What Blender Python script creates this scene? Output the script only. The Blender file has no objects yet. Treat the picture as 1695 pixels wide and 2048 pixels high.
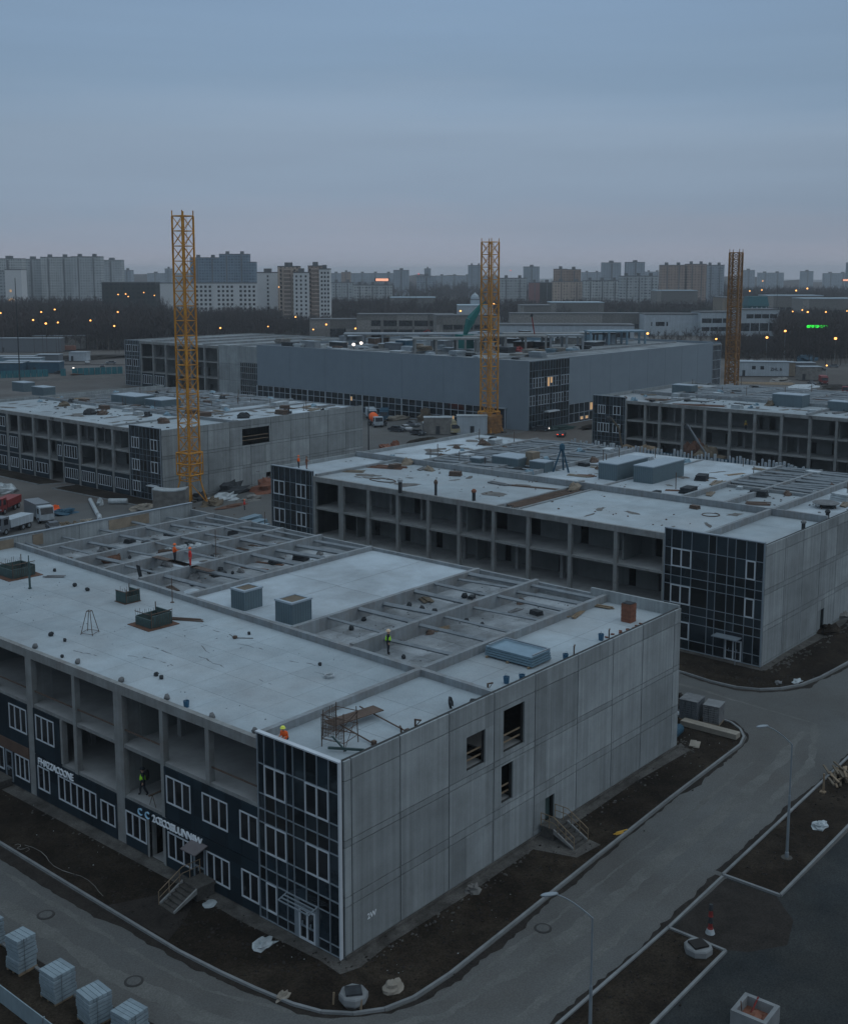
import bpy, math, random
import numpy as np
from mathutils import Vector, Matrix
random.seed(7)
R = math.radians
scene = bpy.context.scene
col = scene.collection

# ------------------------------------------------------------------ camera model
CX, CY, F = 847.5, 873.7, 2302.0        # photo pixels (1695 x 2048)
H = 40.0
TH = math.atan(328.7 / 2302)
AZ = R(40.44)
FW = (math.cos(AZ)*math.cos(TH), math.sin(AZ)*math.cos(TH), -math.sin(TH))
RT = (math.sin(AZ), -math.cos(AZ), 0.0)
UP = (math.cos(AZ)*math.sin(TH), math.sin(AZ)*math.sin(TH), math.cos(TH))
CAM = (-44.4915, -44.1840, H)

def at(px, py, z=0.0):
    """point of the place seen at a photo pixel, at height z"""
    a = (px-CX)/F; b = -(py-CY)/F
    r = [FW[i]+a*RT[i]+b*UP[i] for i in range(3)]
    t = (z-H)/r[2]
    return Vector((CAM[0]+r[0]*t, CAM[1]+r[1]*t, z))

def dir_h(px):
    """horizontal unit direction and scale of the vertical plane through a pixel column"""
    a = (px-CX)/F
    return (FW[0]+a*RT[0], FW[1]+a*RT[1])

def far(px, depth):
    """ground point under pixel column px at a given distance along the view"""
    f = depth
    a = (px-CX)/F*f*1.0
    ca, sa = math.cos(AZ), math.sin(AZ)
    return Vector((CAM[0]+f*ca+a*RT[0], CAM[1]+f*sa+a*RT[1], 0.0))

def height_at(p, py):
    lo, hi = -5.0, 400.0
    for _ in range(50):
        m = (lo+hi)/2
        d = (p[0]-CAM[0], p[1]-CAM[1], m-CAM[2])
        f = sum(d[i]*FW[i] for i in range(3)); b = sum(d[i]*UP[i] for i in range(3))
        if CY-F*b/f > py: lo = m
        else: hi = m
    return lo

cam = bpy.data.cameras.new('camera'); cam_o = bpy.data.objects.new('camera', cam); col.objects.link(cam_o)
cam.sensor_fit = 'VERTICAL'; cam.sensor_height = 24.0
cam.lens = F/2048*24.0
cam.shift_y = -(1024-CY)/2048.0
cam.shift_x = 0.0
cam.clip_start = 0.5; cam.clip_end = 30000
m = Matrix((RT, UP, (-FW[0], -FW[1], -FW[2]))).transposed().to_4x4()
m.translation = Vector(CAM)
cam_o.matrix_world = m
scene.camera = cam_o
scene.render.engine = 'CYCLES'
scene.cycles.max_bounces = 6
scene.cycles.diffuse_bounces = 3
scene.cycles.glossy_bounces = 2
scene.cycles.volume_bounces = 0
scene.cycles.use_denoising = True
scene.cycles.sample_clamp_indirect = 3.0
vs = scene.view_settings
vs.view_transform = 'Standard'; vs.look = 'None'; vs.gamma = 1.0; vs.use_curve_mapping = False
vs.exposure = 0.0

# ------------------------------------------------------------------ materials
def new_mat(name):
    m = bpy.data.materials.new(name); m.use_nodes = True
    nt = m.node_tree; nt.nodes.clear()
    out = nt.nodes.new('ShaderNodeOutputMaterial')
    b = nt.nodes.new('ShaderNodeBsdfPrincipled')
    nt.links.new(b.outputs[0], out.inputs[0])
    return m, nt, b

def mul(nt, a, b):
    n = nt.nodes.new('ShaderNodeMath'); n.operation = 'MULTIPLY'
    for i, s in enumerate((a, b)):
        if isinstance(s, (int, float)): n.inputs[i].default_value = s
        else: nt.links.new(s, n.inputs[i])
    return n.outputs[0]

def remap(nt, s, lo, hi, a=0.3, b=0.7):
    n = nt.nodes.new('ShaderNodeMapRange')
    nt.links.new(s, n.inputs[0])
    n.inputs[1].default_value = a; n.inputs[2].default_value = b
    n.inputs[3].default_value = lo; n.inputs[4].default_value = hi
    return n.outputs[0]

def noise(nt, co, scale, detail=4.0, stretch=None, rough=0.6):
    if stretch:
        mp = nt.nodes.new('ShaderNodeMapping'); mp.inputs['Scale'].default_value = stretch
        nt.links.new(co, mp.inputs[0]); co = mp.outputs[0]
    n = nt.nodes.new('ShaderNodeTexNoise'); n.inputs['Scale'].default_value = scale
    n.inputs['Detail'].default_value = detail; n.inputs['Roughness'].default_value = rough
    nt.links.new(co, n.inputs['Vector'])
    return n.outputs[0]

def mat(name, c, rough=0.85, var=0.12, scale=0.8, big=0.0, streak=0.0, island=0.0, spec=0.3, metal=0.0,
        bump=0.0, stain=None, stain_scale=0.25, fine=0.0, corr=0.0):
    m, nt, b = new_mat(name)
    b.inputs['Roughness'].default_value = rough
    b.inputs['Specular IOR Level'].default_value = spec
    b.inputs['Metallic'].default_value = metal
    tc = nt.nodes.new('ShaderNodeTexCoord'); co = tc.outputs['Object']
    f = 1.0
    if var:
        f = remap(nt, noise(nt, co, scale), 1-var, 1+var)
    if big:
        f = mul(nt, f, remap(nt, noise(nt, co, scale*0.12, 3), 1-big, 1+big))
    if fine:
        f = mul(nt, f, remap(nt, noise(nt, co, 9.0, 3), 1-fine, 1+fine))
    if streak:
        f = mul(nt, f, remap(nt, noise(nt, co, 1.0, 4, (3.2, 3.2, 0.06)), 1-streak, 1+streak*0.7))
    if island:
        g = nt.nodes.new('ShaderNodeNewGeometry')
        f = mul(nt, f, remap(nt, g.outputs['Random Per Island'], 1-island, 1+island, 0, 1))
    if corr:
        w = nt.nodes.new('ShaderNodeTexWave'); w.inputs['Scale'].default_value = corr
        w.bands_direction = 'DIAGONAL'
        mp = nt.nodes.new('ShaderNodeMapping'); mp.inputs['Scale'].default_value = (1, 1, 0)
        nt.links.new(co, mp.inputs[0]); nt.links.new(mp.outputs[0], w.inputs['Vector'])
        f = mul(nt, f, remap(nt, w.outputs['Fac'], 0.82, 1.05, 0, 1))
    base = nt.nodes.new('ShaderNodeRGB'); base.outputs[0].default_value = (*c, 1)
    src = base.outputs[0]
    if stain:
        mx = nt.nodes.new('ShaderNodeMix'); mx.data_type = 'RGBA'
        nt.links.new(remap(nt, noise(nt, co, stain_scale, 6, None, 0.7), 0, 1, 0.42, 0.68), mx.inputs[0])
        nt.links.new(src, mx.inputs[6]); mx.inputs[7].default_value = (*stain, 1)
        src = mx.outputs[2]
    if f != 1.0:
        vm = nt.nodes.new('ShaderNodeVectorMath'); vm.operation = 'SCALE'
        nt.links.new(src, vm.inputs[0]); nt.links.new(f, vm.inputs['Scale'])
        src = vm.outputs[0]
    nt.links.new(src, b.inputs['Base Color'])
    if bump:
        bp = nt.nodes.new('ShaderNodeBump'); bp.inputs['Strength'].default_value = bump
        bp.inputs['Distance'].default_value = 0.05
        nt.links.new(noise(nt, co, 6.0, 5), bp.inputs['Height']); nt.links.new(bp.outputs[0], b.inputs['Normal'])
    return m

def emit(name, c, s):
    m, nt, b = new_mat(name)
    b.inputs['Base Color'].default_value = (*c, 1)
    b.inputs['Emission Color'].default_value = (*c, 1); b.inputs['Emission Strength'].default_value = s
    return m

M = {}
M['roof'] = mat('roof_concrete', (.315, .365, .395), .9, .09, .5, big=.16, island=.045, stain=(.30, .325, .34), stain_scale=.10, fine=.07)
M['roof_pale'] = mat('roof_screed', (.385, .44, .48), .9, .10, .4, big=.18, island=.09, stain=(.29, .32, .34), stain_scale=.15, fine=.06)
M['coffer'] = mat('coffer_slab', (.285, .31, .33), .9, .16, .7, big=.2, island=.22, stain=(.16, .17, .175), stain_scale=.3, fine=.12)
M['joint'] = mat('joint_line', (.19, .19, .19), .9, .2, 1.5)
M['wall'] = mat('precast_panel', (.262, .288, .298), .85, .08, .5, big=.12, streak=.20, island=.17, stain=(.215, .235, .240), stain_scale=.3, fine=.06)
M['seam'] = mat('panel_seam', (.035, .036, .036), .9, .2, 1.0)
M['frame'] = mat('cast_concrete', (.225, .237, .235), .88, .16, .6, streak=.14, island=.05, stain=(.19, .185, .18), stain_scale=.5)
M['inner'] = mat('block_wall', (.17, .182, .178), .9, .14, .5, streak=.05, island=.10)
M['floor'] = mat('floor_slab', (.27, .275, .275), .9, .18, .5, big=.15)
M['beam'] = mat('roof_beam', (.235, .262, .280), .88, .14, .6, streak=.16, island=.05, stain=(.20, .20, .20), stain_scale=.5)
M['joist'] = mat('steel_joist', (.23, .255, .275), .6, .15, 1.2, metal=.2)
M['clad'] = mat('dark_cladding', (.0095, .019, .027), .6, .14, .6, big=.15, island=.3, spec=.18)
M['brown'] = mat('brown_cladding', (.10, .062, .045), .8, .2, 1.0)
M['white'] = mat('white_frame', (.50, .54, .58), .5, .06, 1.0)
M['mull'] = mat('alu_mullion', (.23, .27, .305), .45, .08, 1.0, metal=.2)
M['glass'] = mat('dark_glass', (.010, .017, .023), .07, .3, .5, island=.9, spec=.6)
M['pane'] = mat('window_glass', (.011, .013, .016), .07, .2, .5, island=.4, spec=.5)
M['duct'] = mat('duct_metal', (.125, .175, .20), .55, .08, .7, metal=.35, corr=2.2)
M['duct_top'] = mat('duct_lid', (.30, .36, .41), .6, .08, .7)
M['ply'] = mat('plywood', (.13, .105, .075), .85, .2, 1.2)
M['wood'] = mat('timber', (.22, .165, .11), .85, .25, 1.5, island=.2)
M['rust'] = mat('rusty_plate', (.115, .058, .038), .9, .3, 1.5, fine=.15)
M['rustbar'] = mat('rusty_bar', (.10, .07, .055), .85, .2, 1.0)
M['brick'] = mat('red_brick', (.20, .085, .055), .9, .2, 2.5, island=.15)
M['green_steel'] = mat('green_formwork', (.05, .085, .085), .6, .25, 2.0, metal=.2)
M['blue'] = mat('blue_plastic', (.035, .11, .19), .5, .15, 1.0)
M['dark'] = mat('dark_sack', (.035, .04, .045), .9, .3, 2.0)
M['grey'] = mat('grey_sack', (.15, .155, .16), .9, .3, 2.0)
M['bluegrey'] = mat('sheet_metal', (.18, .27, .33), .4, .12, 1.0, metal=.4)
M['film'] = mat('pale_film', (.36, .40, .42), .45, .25, 1.4, spec=.5)
M['soil'] = mat('soil', (.0175, .0130, .0092), .95, .35, .6, big=.4, fine=.55, stain=(.034, .027, .020), stain_scale=.18, spec=.08)
M['mud'] = mat('mud', (.029, .025, .022), .95, .3, .8, fine=.35, spec=.1)
M['rubble'] = mat('rubble_stone', (.17, .165, .155), .95, .3, 1.0, island=.35)
M['apron'] = mat('concrete_apron', (.105, .10, .093), .92, .25, .6, big=.25, fine=.25, stain=(.045, .041, .037), stain_scale=.5, spec=.1)
M['road'] = mat('road_asphalt', (.108, .111, .110), .92, .08, .35, big=.14, fine=.18, stain=(.095, .092, .087), stain_scale=.07, spec=.15)
M['yard'] = mat('new_asphalt', (.023, .027, .029), .9, .2, .4, big=.3, fine=.4, stain=(.040, .041, .039), stain_scale=.12, spec=.12)
M['kerb'] = mat('kerb_stone', (.19, .20, .205), .9, .18, .9, island=.1)
M['iron'] = mat('cast_iron', (.035, .033, .032), .7, .2, 3.0)
M['land'] = mat('site_earth', (.078, .068, .060), .95, .22, .05, big=.3, fine=.2, stain=(.12, .115, .11), stain_scale=.02)
M['paver'] = mat('paving_block', (.21, .265, .30), .9, .14, 2.0, island=.12)
M['galv'] = mat('galvanised_steel', (.26, .30, .33), .5, .1, 1.0, metal=.4)
M['fence'] = mat('fence_panel', (.20, .26, .29), .6, .12, .8, streak=.1)
M['warehouse'] = mat('sandwich_panel', (.185, .230, .27), .6, .05, .3, big=.05, streak=.04)
M['lower'] = mat('column_trim', (.31, .35, .39), .6, .1, .6)
M['crane'] = mat('crane_yellow', (.56, .26, .030), .6, .2, .6, stain=(.34, .15, .03), stain_scale=.5)
M['crane_old'] = mat('crane_rusty_yellow', (.27, .135, .045), .7, .35, .8, stain=(.15, .08, .04), stain_scale=.6)
M['skin'] = mat('skin', (.42, .25, .18), .7, .05)
M['cloth'] = mat('navy_cloth', (.018, .022, .03), .9, .2, 3.0)
M['boot'] = mat('boot', (.015, .013, .012), .8, .1)
M['lime'] = mat('lime_vest', (.40, .85, .05), .7, .08)
M['orange'] = mat('orange_cloth', (.78, .12, .02), .7, .08)
M['red'] = mat('red_paint', (.20, .026, .024), .55, .2, 1.0)
M['redcloth'] = mat('red_cloth', (.62, .04, .035), .7, .08)
M['whitehat'] = mat('cream_helmet', (.70, .52, .34), .4, .04)
M['yellowhat'] = mat('yellow_helmet', (.75, .80, .10), .4, .04)
M['orangehat'] = mat('orange_helmet', (.85, .16, .03), .4, .04)
M['tyre'] = mat('tyre', (.015, .015, .016), .9, .1)
M['carwhite'] = mat('white_paint', (.42, .44, .46), .4, .08, 1.0, spec=.5)
M['cargrey'] = mat('grey_paint', (.12, .135, .15), .35, .08, 1.0, spec=.5)
M['cardark'] = mat('dark_paint', (.03, .036, .045), .3, .08, 1.0, spec=.5)
M['cream'] = mat('cream_paint', (.36, .32, .20), .6, .12, 1.0)
M['yellow'] = mat('machine_yellow', (.50, .30, .05), .6, .15, 1.0)
M['teal'] = mat('teal_sheet', (.015, .13, .16), .6, .15, .6, corr=1.2)
M['tealboom'] = mat('teal_boom', (.008, .135, .125), .5, .1, .6)
M['container'] = mat('container_blue', (.02, .075, .12), .6, .2, .6, corr=1.4)
M['city_white'] = mat('city_white_render', (.42, .43, .44), .9, .06, .05, island=.05)
M['hut'] = mat('white_cabin', (.36, .41, .45), .7, .12, .3, streak=.15)
M['tan'] = mat('tan_board', (.20, .165, .125), .85, .2, 1.0, island=.2)
M['insul'] = mat('insulation_board', (.24, .215, .18), .9, .2, 1.0, island=.35)
M['bark'] = mat('bare_branch', (.052, .042, .037), .95, .3, .5)
M['barklight'] = mat('pale_trunk', (.13, .105, .085), .95, .3, .5)
M['mull_dark'] = mat('dark_mullion', (.15, .185, .215), .45, .08, 1.0)
M['crack'] = mat('roof_crack', (.12, .125, .13), .9, .3, 2.0)
M['dirt'] = mat('roof_dirt', (.13, .125, .118), .95, .35, .8, fine=.3)
M['dust'] = mat('road_dust', (.126, .127, .122), .95, .15, .5, fine=.2, spec=.1)
M['twig'] = mat('bare_twigs', (.050, .037, .033), .95, .4, .05, big=.3)
M['darkroof'] = mat('dark_roof', (.15, .165, .175), .9, .25, .3, big=.25, island=.2, stain=(.24, .26, .27), stain_scale=.12)
M['mauve'] = mat('faded_canopy', (.15, .135, .14), .8, .15, 1.0)
M['evergreen'] = mat('dark_needles', (.020, .042, .040), .95, .3, .1)
M['lamp_on'] = emit('lit_lamp', (1.0, .42, .10), 3.2)
M['lamp_white'] = emit('lit_floodlight', (1.0, .86, .76), 2.2)
M['lamp_red'] = emit('lit_red_lamp', (1.0, .10, .05), 1.2)
M['warm'] = emit('lit_window', (1.0, .58, .26), .28)
M['green_led'] = emit('lit_green_sign', (.03, 1.0, .06), 1.6)
M['sign_warm'] = emit('lit_orange_sign', (1.0, .45, .28), 1.0)
M['sign'] = mat('white_sign_letter', (.80, .84, .88), .5, .03)
M['signblue'] = mat('blue_sign_letter', (.40, .66, .85), .5, .03)

# ------------------------------------------------------------------ mesh builder
class MB:
    def __init__(s): s.v = []; s.f = []; s.mi = []
    def add(s, vs_, fs, mi=0):
        n = len(s.v); s.v.extend(vs_)
        for f in fs: s.f.append(tuple(i+n for i in f)); s.mi.append(mi)
        return s
    def box(s, x0, y0, z0, x1, y1, z1, mi=0):
        if x0 > x1: x0, x1 = x1, x0
        if y0 > y1: y0, y1 = y1, y0
        if z0 > z1: z0, z1 = z1, z0
        return s.add([(x0,y0,z0),(x1,y0,z0),(x1,y1,z0),(x0,y1,z0),(x0,y0,z1),(x1,y0,z1),(x1,y1,z1),(x0,y1,z1)],
              [(0,3,2,1),(4,5,6,7),(0,1,5,4),(1,2,6,5),(2,3,7,6),(3,0,4,7)], mi)
    def obox(s, c, size, rz=0.0, mi=0, ry=0.0, rx=0.0):
        mt = Matrix.Rotation(rz,4,'Z') @ Matrix.Rotation(ry,4,'Y') @ Matrix.Rotation(rx,4,'X')
        hx, hy, hz = size[0]/2, size[1]/2, size[2]/2
        vs_ = [(-hx,-hy,-hz),(hx,-hy,-hz),(hx,hy,-hz),(-hx,hy,-hz),(-hx,-hy,hz),(hx,-hy,hz),(hx,hy,hz),(-hx,hy,hz)]
        vs_ = [tuple(mt @ Vector(v) + Vector(c)) for v in vs_]
        return s.add(vs_, [(0,3,2,1),(4,5,6,7),(0,1,5,4),(1,2,6,5),(2,3,7,6),(3,0,4,7)], mi)
    def tube(s, p, q, r, n=6, r2=None, mi=0, cap=True):
        p = Vector(p); q = Vector(q); d = q-p
        if d.length < 1e-6: return s
        d.normalize()
        a = d.orthogonal().normalized(); b = d.cross(a)
        r2 = r if r2 is None else r2
        vs_ = []
        for k in range(n):
            t = 2*math.pi*(k+.5)/n; e = a*math.cos(t)+b*math.sin(t)
            vs_.append(tuple(p+e*r)); 
        for k in range(n):
            t = 2*math.pi*(k+.5)/n; e = a*math.cos(t)+b*math.sin(t)
            vs_.append(tuple(q+e*r2))
        fs = [(k,(k+1)%n,n+(k+1)%n,n+k) for k in range(n)]
        if cap: fs += [tuple(range(n-1,-1,-1)), tuple(range(n,2*n))]
        return s.add(vs_, fs, mi)
    def bar(s, p, q, w): return s.tube(p, q, w*.7071, 4)
    def quad(s, a, b, c, d, mi=0): return s.add([tuple(a),tuple(b),tuple(c),tuple(d)], [(0,1,2,3)], mi)
    def prism(s, poly, z0, z1, mi=0):
        n = len(poly)
        vs_ = [(p[0],p[1],z0) for p in poly]+[(p[0],p[1],z1) for p in poly]
        fs = [tuple(range(n-1,-1,-1)), tuple(range(n,2*n))]+[(k,(k+1)%n,n+(k+1)%n,n+k) for k in range(n)]
        return s.add(vs_, fs, mi)
    def extrude_y(s, prof, y0, y1, mi=0):      # profile in (x,z)
        n = len(prof)
        vs_ = [(p[0],y0,p[1]) for p in prof]+[(p[0],y1,p[1]) for p in prof]
        fs = [tuple(range(n)), tuple(range(2*n-1,n-1,-1))]+[((k+1)%n,k,n+k,n+(k+1)%n) for k in range(n)]
        return s.add(vs_, fs, mi)
    def lathe(s, c, prof, n=12, mi=0):         # profile [(r,z)]
        vs_ = []; k_ = len(prof)
        for r, z in prof:
            for k in range(n):
                t = 2*math.pi*k/n; vs_.append((c[0]+r*math.cos(t), c[1]+r*math.sin(t), c[2]+z))
        fs = [(i*n+k, i*n+(k+1)%n, (i+1)*n+(k+1)%n, (i+1)*n+k) for i in range(k_-1) for k in range(n)]
        fs += [tuple(range(n-1,-1,-1)), tuple(range((k_-1)*n, k_*n))]
        return s.add(vs_, fs, mi)
    def lump(s, c, rx, ry, rz, seed=0, n=9, m_=5, rough=.25, half=False, mi=0):
        rnd = random.Random(seed); vs_ = []
        lo = 0 if half else -math.pi/2
        for i in range(m_+1):
            ph = lo+(math.pi/2-lo)*i/m_
            for k in range(n):
                t = 2*math.pi*k/n; q = 1+rnd.uniform(-rough, rough)
                vs_.append((c[0]+rx*q*math.cos(ph)*math.cos(t), c[1]+ry*q*math.cos(ph)*math.sin(t), c[2]+rz*(q if i<m_ else 1)*math.sin(ph)))
        fs = [(i*n+k, i*n+(k+1)%n, (i+1)*n+(k+1)%n, (i+1)*n+k) for i in range(m_) for k in range(n)]
        fs += [tuple(range(n-1,-1,-1))]
        return s.add(vs_, fs, mi)
    def build(s, name, mats, parent=None, local=False, smooth=False, loc=None):
        me = bpy.data.meshes.new(name)
        off = Vector((0,0,0))
        if parent is not None and not local:
            off = parent['wloc'] if False else wloc(parent)
        vv = [(v[0]-off[0], v[1]-off[1], v[2]-off[2]) for v in s.v]
        me.from_pydata(vv, [], s.f)
        if not isinstance(mats, (list, tuple)): mats = [mats]
        for x in mats: me.materials.append(M[x] if isinstance(x, str) else x)
        if len(mats) > 1:
            me.polygons.foreach_set('material_index', s.mi)
        if smooth:
            me.polygons.foreach_set('use_smooth', [True]*len(me.polygons))
        me.update()
        o = bpy.data.objects.new(name, me); col.objects.link(o)
        if parent is not None: o.parent = parent
        if loc is not None: o.location = loc
        return o

def wloc(o):
    v = Vector(o.location)
    p = o.parent
    while p is not None:
        v = v + Vector(p.location); p = p.parent
    return v

def tag(o, label=None, cat=None, group=None, kind=None):
    if label: o['label'] = label
    if cat: o['category'] = cat
    if group: o['group'] = group
    if kind: o['kind'] = kind
    return o

def thing(name, label, cat, loc=(0,0,0), rz=0.0, group=None):
    o = bpy.data.objects.new(name, None); col.objects.link(o)
    o.empty_display_size = .3
    o.location = loc; o.rotation_euler = (0, 0, rz)
    return tag(o, label, cat, group)

def copy_tree(o, loc=None, rz=None, label=None, parent=None, scale=None):
    c = o.copy(); col.objects.link(c)
    if parent is not None: c.parent = parent
    if loc is not None: c.location = loc
    if rz is not None: c.rotation_euler = (0, 0, rz)
    if scale is not None: c.scale = (scale,)*3 if isinstance(scale,(int,float)) else scale
    if label: c['label'] = label
    for ch in list(o.children): copy_tree(ch, parent=c)
    return c

def struct(name, mb, m_, **k):
    return tag(mb.build(name, m_, **k), kind='structure')

def spread(proto, spots, labels, group, cat=None):
    """first spot moves the prototype itself, the others are copies of it and its parts"""
    res = []
    proto['group'] = group
    for i, sp in enumerate(spots):
        loc, rz = sp[0], sp[1]
        o = proto if i == 0 else copy_tree(proto)
        o.location = loc; o.rotation_euler = (0, 0, rz)
        if len(sp) > 2: o.scale = (sp[2],)*3 if isinstance(sp[2], (int, float)) else sp[2]
        o['label'] = labels[i] if isinstance(labels, (list, tuple)) else labels
        res.append(o)
    return res

# ------------------------------------------------------------------ sky, light, air
w = bpy.data.worlds.new('World'); scene.world = w; w.use_nodes = True
nt = w.node_tree; nt.nodes.clear()
out = nt.nodes.new('ShaderNodeOutputWorld'); bg = nt.nodes.new('ShaderNodeBackground')
tc = nt.nodes.new('ShaderNodeTexCoord'); sx = nt.nodes.new('ShaderNodeSeparateXYZ')
nt.links.new(tc.outputs['Generated'], sx.inputs[0])
wav = noise(nt, tc.outputs['Generated'], 2.2, 5, (1.0, 1.0, 7.0), .55)
wav2 = noise(nt, tc.outputs['Generated'], 1.3, 3, (1.0, 1.0, 18.0), .5)
off = remap(nt, wav, -.022, .022, .3, .7)
ad = nt.nodes.new('ShaderNodeMath'); ad.operation = 'ADD'
nt.links.new(sx.outputs['Z'], ad.inputs[0]); nt.links.new(off, ad.inputs[1])
rp = nt.nodes.new('ShaderNodeValToRGB'); e = rp.color_ramp.elements
e[0].position = 0.0; e[0].color = (.335, .360, .440, 1)
e[1].position = 1.0; e[1].color = (.80, 1.0, 1.18, 1)
for p, c in ((.012, (.315, .345, .430)), (.055, (.252, .328, .436)), (.105, (.274, .364, .482)), (.155, (.236, .340, .474)),
             (.22, (.234, .346, .500)), (.32, (.42, .55, .74)), (.55, (.72, .90, 1.06))):
    q = e.new(p); q.color = (*c, 1)
nt.links.new(ad.outputs[0], rp.inputs[0])
vm = nt.nodes.new('ShaderNodeVectorMath'); vm.operation = 'SCALE'
nt.links.new(rp.outputs[0], vm.inputs[0]); dn = nt.nodes.new('ShaderNodeVectorMath'); dn.operation = 'DOT_PRODUCT'; dn.inputs[1].default_value = (math.cos(AZ), math.sin(AZ), 0)
nt.links.new(tc.outputs['Generated'], dn.inputs[0])      # the western half of the dusk sky is the brighter one
pw_ = nt.nodes.new('ShaderNodeMath'); pw_.operation = 'POWER'; pw_.inputs[1].default_value = 6.0
nt.links.new(remap(nt, dn.outputs['Value'], 0, 1, -1, 1), pw_.inputs[0])
nt.links.new(mul(nt, remap(nt, wav2, .95, 1.05, .3, .7), remap(nt, pw_.outputs[0], .60, 1.02, 0, 1)), vm.inputs['Scale'])
SUN_EL, SUN_AZ = R(38), R(-75)          # direction the soft overcast light comes from (azimuth from +X)
sky = nt.nodes.new('ShaderNodeTexSky'); sky.sky_type = 'NISHITA'; sky.sun_disc = False
sky.sun_elevation = SUN_EL; sky.sun_rotation = math.pi/2-SUN_AZ
sk = nt.nodes.new('ShaderNodeVectorMath'); sk.operation = 'SCALE'; sk.inputs['Scale'].default_value = .05
nt.links.new(sky.outputs[0], sk.inputs[0])
mx = nt.nodes.new('ShaderNodeMix'); mx.data_type = 'RGBA'; mx.inputs[0].default_value = .06
nt.links.new(vm.outputs[0], mx.inputs[6]); nt.links.new(sk.outputs[0], mx.inputs[7])
nt.links.new(mx.outputs[2], bg.inputs[0]); bg.inputs[1].default_value = 1.0
nt.links.new(bg.outputs[0], out.inputs[0])

sd = bpy.data.lights.new('sun', 'SUN'); so = bpy.data.objects.new('sun', sd); col.objects.link(so)
sd.energy = .25; sd.angle = R(60); sd.color = (1.0, .98, .93)
dv = Vector((math.cos(SUN_EL)*math.cos(SUN_AZ), math.cos(SUN_EL)*math.sin(SUN_AZ), math.sin(SUN_EL)))
so.rotation_euler = dv.to_track_quat('Z', 'Y').to_euler()
so.location = (0, 0, 120)

HAZE_D = 0.00017
hm = bpy.data.materials.new('haze_air'); hm.use_nodes = True
ht = hm.node_tree; ht.nodes.clear()
ho = ht.nodes.new('ShaderNodeOutputMaterial'); hv = ht.nodes.new('ShaderNodeVolumePrincipled')
hv.inputs['Color'].default_value = (.90, .95, 1.0, 1); hv.inputs['Density'].default_value = HAZE_D
ht.links.new(hv.outputs[0], ho.inputs['Volume'])
M['haze'] = hm
mb = MB(); mb.box(-3000, -3000, -2, 6500, 6500, 72)
tag(mb.build('haze', 'haze'), kind='stuff')
# ------------------------------------------------------------------ ground
mb = MB(); mb.quad((-2900,-2900,0),(6400,-2900,0),(6400,6400,0),(-2900,6400,0))
struct('ground', mb, 'land')
def flat(name, poly, z, m_):
    mb = MB(); mb.add([(p[0], p[1], z) for p in poly], [tuple(range(len(poly)))])
    return struct(name, mb, m_)
flat('road', [(-12.2,-12.9),(118,-12.9),(118,116),(-12.2,150)], .02, 'road')
flat('yard_pavement', [(-30,-60),(120,-60),(120,-16.7),(23.38,-16.7),(23.38,-12.95),(15.36,-12.95),(15.36,-16.7),(-30,-16.7)], .02, 'yard')
def kerb(name, pts, w_=.18, z0=0.0, z1=.17):
    mb = MB()
    for a, b in zip(pts[:-1], pts[1:]):
        a = Vector((a[0],a[1],0)); b = Vector((b[0],b[1],0)); L = (b-a).length
        n = max(1, int(L/3.0)) if L > 4 else 1
        for k in range(n):
            p = a.lerp(b, k/n); q = a.lerp(b, (k+1)/n); c = (p+q)/2
            mb.obox((c.x, c.y, (z0+z1)/2), ((q-p).length-.015, w_, z1-z0), math.atan2((q-p).y, (q-p).x))
    return struct(name, mb, 'kerb')
def arc(c, r, a0, a1, n): return [(c[0]+r*math.cos(R(a0+(a1-a0)*k/n)), c[1]+r*math.sin(R(a0+(a1-a0)*k/n))) for k in range(n+1)]
def bumpy(name, poly_pts, z, m_, seed, amp=.04, step=1.2):
    """soil sheet: outline at z, grid of small mounds inside"""
    rnd = random.Random(seed)
    xs = [p[0] for p in poly_pts]; ys = [p[1] for p in poly_pts]
    def inside(x, y):
        c = False; n = len(poly_pts)
        for i in range(n):
            x1, y1 = poly_pts[i]; x2, y2 = poly_pts[(i+1) % n]
            if (y1 > y) != (y2 > y) and x < (x2-x1)*(y-y1)/(y2-y1)+x1: c = not c
        return c
    mb = MB(); mb.add([(p[0], p[1], z) for p in poly_pts], [tuple(range(len(poly_pts)))])
    return struct(name, mb, m_)
def jag(pts, w0, w1, seed, step=.45):
    """uneven strip beside a line (mud washed over the kerb)"""
    rnd = random.Random(seed); A = []; B_ = []; wv = rnd.uniform(w0, w1)
    for a, b in zip(pts[:-1], pts[1:]):
        a = Vector((a[0],a[1],0)); b = Vector((b[0],b[1],0)); d = b-a; L = d.length; d.normalize(); nrm = Vector((d.y,-d.x,0))
        k = 0.0
        while k < L:
            wv += rnd.uniform(-.13, .13); wv = min(max(wv, w0), w1)
            p = a+d*k; A.append((p.x, p.y)); q = p+nrm*(wv+rnd.uniform(-.06,.06)); B_.append((q.x, q.y)); k += step
    return A, B_
def mudstrip(name, pts, w0, w1, seed, z=.03):
    A, B_ = jag(pts, w0, w1, seed); mb = MB()
    for i in range(len(A)-1):
        mb.quad((*A[i],z),(*B_[i],z),(*B_[i+1],z),(*A[i+1],z))
    return tag(mb.build(name, 'mud'), kind='stuff')

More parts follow.
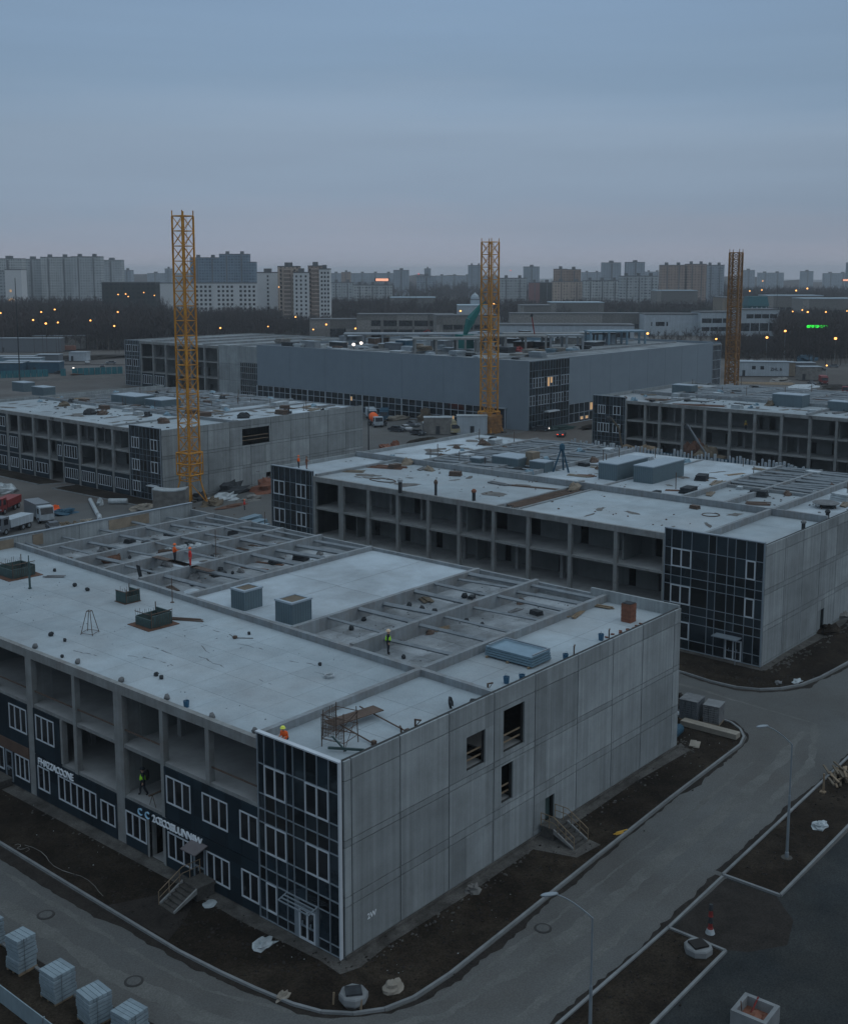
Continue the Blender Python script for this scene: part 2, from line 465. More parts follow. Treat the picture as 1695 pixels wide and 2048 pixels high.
kA = [(-5.6,118),(-5.7,20)]+[(-5.7,8),(-5.45,4.5),(-5.15,1.8),(-4.75,-.8),(-4.2,-2.5),(-3.2,-3.9),(-1.8,-4.95),(0,-5.5),(3,-5.65),(9.8,-5.35),(20,-4.85),(31.5,-4.35),(40.4,-4.1),(44.2,-4.0),(46.0,-3.5),(47.4,-2.5),(48.3,-1.2),(48.5,0.2),(47.6,2.0),(45.6,4.0),(43.6,8.0),(43.2,66)]
bumpy('soil_bed', kA+[(43.2,69),(-5.6,69)][:1]+[(-5.6,69)], .06, 'soil', 3)
kerb('kerb', [(-5.6,69)]+kA[1:])
mudstrip('mud', [(-5.8,60),(-5.85,20),(-5.8,8),(-5.55,4.3),(-5.2,1.5),(-4.8,-1.0),(-4.2,-2.7),(-3.1,-4.15),(-1.7,-5.2),(0,-5.7),(3,-5.85),(9.8,-5.55),(20,-5.05),(31.5,-4.55),(40.4,-4.3),(44.2,-4.2),(46.2,-3.7),(47.6,-2.6),(48.6,-1.2),(48.8,0.2)][::-1] if False else
   [(48.8,0.2),(48.6,-1.2),(47.6,-2.6),(46.2,-3.7),(44.2,-4.2),(40.4,-4.3),(31.5,-4.55),(20,-5.05),(9.8,-5.55),(3,-5.85),(0,-5.7),(-1.7,-5.2),(-3.1,-4.15),(-4.2,-2.7),(-4.8,-1.0),(-5.2,1.5),(-5.55,4.3),(-5.8,8),(-5.85,20),(-5.8,60)][::-1], .12, 1.0, 5)
kB = [(57.7,82),(57.6,12),(57.3,8.0),(56.8,5.0),(56.9,2.4),(57.8,.4),(59.3,-1.0),(61.6,-2.1),(65,-2.75),(71,-3.2),(112,-3.4)]
bumpy('soil_bed', kB+[(114,82)], .06, 'soil', 4)
kerb('kerb', kB)
mudstrip('mud', [(57.5,60),(57.4,12),(57.1,8),(56.6,5),(56.7,2.3),(57.6,.2),(59.2,-1.3),(61.5,-2.4),(65,-3.05),(71,-3.5),(110,-3.7)], .1, .9, 6)
# right hand planting beds
bumpy('soil_bed', [(-12,-12.9),(15.36,-12.9),(15.36,-16.7),(-12,-16.9)], .06, 'soil', 7)
kerb('kerb', [(-12,-12.9),(15.36,-12.9),(15.36,-16.7),(-12,-16.9)])
bumpy('soil_bed', [(23.38,-12.6),(70,-11.4),(70,-16.0),(23.38,-16.6)], .06, 'soil', 8)
kerb('kerb', [(70,-16.0),(23.38,-16.6),(23.38,-12.6),(70,-11.4)])
kerb('kerb', [(15.5,-12.86),(23.25,-12.64)], .16, 0, .09)
def dust(name, pts, w0, w1, seed):
    A, B_ = jag(pts, w0, w1, seed); C_, D_ = jag([(x+.01, y) for x, y in pts], -w1*.6, -w0*.3, seed+1); mb = MB()
    for i in range(min(len(A), len(D_))-1): mb.quad((*D_[i],.026),(*B_[i],.026),(*B_[i+1],.026),(*D_[i+1],.026))
    return tag(mb.build(name, 'dust'), kind='stuff')
dust('road_dust', [(-9.6,44),(-9.3,10),(-8.4,2),(-5.5,-4),(0,-7.6),(10,-8.6),(40,-8.2),(51,-7.0)], .2, .9, 51)
dust('road_dust', [(-7.6,40),(-7.5,12),(-7.0,4),(-4.6,-3.2),(1,-6.6),(12,-7.0),(42,-6.3)], .05, .3, 53)
dust('road_dust', [(0,-10.8),(12,-11.0),(44,-10.0),(53,-7),(54,4),(54,40)], .1, .5, 55)
mudstrip('mud', [(23.2,-12.5),(15.3,-12.7),(-10,-12.75)], .1, .8, 9)
mudstrip('mud', [(66,-11.3),(23.3,-12.4)], .05, .45, 10)
flat('dirt_patch', [(15.6,-13.1),(23.1,-12.9),(23.2,-16.4),(21.2,-18.4),(18.4,-19.2),(16.2,-17.7),(15.5,-16.5)], .03, 'mud')
# left foreground bed with the pallets
bumpy('soil_bed', [(-12.1,120),(-12.1,9),(-11.2,3),(-9,-2),(-14,-8),(-40,-8),(-40,120)], .06, 'soil', 11)
kerb('kerb', [(-12.1,60),(-12.1,9),(-11.2,3),(-9,-2)])
mudstrip('mud', [(-9.0,-1.8),(-11.0,3.1),(-11.9,9),(-11.9,40)][::-1][::-1], .05, .5, 12)
# trodden apron along the walls of the nearest block
flat('apron', [(-1.15,36),(-1.0,14),(-1.2,8),(-.9,1),(-1.1,-.9),(.2,-1.3),(3,-1.0),(10,-1.15),(18,-.95),(19,-3.9),(21.6,-4.2),(22,-1.1),(32,-.9),(40.5,-1.3),(41.2,0),(.1,0.1),(.1,36)], .075, 'apron')
flat('apron', [(63.2,14.5),(62.9,3),(63.3,2.2),(68,2.3),(76,1.9),(84,2.0),(90,3.1),(64,3.3),(64,14.5)], .075, 'apron')
flat('dirt_patch', [(-5.5,15.5),(-5.4,9.4),(-3.4,10.4),(-2.0,11.4),(-1.0,12.6),(-2.5,14.0)], .085, 'mud')

# ------------------------------------------------------------------ building helpers
def cells(u0, u1, z0, z1, holes):
    us = sorted({u0, u1, *[h[0] for h in holes], *[h[1] for h in holes]}); zs = sorted({z0, z1, *[h[2] for h in holes], *[h[3] for h in holes]})
    us = [u for u in us if u0 <= u <= u1]; zs = [z for z in zs if z0 <= z <= z1]
    for a, b in zip(us[:-1], us[1:]):
        for c, d in zip(zs[:-1], zs[1:]):
            um, zm = (a+b)/2, (c+d)/2
            if not any(h[0] < um < h[1] and h[2] < zm < h[3] for h in holes): yield a, b, c, d
def wbox(mb, ax, c, d0, d1, u0, u1, z0, z1, mi=0):
    """box on a wall plane; d = distance outward from the plane (towards -axis)"""
    if ax == 'x': mb.box(c-d1, u0, z0, c-d0, u1, z1, mi)
    else: mb.box(u0, c-d1, z0, u1, c-d0, z1, mi)
def wpt(ax, c, u, d, z): return (c-d, u, z) if ax == 'x' else (u, c-d, z)
def wall(mb, ax, c, d0, d1, u0, u1, z0, z1, holes=()):
    for a, b, e_, f_ in cells(u0, u1, z0, z1, list(holes)): wbox(mb, ax, c, d0, d1, a, b, e_, f_)
def panel_wall(parent, ax, c, us, rows, holes=(), name='end_wall', m_='wall', top=None):
    """precast panels with open joints in front of a dark backing"""
    mb = MB(); j = .045
    for a, b in zip(us[:-1], us[1:]):
        for z0, z1 in rows:
            wall(mb, ax, c, 0, .12, a+j, b-j, z0+j*.7, z1-j*.7, [h for h in holes if h[0] < b and h[1] > a])
    o = mb.build(name, m_, parent)
    mb = MB(); wall(mb, ax, c, -.22, -.001, us[0]+.03, us[-1]-.03, rows[0][0], rows[-1][1]-.03, holes)
    mb.build('joint_backing', 'seam', o)
    return o
def window(parent, ax, c, u0, u1, z0, z1, n, fw=.09, d=.10, fm='white', lit=False):
    mb = MB()
    wbox(mb, ax, c, -.02, d, u0, u0+fw, z0, z1); wbox(mb, ax, c, -.02, d, u1-fw, u1, z0, z1)
    wbox(mb, ax, c, -.02, d, u0+fw, u1-fw, z0, z0+fw); wbox(mb, ax, c, -.02, d, u0+fw, u1-fw, z1-fw, z1)
    for k in range(1, n):
        u = u0+(u1-u0)*k/n; wbox(mb, ax, c, -.02, d-.004, u-fw*.55, u+fw*.55, z0+fw, z1-fw)
    o = mb.build('window', fm, parent)
    mb = MB(); q = d*.45
    for k in range(n):
        a = u0+(u1-u0)*k/n+fw*.4; b = u0+(u1-u0)*(k+1)/n-fw*.4; s = random.uniform(-.012,.012); t = random.uniform(-.010,.010)
        mb.quad(wpt(ax,c,a,q+s,z0+fw*.5), wpt(ax,c,a,q-s+t,z1-fw*.5), wpt(ax,c,b,q-s,z1-fw*.5), wpt(ax,c,b,q+s-t,z0+fw*.5))
    mb.build('pane', 'warm' if lit else 'pane', o)
    return o
def curtain(parent, ax, c, us, zs, wins=(), door=None, mw=.055, name='curtain_wall', glass='glass', mull='mull', lit=()):
    mb = MB(); holes = [(w_[0], w_[1], w_[2], w_[3]) for w_ in wins]
    if door: holes.append(door)
    for a, b in zip(us[:-1], us[1:]):
        for z0, z1 in zip(zs[:-1], zs[1:]):
            um, zm = (a+b)/2, (z0+z1)/2
            if any(h[0] < um < h[1] and h[2] < zm < h[3] for h in holes): continue
            s = random.uniform(-.014,.014); t = random.uniform(-.012,.012)
            mb.quad(wpt(ax,c,a,.03+s,z0), wpt(ax,c,a,.03-s+t,z1), wpt(ax,c,b,.03-s,z1), wpt(ax,c,b,.03+s-t,z0))
    g = mb.build(name, glass, parent)
    mb = MB(); d = .10
    for i, u in enumerate(us):
        ww = mw*1.6 if i in (0, len(us)-1) else mw
        for z0, z1 in zip(zs[:-1], zs[1:]):
            if any(h[0]+.01 < u < h[1]-.01 and h[2] < (z0+z1)/2 < h[3] for h in holes): continue
            wbox(mb, ax, c, .0, d, u-ww/2, u+ww/2, z0, z1)
    for i, z in enumerate(zs):
        ww = mw*1.5 if i in (0, len(zs)-1) else mw
        for a, b in zip(us[:-1], us[1:]):
            if any(h[2]+.01 < z < h[3]-.01 and h[0] < (a+b)/2 < h[1] for h in holes): continue
            wbox(mb, ax, c, .0, d-.006, a+mw/2, b-mw/2, z-ww/2, z+ww/2)
    mb.build('mullion_grid', mull, g)
    for w_ in wins: window(g, ax, c, w_[0], w_[1], w_[2], w_[3], w_[4], .085 if abs(c) < 1 else .13, .13)
    mb = MB(); wbox(mb, ax, c, -.3, -.02, us[0]+.02, us[-1]-.02, zs[0], zs[-1]-.05)
    mb.build('backing_wall', 'cloth', g)
    return g
def door2(parent, ax, c, u0, u1, z0, z1, leaves=2, fm='white'):
    d = window(parent, ax, c, u0, u1, z0, z1, leaves, .12, .12, fm); d.name = 'door'
    mb = MB(); 
    for k in range(leaves):
        a = u0+(u1-u0)*(k+.5)/leaves; wbox(mb, ax, c, .12, .19, a-.03, a+.03, z0+.9, z0+1.25)
    wbox(mb, ax, c, .05, .11, u0+.1, u1-.1, z0+(z1-z0)*.42, z0+(z1-z0)*.42+.10)
    mb.build('handle', 'mull', d)
    return d
def rails(parent, ax, c, u0, u1, zs, m_='wood', d=-.12, name='guard_rail'):
    mb = MB()
    for z in zs: wbox(mb, ax, c, d, d+.05, u0, u1, z, z+.11)
    return mb.build(name, m_, parent)
def open_frame(parent, X, cols, y0, y1, floors, zb, zt, depth, holes, seed, cw=.42, skip=(), rows=None, colz=None):
    """columns, floor slabs, a block back wall with doorways and cross walls behind an open facade"""
    rnd = random.Random(seed)
    for i, cc in enumerate(cols):
        cz = (colz or {}).get(i, 0.0)
        MB().box(X-.02, cc[0], cz, X+cw, cc[1], zb).build('column', 'frame', parent)
    for z in floors:
        s = MB().box(X+.05, y0, z-.27, X+depth, y1, z-.012).build('floor_slab', 'frame', parent)
        MB().box(X+.065, y0+.02, z-.013, X+depth-.02, y1-.02, z).build('screed', 'floor', s)
    MB().box(X-.04, y0, zb, X+.36, y1, zt).build('edge_beam', 'frame', parent)
    mb = MB(); wall(mb, 'x', X+depth, -.2, 0, y0, y1, 0, zb+.1, holes); mb.build('back_wall', 'inner', parent)
    levels = [0.0]+list(floors)+[zb]
    for i, cc in enumerate(cols[1:-1]):
        if i % 2 == seed % 2:
            for z0, z1 in zip(levels[:-1], levels[1:]):
                if rnd.random() < .62:
                    st = rnd.choice((1.6, 2.8, 3.6))
                    MB().box(X+st, cc[0]+.1, z0, X+depth, cc[0]+.3, z1-.28 if z1 != zb else z1).build('partition_wall', 'inner', parent)
        for z0, z1 in zip(levels[:-1], levels[1:]):
            if rnd.random() < .5:
                yy = cc[0]+rnd.uniform(1.2, 4.0)
                if yy < y1-.6: MB().box(X+depth*.55, yy, z0, X+depth*.55+.4, yy+.4, z1-.28 if z1 != zb else z1).build('column', 'frame', parent)
def roof_tiles(parent, x0, y0, x1, y1, z, nx, ny, m_, name='roof_slab', th=.3, gap=.03, xl=None, xr=None):
    mb = MB(); 
    for i in range(nx):
        for j in range(ny):
            c = y0+(y1-y0)*j/ny; d = y0+(y1-y0)*(j+1)/ny
            p = xl((c+d)/2) if xl else x0; q = xr((c+d)/2) if xr else x1
            a = p+(q-p)*i/nx; b = p+(q-p)*(i+1)/nx
            mb.box(a+gap/2, c+gap/2, z-th, b-gap/2, d-gap/2, z)
    o = mb.build(name, m_, parent)
    mb = MB()
    for j in range(ny):
        c = y0+(y1-y0)*j/ny; d = y0+(y1-y0)*(j+1)/ny; p = xl((c+d)/2) if xl else x0; q = xr((c+d)/2) if xr else x1
        mb.box(p+.02, c+.001, z-th+.05, q-.02, d-.001, z-.012)
    mb.build('roof_joint', 'joint', o)
    return o
def beam_x(parent, y, x0, x1, z0, z1, w_=.4, name='roof_beam'):
    MB().box(x0, y-w_/2, z0, x1, y+w_/2, z1).build(name, 'beam', parent)
def beam_y(parent, x, y0, y1, z0, z1, w_=.4, name='roof_beam'):
    MB().box(x-w_/2, y0, z0, x+w_/2, y1, z1).build(name, 'beam', parent)
def joists(parent, y0, y1, xs, z, seed, drop=.35):
    rnd = random.Random(seed)
    for x in xs:
        x += rnd.uniform(-.35, .35)
        a = z-rnd.uniform(0, .08); b = z-rnd.uniform(0, drop)
        mb = MB(); mb.bar((x, y0, a), (x+rnd.uniform(-.1,.1), y1, b), rnd.choice((.18,.23,.30)))
        mb.build('joist', 'joist', parent)
def text_mesh(name, s_, size, parent, m_, pos, ax, depth=.08, spacing=1.0):
    cu = bpy.data.curves.new(name, 'FONT'); cu.body = s_; cu.size = size; cu.extrude = depth/2; cu.space_character = spacing
    cu.resolution_u = 2; cu.offset = size*.012
    t = bpy.data.objects.new(name, cu); col.objects.link(t)
    bpy.context.view_layer.update()
    me = bpy.data.meshes.new_from_object(t.evaluated_get(bpy.context.evaluated_depsgraph_get()))
    bpy.data.objects.remove(t); me.name = name
    me.materials.clear(); me.materials.append(M[m_])
    o = bpy.data.objects.new(name, me); col.objects.link(o)
    if parent is not None: o.parent = parent
    w0 = wloc(parent) if parent is not None else Vector((0,0,0))
    o.location = Vector(pos)-w0
    # ax 'x': text reads along -Y on a wall facing -X
    o.rotation_euler = (math.pi/2, 0, -math.pi/2) if ax == 'x' else (math.pi/2, 0, 0)
    return o

# ------------------------------------------------------------------ block 1 : the nearest unfinished block
Z1 = 11.62; ZC = 11.05; BT = 12.15
XB = lambda y: 15.3+1.95*(y-7)/55.0          # the long roof beam runs a little askew
b1 = thing('unfinished_office_block', 'nearest unfinished concrete block with black glass corner and cladded ground floor beside the road', 'building', (0,0,0))
TU = [.12,.92,1.9,2.9,3.93,4.57,5.5,6.46,7.08]
TZ = [.12,.78,2.66,3.53,4.57,6.48,7.35,8.35,10.28,12.22]
cw1 = curtain(b1, 'x', 0, TU, TZ, [(.92,2.9,8.35,10.28,2),(4.57,6.46,8.35,10.28,2),(.92,2.9,4.57,6.48,2),(4.57,6.46,4.57,6.48,2),(5.5,6.46,.78,2.66,1)], (1.9,3.93,.12,2.66))
door2(cw1, 'x', 0, 2.15, 3.55, .14, 2.15)
mb = MB(); wbox(mb,'x',0,0,.1,1.9,2.15,.12,2.66); wbox(mb,'x',0,0,.1,3.55,3.9,.12,2.66); wbox(mb,'x',0,0,.09,2.15,3.55,2.15,2.24)
mb.build('door_frame', 'mull', cw1)
mb = MB()
for d_, z_ in ((.08,2.66),(.33,2.6),(.58,2.54),(.82,2.48)): wbox(mb,'x',0,d_,d_+.08,1.95,4.6,z_,z_+.06)
for u in (1.95, 4.57): mb.tube((-.08,u,2.7),(-.9,u,2.48),.045)
can = mb.build('canopy', 'mull', b1)

MB().box(-.16,-.02,.1,.06,.10,12.3).build('corner_trim', 'white', b1)
MB().box(-.17,.10,12.22,.15,7.15,12.31).build('coping', 'white', b1)
MB().box(-.10,-.08,0,.03,37.0,.12).build('plinth', 'apron', b1)
cols1 = [(11.8,12.2),(16.6,16.98),(21.2,22.2),(26.98,27.36),(32.75,33.6),(38.3,38.7),(43.6,44.0),(48.9,49.3),(54.2,54.6),(59.4,59.8),(64.0,64.4)]
holes1 = [(8.3,9.6,7.5,9.8),(13.4,14.4,3.8,6.2),(18.2,19.6,7.5,9.7),(23.3,25.6,3.8,6.6),(27.6,29.0,3.8,6.9),(30.4,31.5,7.5,9.9),(28.4,29.4,7.5,9.6),(35,36.2,7.5,9.8),(41,42.2,3.8,6),(46,47.3,7.5,9.8),(52,53,3.8,6),(19.6,20.6,3.8,6.2)]
open_frame(b1, 0, cols1, 7.15, 64.6, [3.78, 7.5], 11.1, 11.76, 6.2, holes1, 1, colz={0:7.4})
for cc in ((21.2,22.2),(32.75,33.6)):
    MB().box(.44, cc[0]+.25, 0, 1.9, cc[1]-.1, 11.1).build('pier_wall', 'frame', b1)
def infill(parent, X, y0, y1, z0, z1, holes=(), name='infill_wall', d=.06, m_='clad'):
    mb = MB(); n = max(1, round((y1-y0)/1.6))
    for k in range(n):
        a = y0+(y1-y0)*k/n; b = y0+(y1-y0)*(k+1)/n
        zz = [z0, z0+(z1-z0)*.52, z1]
        for c, d2 in zip(zz[:-1], zz[1:]): wall(mb, 'x', X, -.12, d, a+.006, b-.006, c+.006, d2-.006, holes)
    o = mb.build(name, m_, parent)
    return o
HW = lambda a, b, c, d: (a, b, c, d)
e1 = [(7.16,8.88,4.7,6.62),(10.05,12.58,4.7,6.66),(13.78,16.35,4.76,6.7)]
i2 = infill(b1, 0, 7.16, 16.6, 3.62, 7.24, e1)
for h, n in zip(e1, (2,3,3)): window(i2, 'x', 0, h[0], h[1], h[2], h[3], n)
g1 = [(7.16,8.82,.84,2.73),(9.97,12.3,.83,2.73),(12.42,13.6,.18,2.72),(13.84,16.35,.85,2.72),(16.75,18.4,.1,2.86),(18.72,21.12,.92,2.75)]
i1 = infill(b1, 0, 7.16, 21.2, .12, 3.55, g1)
for h, n in zip(g1, (2,3,0,3,0,3)):
    if n: window(i1, 'x', 0, h[0], h[1], h[2], h[3], n)
door2(i1, 'x', 0, 12.42, 13.6, .2, 2.72, 1, 'mull')
mb = MB(); wbox(mb,'x',0,-.5,.1,18.4,18.62,.1,2.9); wbox(mb,'x',0,-.5,.1,16.6,16.76,.1,2.9); mb.build('door_jamb', 'frame', i1)
MB().box(.1,16.76,.1,6,18.4,.14).build('lobby_floor', 'floor', b1)
g2 = [(30.78,32.4,.9,2.78),(24.68,29.6,.9,2.8),(22.4,24.15,.95,2.6)]
i3 = infill(b1, 0, 22.2, 32.75, .12, 3.55, g2)
for h, n in zip(g2, (2,6,2)): window(i3, 'x', 0, h[0], h[1], h[2], h[3], n)
i4 = infill(b1, 0, 29.12, 32.75, 3.62, 7.24, [(29.9,32.42,4.84,6.84)])
window(i4, 'x', 0, 29.9, 32.42, 4.84, 6.84, 3)
MB().box(-.04,28.85,3.8,.4,29.12,7.24).build('column', 'frame', b1)
i5 = infill(b1, 0, 33.6, 38.3, 3.75, 7.24, [(33.7,36.22,4.8,6.8)])
window(i5, 'x', 0, 33.7, 36.22, 4.8, 6.8, 3)
i6 = infill(b1, 0, 33.6, 38.3, .12, 2.85, [(33.62,35.65,.95,2.82),(36.0,37.05,.3,2.8),(37.3,38.2,.95,2.8)])
window(i6, 'x', 0, 33.62, 35.65, .95, 2.82, 3); door2(i6, 'x', 0, 36.0, 37.05, .3, 2.8, 1, 'mull'); window(i6, 'x', 0, 37.3, 38.2, .95, 2.8, 1)
MB().box(-.10,33.6,2.86,.05,38.3,3.74).build('fascia', 'brown', b1)
for a, b in zip([38.7,44.0,49.3,54.6,59.8],[43.6,48.9,54.2,59.4,64.0]):
    i7 = infill(b1, 0, a, b, .12, 3.55, [(a+.6,b-.6,.9,2.78)]); window(i7, 'x', 0, a+.6, b-.6, .9, 2.78, 5)
text_mesh('sign_lettering', "F HAZZACOONE", .74, b1, 'sign', (-.14, 32.2, 2.95), 'x', spacing=.76)
text_mesh('sign_lettering', "C C", .72, b1, 'signblue', (-.14, 19.6, 2.93), 'x', spacing=1.15)
text_mesh('sign_lettering', "2 CECOSSUUINNAW", .72, b1, 'sign', (-.14, 17.95, 2.93), 'x', spacing=.72)
# rope barriers across the open bays of the top floor
for a, b in ((7.2,11.8),(16.98,21.2),(22.2,26.98),(27.36,32.75),(33.6,38.3)):
    rails(b1, 'x', 0, a, b, (8.45,), 'rustbar', -.2, 'guard_rail')
# right wall
XS = [.12,.75,5.0,9.7,14.45,19.2,24.65,29.55,34.05,39.2,40.3]
ROWS = [(.0,.28),(.28,3.28),(3.28,3.88),(3.88,6.98),(6.98,7.4),(7.4,11.05),(11.05,12.3)]
HO = [(11.48,13.48,7.75,10.1),(15.5,17.92,7.7,10.72),(15.3,16.64,4.1,6.82),(20.62,21.8,.62,2.6)]
panel_wall(b1, 'y', 0, XS, ROWS, HO)
for h in HO[:3]:
    mb = MB(); 
    mb.box(h[0]-.2,.22,h[2]-.15,h[1]+.2,5.5,h[2]-.02); r_ = mb.build('floor_slab', 'floor', b1)
    rails(b1, 'y', 0, h[0]+.02, h[1]-.02, (h[2]+.45, h[2]+.95), 'wood', -.3)
MB().box(20.62,.3,.62,21.8,.36,2.6).build('door', 'green_steel', b1)
MB().box(.1,-.26,0,40.3,-.121,.27).build('plinth', 'apron', b1)
for x0, x1, z0, z1 in ((13.3,14.2,.4,3.1),(11.5,13.0,.4,3.1),(24.8,26.2,4,6.9)):
    MB().box(x0,-.128,z0,x1,-.11,z1).build('damp_streak', 'seam' if x1-x0 < .4 else 'wall', b1)
rnd = random.Random(33); mb = MB()
for k in range(17):
    x = rnd.uniform(1.5, 14.0); y = rnd.uniform(9, 30) if k < 12 else rnd.uniform(32, 60); a = rnd.choice((0, 1.57))+rnd.gauss(0, .12); p = Vector((x, y, 0))
    for q in range(rnd.randint(3, 9)):
        a2 = a+rnd.gauss(0, .25); s = p+Vector((math.cos(a2), math.sin(a2), 0))*rnd.uniform(.25, .6); w_ = rnd.uniform(.02, .055); n_ = Vector((-math.sin(a2), math.cos(a2), 0))*w_
        if rnd.random() < .75 and .5 < s.x < 15 and s.y > 7.5: mb.quad((*(p-n_)[:2], Z1+.004), (*(s-n_)[:2], Z1+.004), (*(s+n_)[:2], Z1+.004), (*(p+n_)[:2], Z1+.004))
        p = s
mb.build('roof_crack', 'crack', b1)
text_mesh('painted_mark', "2W", .5, b1, 'sign', (2.0, -.13, 1.75), 'y', .01)
# roof
roof_tiles(b1, .36, .2, 15.2, 7.0, Z1, 3, 2, 'roof')
roof_tiles(b1, .36, 7.2, 16.45, 64.4, Z1, 5, 16, 'roof', xr=XB, gap=.022)
roof_tiles(b1, 15.3, .2, 40.1, 7.0, Z1-.12, 5, 2, 'roof')
roof_tiles(b1, 16.75, 7.2, 40.1, 21.1, ZC, 6, 4, 'coffer', xl=XB)
roof_tiles(b1, 16.75, 21.2, 40.1, 34.9, Z1+.08, 2, 2, 'roof_pale', gap=.06, xl=XB)
roof_tiles(b1, 16.75, 35.1, 40.1, 64.4, ZC, 6, 8, 'coffer', xl=XB)
for y, a, b in ((7.1,.3,0),(7.1,1,40.1),(14.35,1,40.1),(21.1,1,40.1),(35.0,1,40.1),(42.3,1,40.1),(48.3,1,40.1),(53.7,1,40.1),(60.2,1,40.1)):
    if b == 0: b = XB(y)-.19
    else: a = XB(y)+.21
    beam_x(b1, y, a, b, ZC-.1, BT+(.12 if y in (14.35,42.3) else 0))
MB().prism([(XB(.2)-.2,.2),(XB(.2)+.2,.2),(XB(64.4)+.2,64.4),(XB(64.4)-.2,64.4)], ZC-.1, BT-.03).build('roof_beam', 'beam', b1)
for (ya, yb, sd_) in ((7.3,14.15,1),(14.55,20.9,2),(35.2,42.1,3),(42.5,48.1,4),(48.5,53.5,5),(53.9,60.0,6)):
    joists(b1, ya, yb, [19.6,23.3,26.8,30.3,33.6,36.6,38.6], 12.06, sd_)
joists(b1, 60.4, 64.3, [18.5,23,27.5,32,36.5], 11.9, 8)
MB().box(40.1,.0,11.0,40.32,8.6,12.5).build('parapet', 'wall', b1)
MB().box(40.05,8.6,0,40.32,64.6,12.0).build('back_parapet', 'beam', b1)
MB().box(40.0,.0,0,40.31,8.6,11.0).build('back_wall', 'wall', b1)
mb = MB(); rnd = random.Random(5); x = .3
while x < 40:
    x2 = min(40.3, x+rnd.choice((3.0,4.2,5.4))); mb.box(x+.02, 64.4, 0, x2-.02, 64.62, 12.75); x = x2
mb.build('end_parapet', 'wall', b1)
mb = MB()
for x0, x1 in ((14.5,17.0),(19.2,20.4),(28.6,34.0)): mb.box(x0, 64.33, 11.4, x1, 64.41, 12.55)
mb.build('insulation_board', 'tan', b1)
MB().box(.3,64.3,12.75,40.3,64.75,12.83).build('coping', 'mull', b1)

# ------------------------------------------------------------------ blocks 2, 3, 4 : same family
def tower13(b, X, us, u0, u1, wins, door=None, z=0):
    zs = [.12,1.2,3.12,4.05,5.0,7.04,8.0,9.0,11.0,13.0]
    return curtain(b, 'x', X, us, zs, wins, door, .06 if X < 70 else .05, mull='mull' if X < 70 and us[0] < 20 else 'mull_dark')
def block(name, label, X, Y0, Y1, D, tR, tL, cols, seed, holes, floors=(4.12, 8.12), zb=11.68, zt=12.36, us_wall=None, ho=(), lit=False):
    b = thing(name, label, 'building', (X, Y0, 0))
    if tR:
        us, wins, door = tR
        g = tower13(b, X, us, us[0], us[-1], wins, door)
        if door: door2(g, 'x', X, door[0]+.1, door[1]-.1, .14, 2.3)
        MB().box(X-.15, us[0]-.02, 13.0, X+.3, us[-1]+.05, 13.09).build('coping', 'mull', b)
        MB().box(X-.14, us[0]-.12, .0, X+.05, us[0]-.01, 13.05).build('corner_trim', 'mull', b)
    if tL:
        us, wins = tL
        tower13(b, X, us, us[0], us[-1], wins)
        MB().box(X-.15, us[0]-.05, 13.0, X+.3, us[-1]+.05, 13.09).build('coping', 'mull', b)
        MB().box(X-.1, us[-1], 0, X+.4, us[-1]+.15, 13.0).build('corner_trim', 'frame', b)
    ya = tR[0][-1] if tR else Y0; yb = tL[0][0] if tL else Y1
    open_frame(b, X, cols, ya, yb, floors, zb, zt, 5.6, holes, seed)
    us = us_wall or [Y0]
    XW = [X+.12+(D-.12)*k/10 for k in range(11)]
    panel_wall(b, 'y', Y0, XW, [(0,.3),(.3,3.7),(3.7,4.25),(4.25,7.55),(7.55,8.1),(8.1,11.6),(11.6,12.75)], ho)
    MB().box(X+.2, Y1-.2, 0, X+D, Y1, 12.75).build('side_wall', 'wall', b)
    MB().box(X+D-.3, Y0+.2, 0, X+D, Y1-.2, 12.3).build('back_wall', 'wall', b)
    return b
us2 = [3.16,4.0,5.05,6.2,7.1,8.35,9.2,11.15,12.3,13.5,14.3]
w2 = [(4.0,5.05,9.0,11.0,1),(11.15,13.5,9.0,11.0,2),(4.0,5.05,5.0,7.04,1),(11.15,13.5,5.0,7.04,2),(11.15,13.5,1.2,3.12,2)]
usL = [68.3,68.75,69.5,70.5,71.5,72.7,73.8,75.0,76.1,76.5]
wL = [(69.5,71.5,9.0,11.0,2),(73.8,76.1,9.0,11.0,2),(69.5,71.5,5.0,7.04,2),(73.8,76.1,5.0,7.04,2)]
cols2 = [(14.3,14.6),(20.2,20.65),(26.2,26.65),(32.0,32.45),(37.1,37.55),(42.4,42.85),(47.35,47.8),(52.5,52.95),(57.65,58.1),(62.45,63.3),(67.75,68.2)]
rnd = random.Random(21)
def dholes(cols, seed, floors=(0,4.12,8.12)):
    rnd = random.Random(seed); hs = []
    for a, b in zip(cols[:-1], cols[1:]):
        for z in floors:
            if rnd.random() < .62:
                w_ = rnd.choice((.95,1.1,1.3,2.0)); u = rnd.uniform(a[1]+.2, b[0]-w_-.2); hs.append((u, u+w_, z, z+rnd.uniform(2.2, 2.9)))
    return hs
b2 = block('unfinished_office_block', 'unfinished concrete block with open bays and a wide black glass corner, second from the camera', 63.92, 3.16, 76.5, 48,
           (us2, w2, (5.1,7.1,.12,3.12)), (usL, wL), cols2, 2, dholes(cols2, 31)+[(14.8,17.6,8.12,11.2),(14.8,17.3,4.12,7.4),(63.6,67.6,4.12,7.2)], ho=[(79.3,80.4,.3,2.6)])
MB().box(79.3,3.4,.3,80.4,3.5,2.6).build('door', 'green_steel', b2)
mb = MB(); mb.box(62.6,5.2,2.62,63.9,8.0,2.72); mb.tube((62.7,5.3,.1),(62.7,5.3,2.62),.04); mb.build('canopy', 'mull', b2)
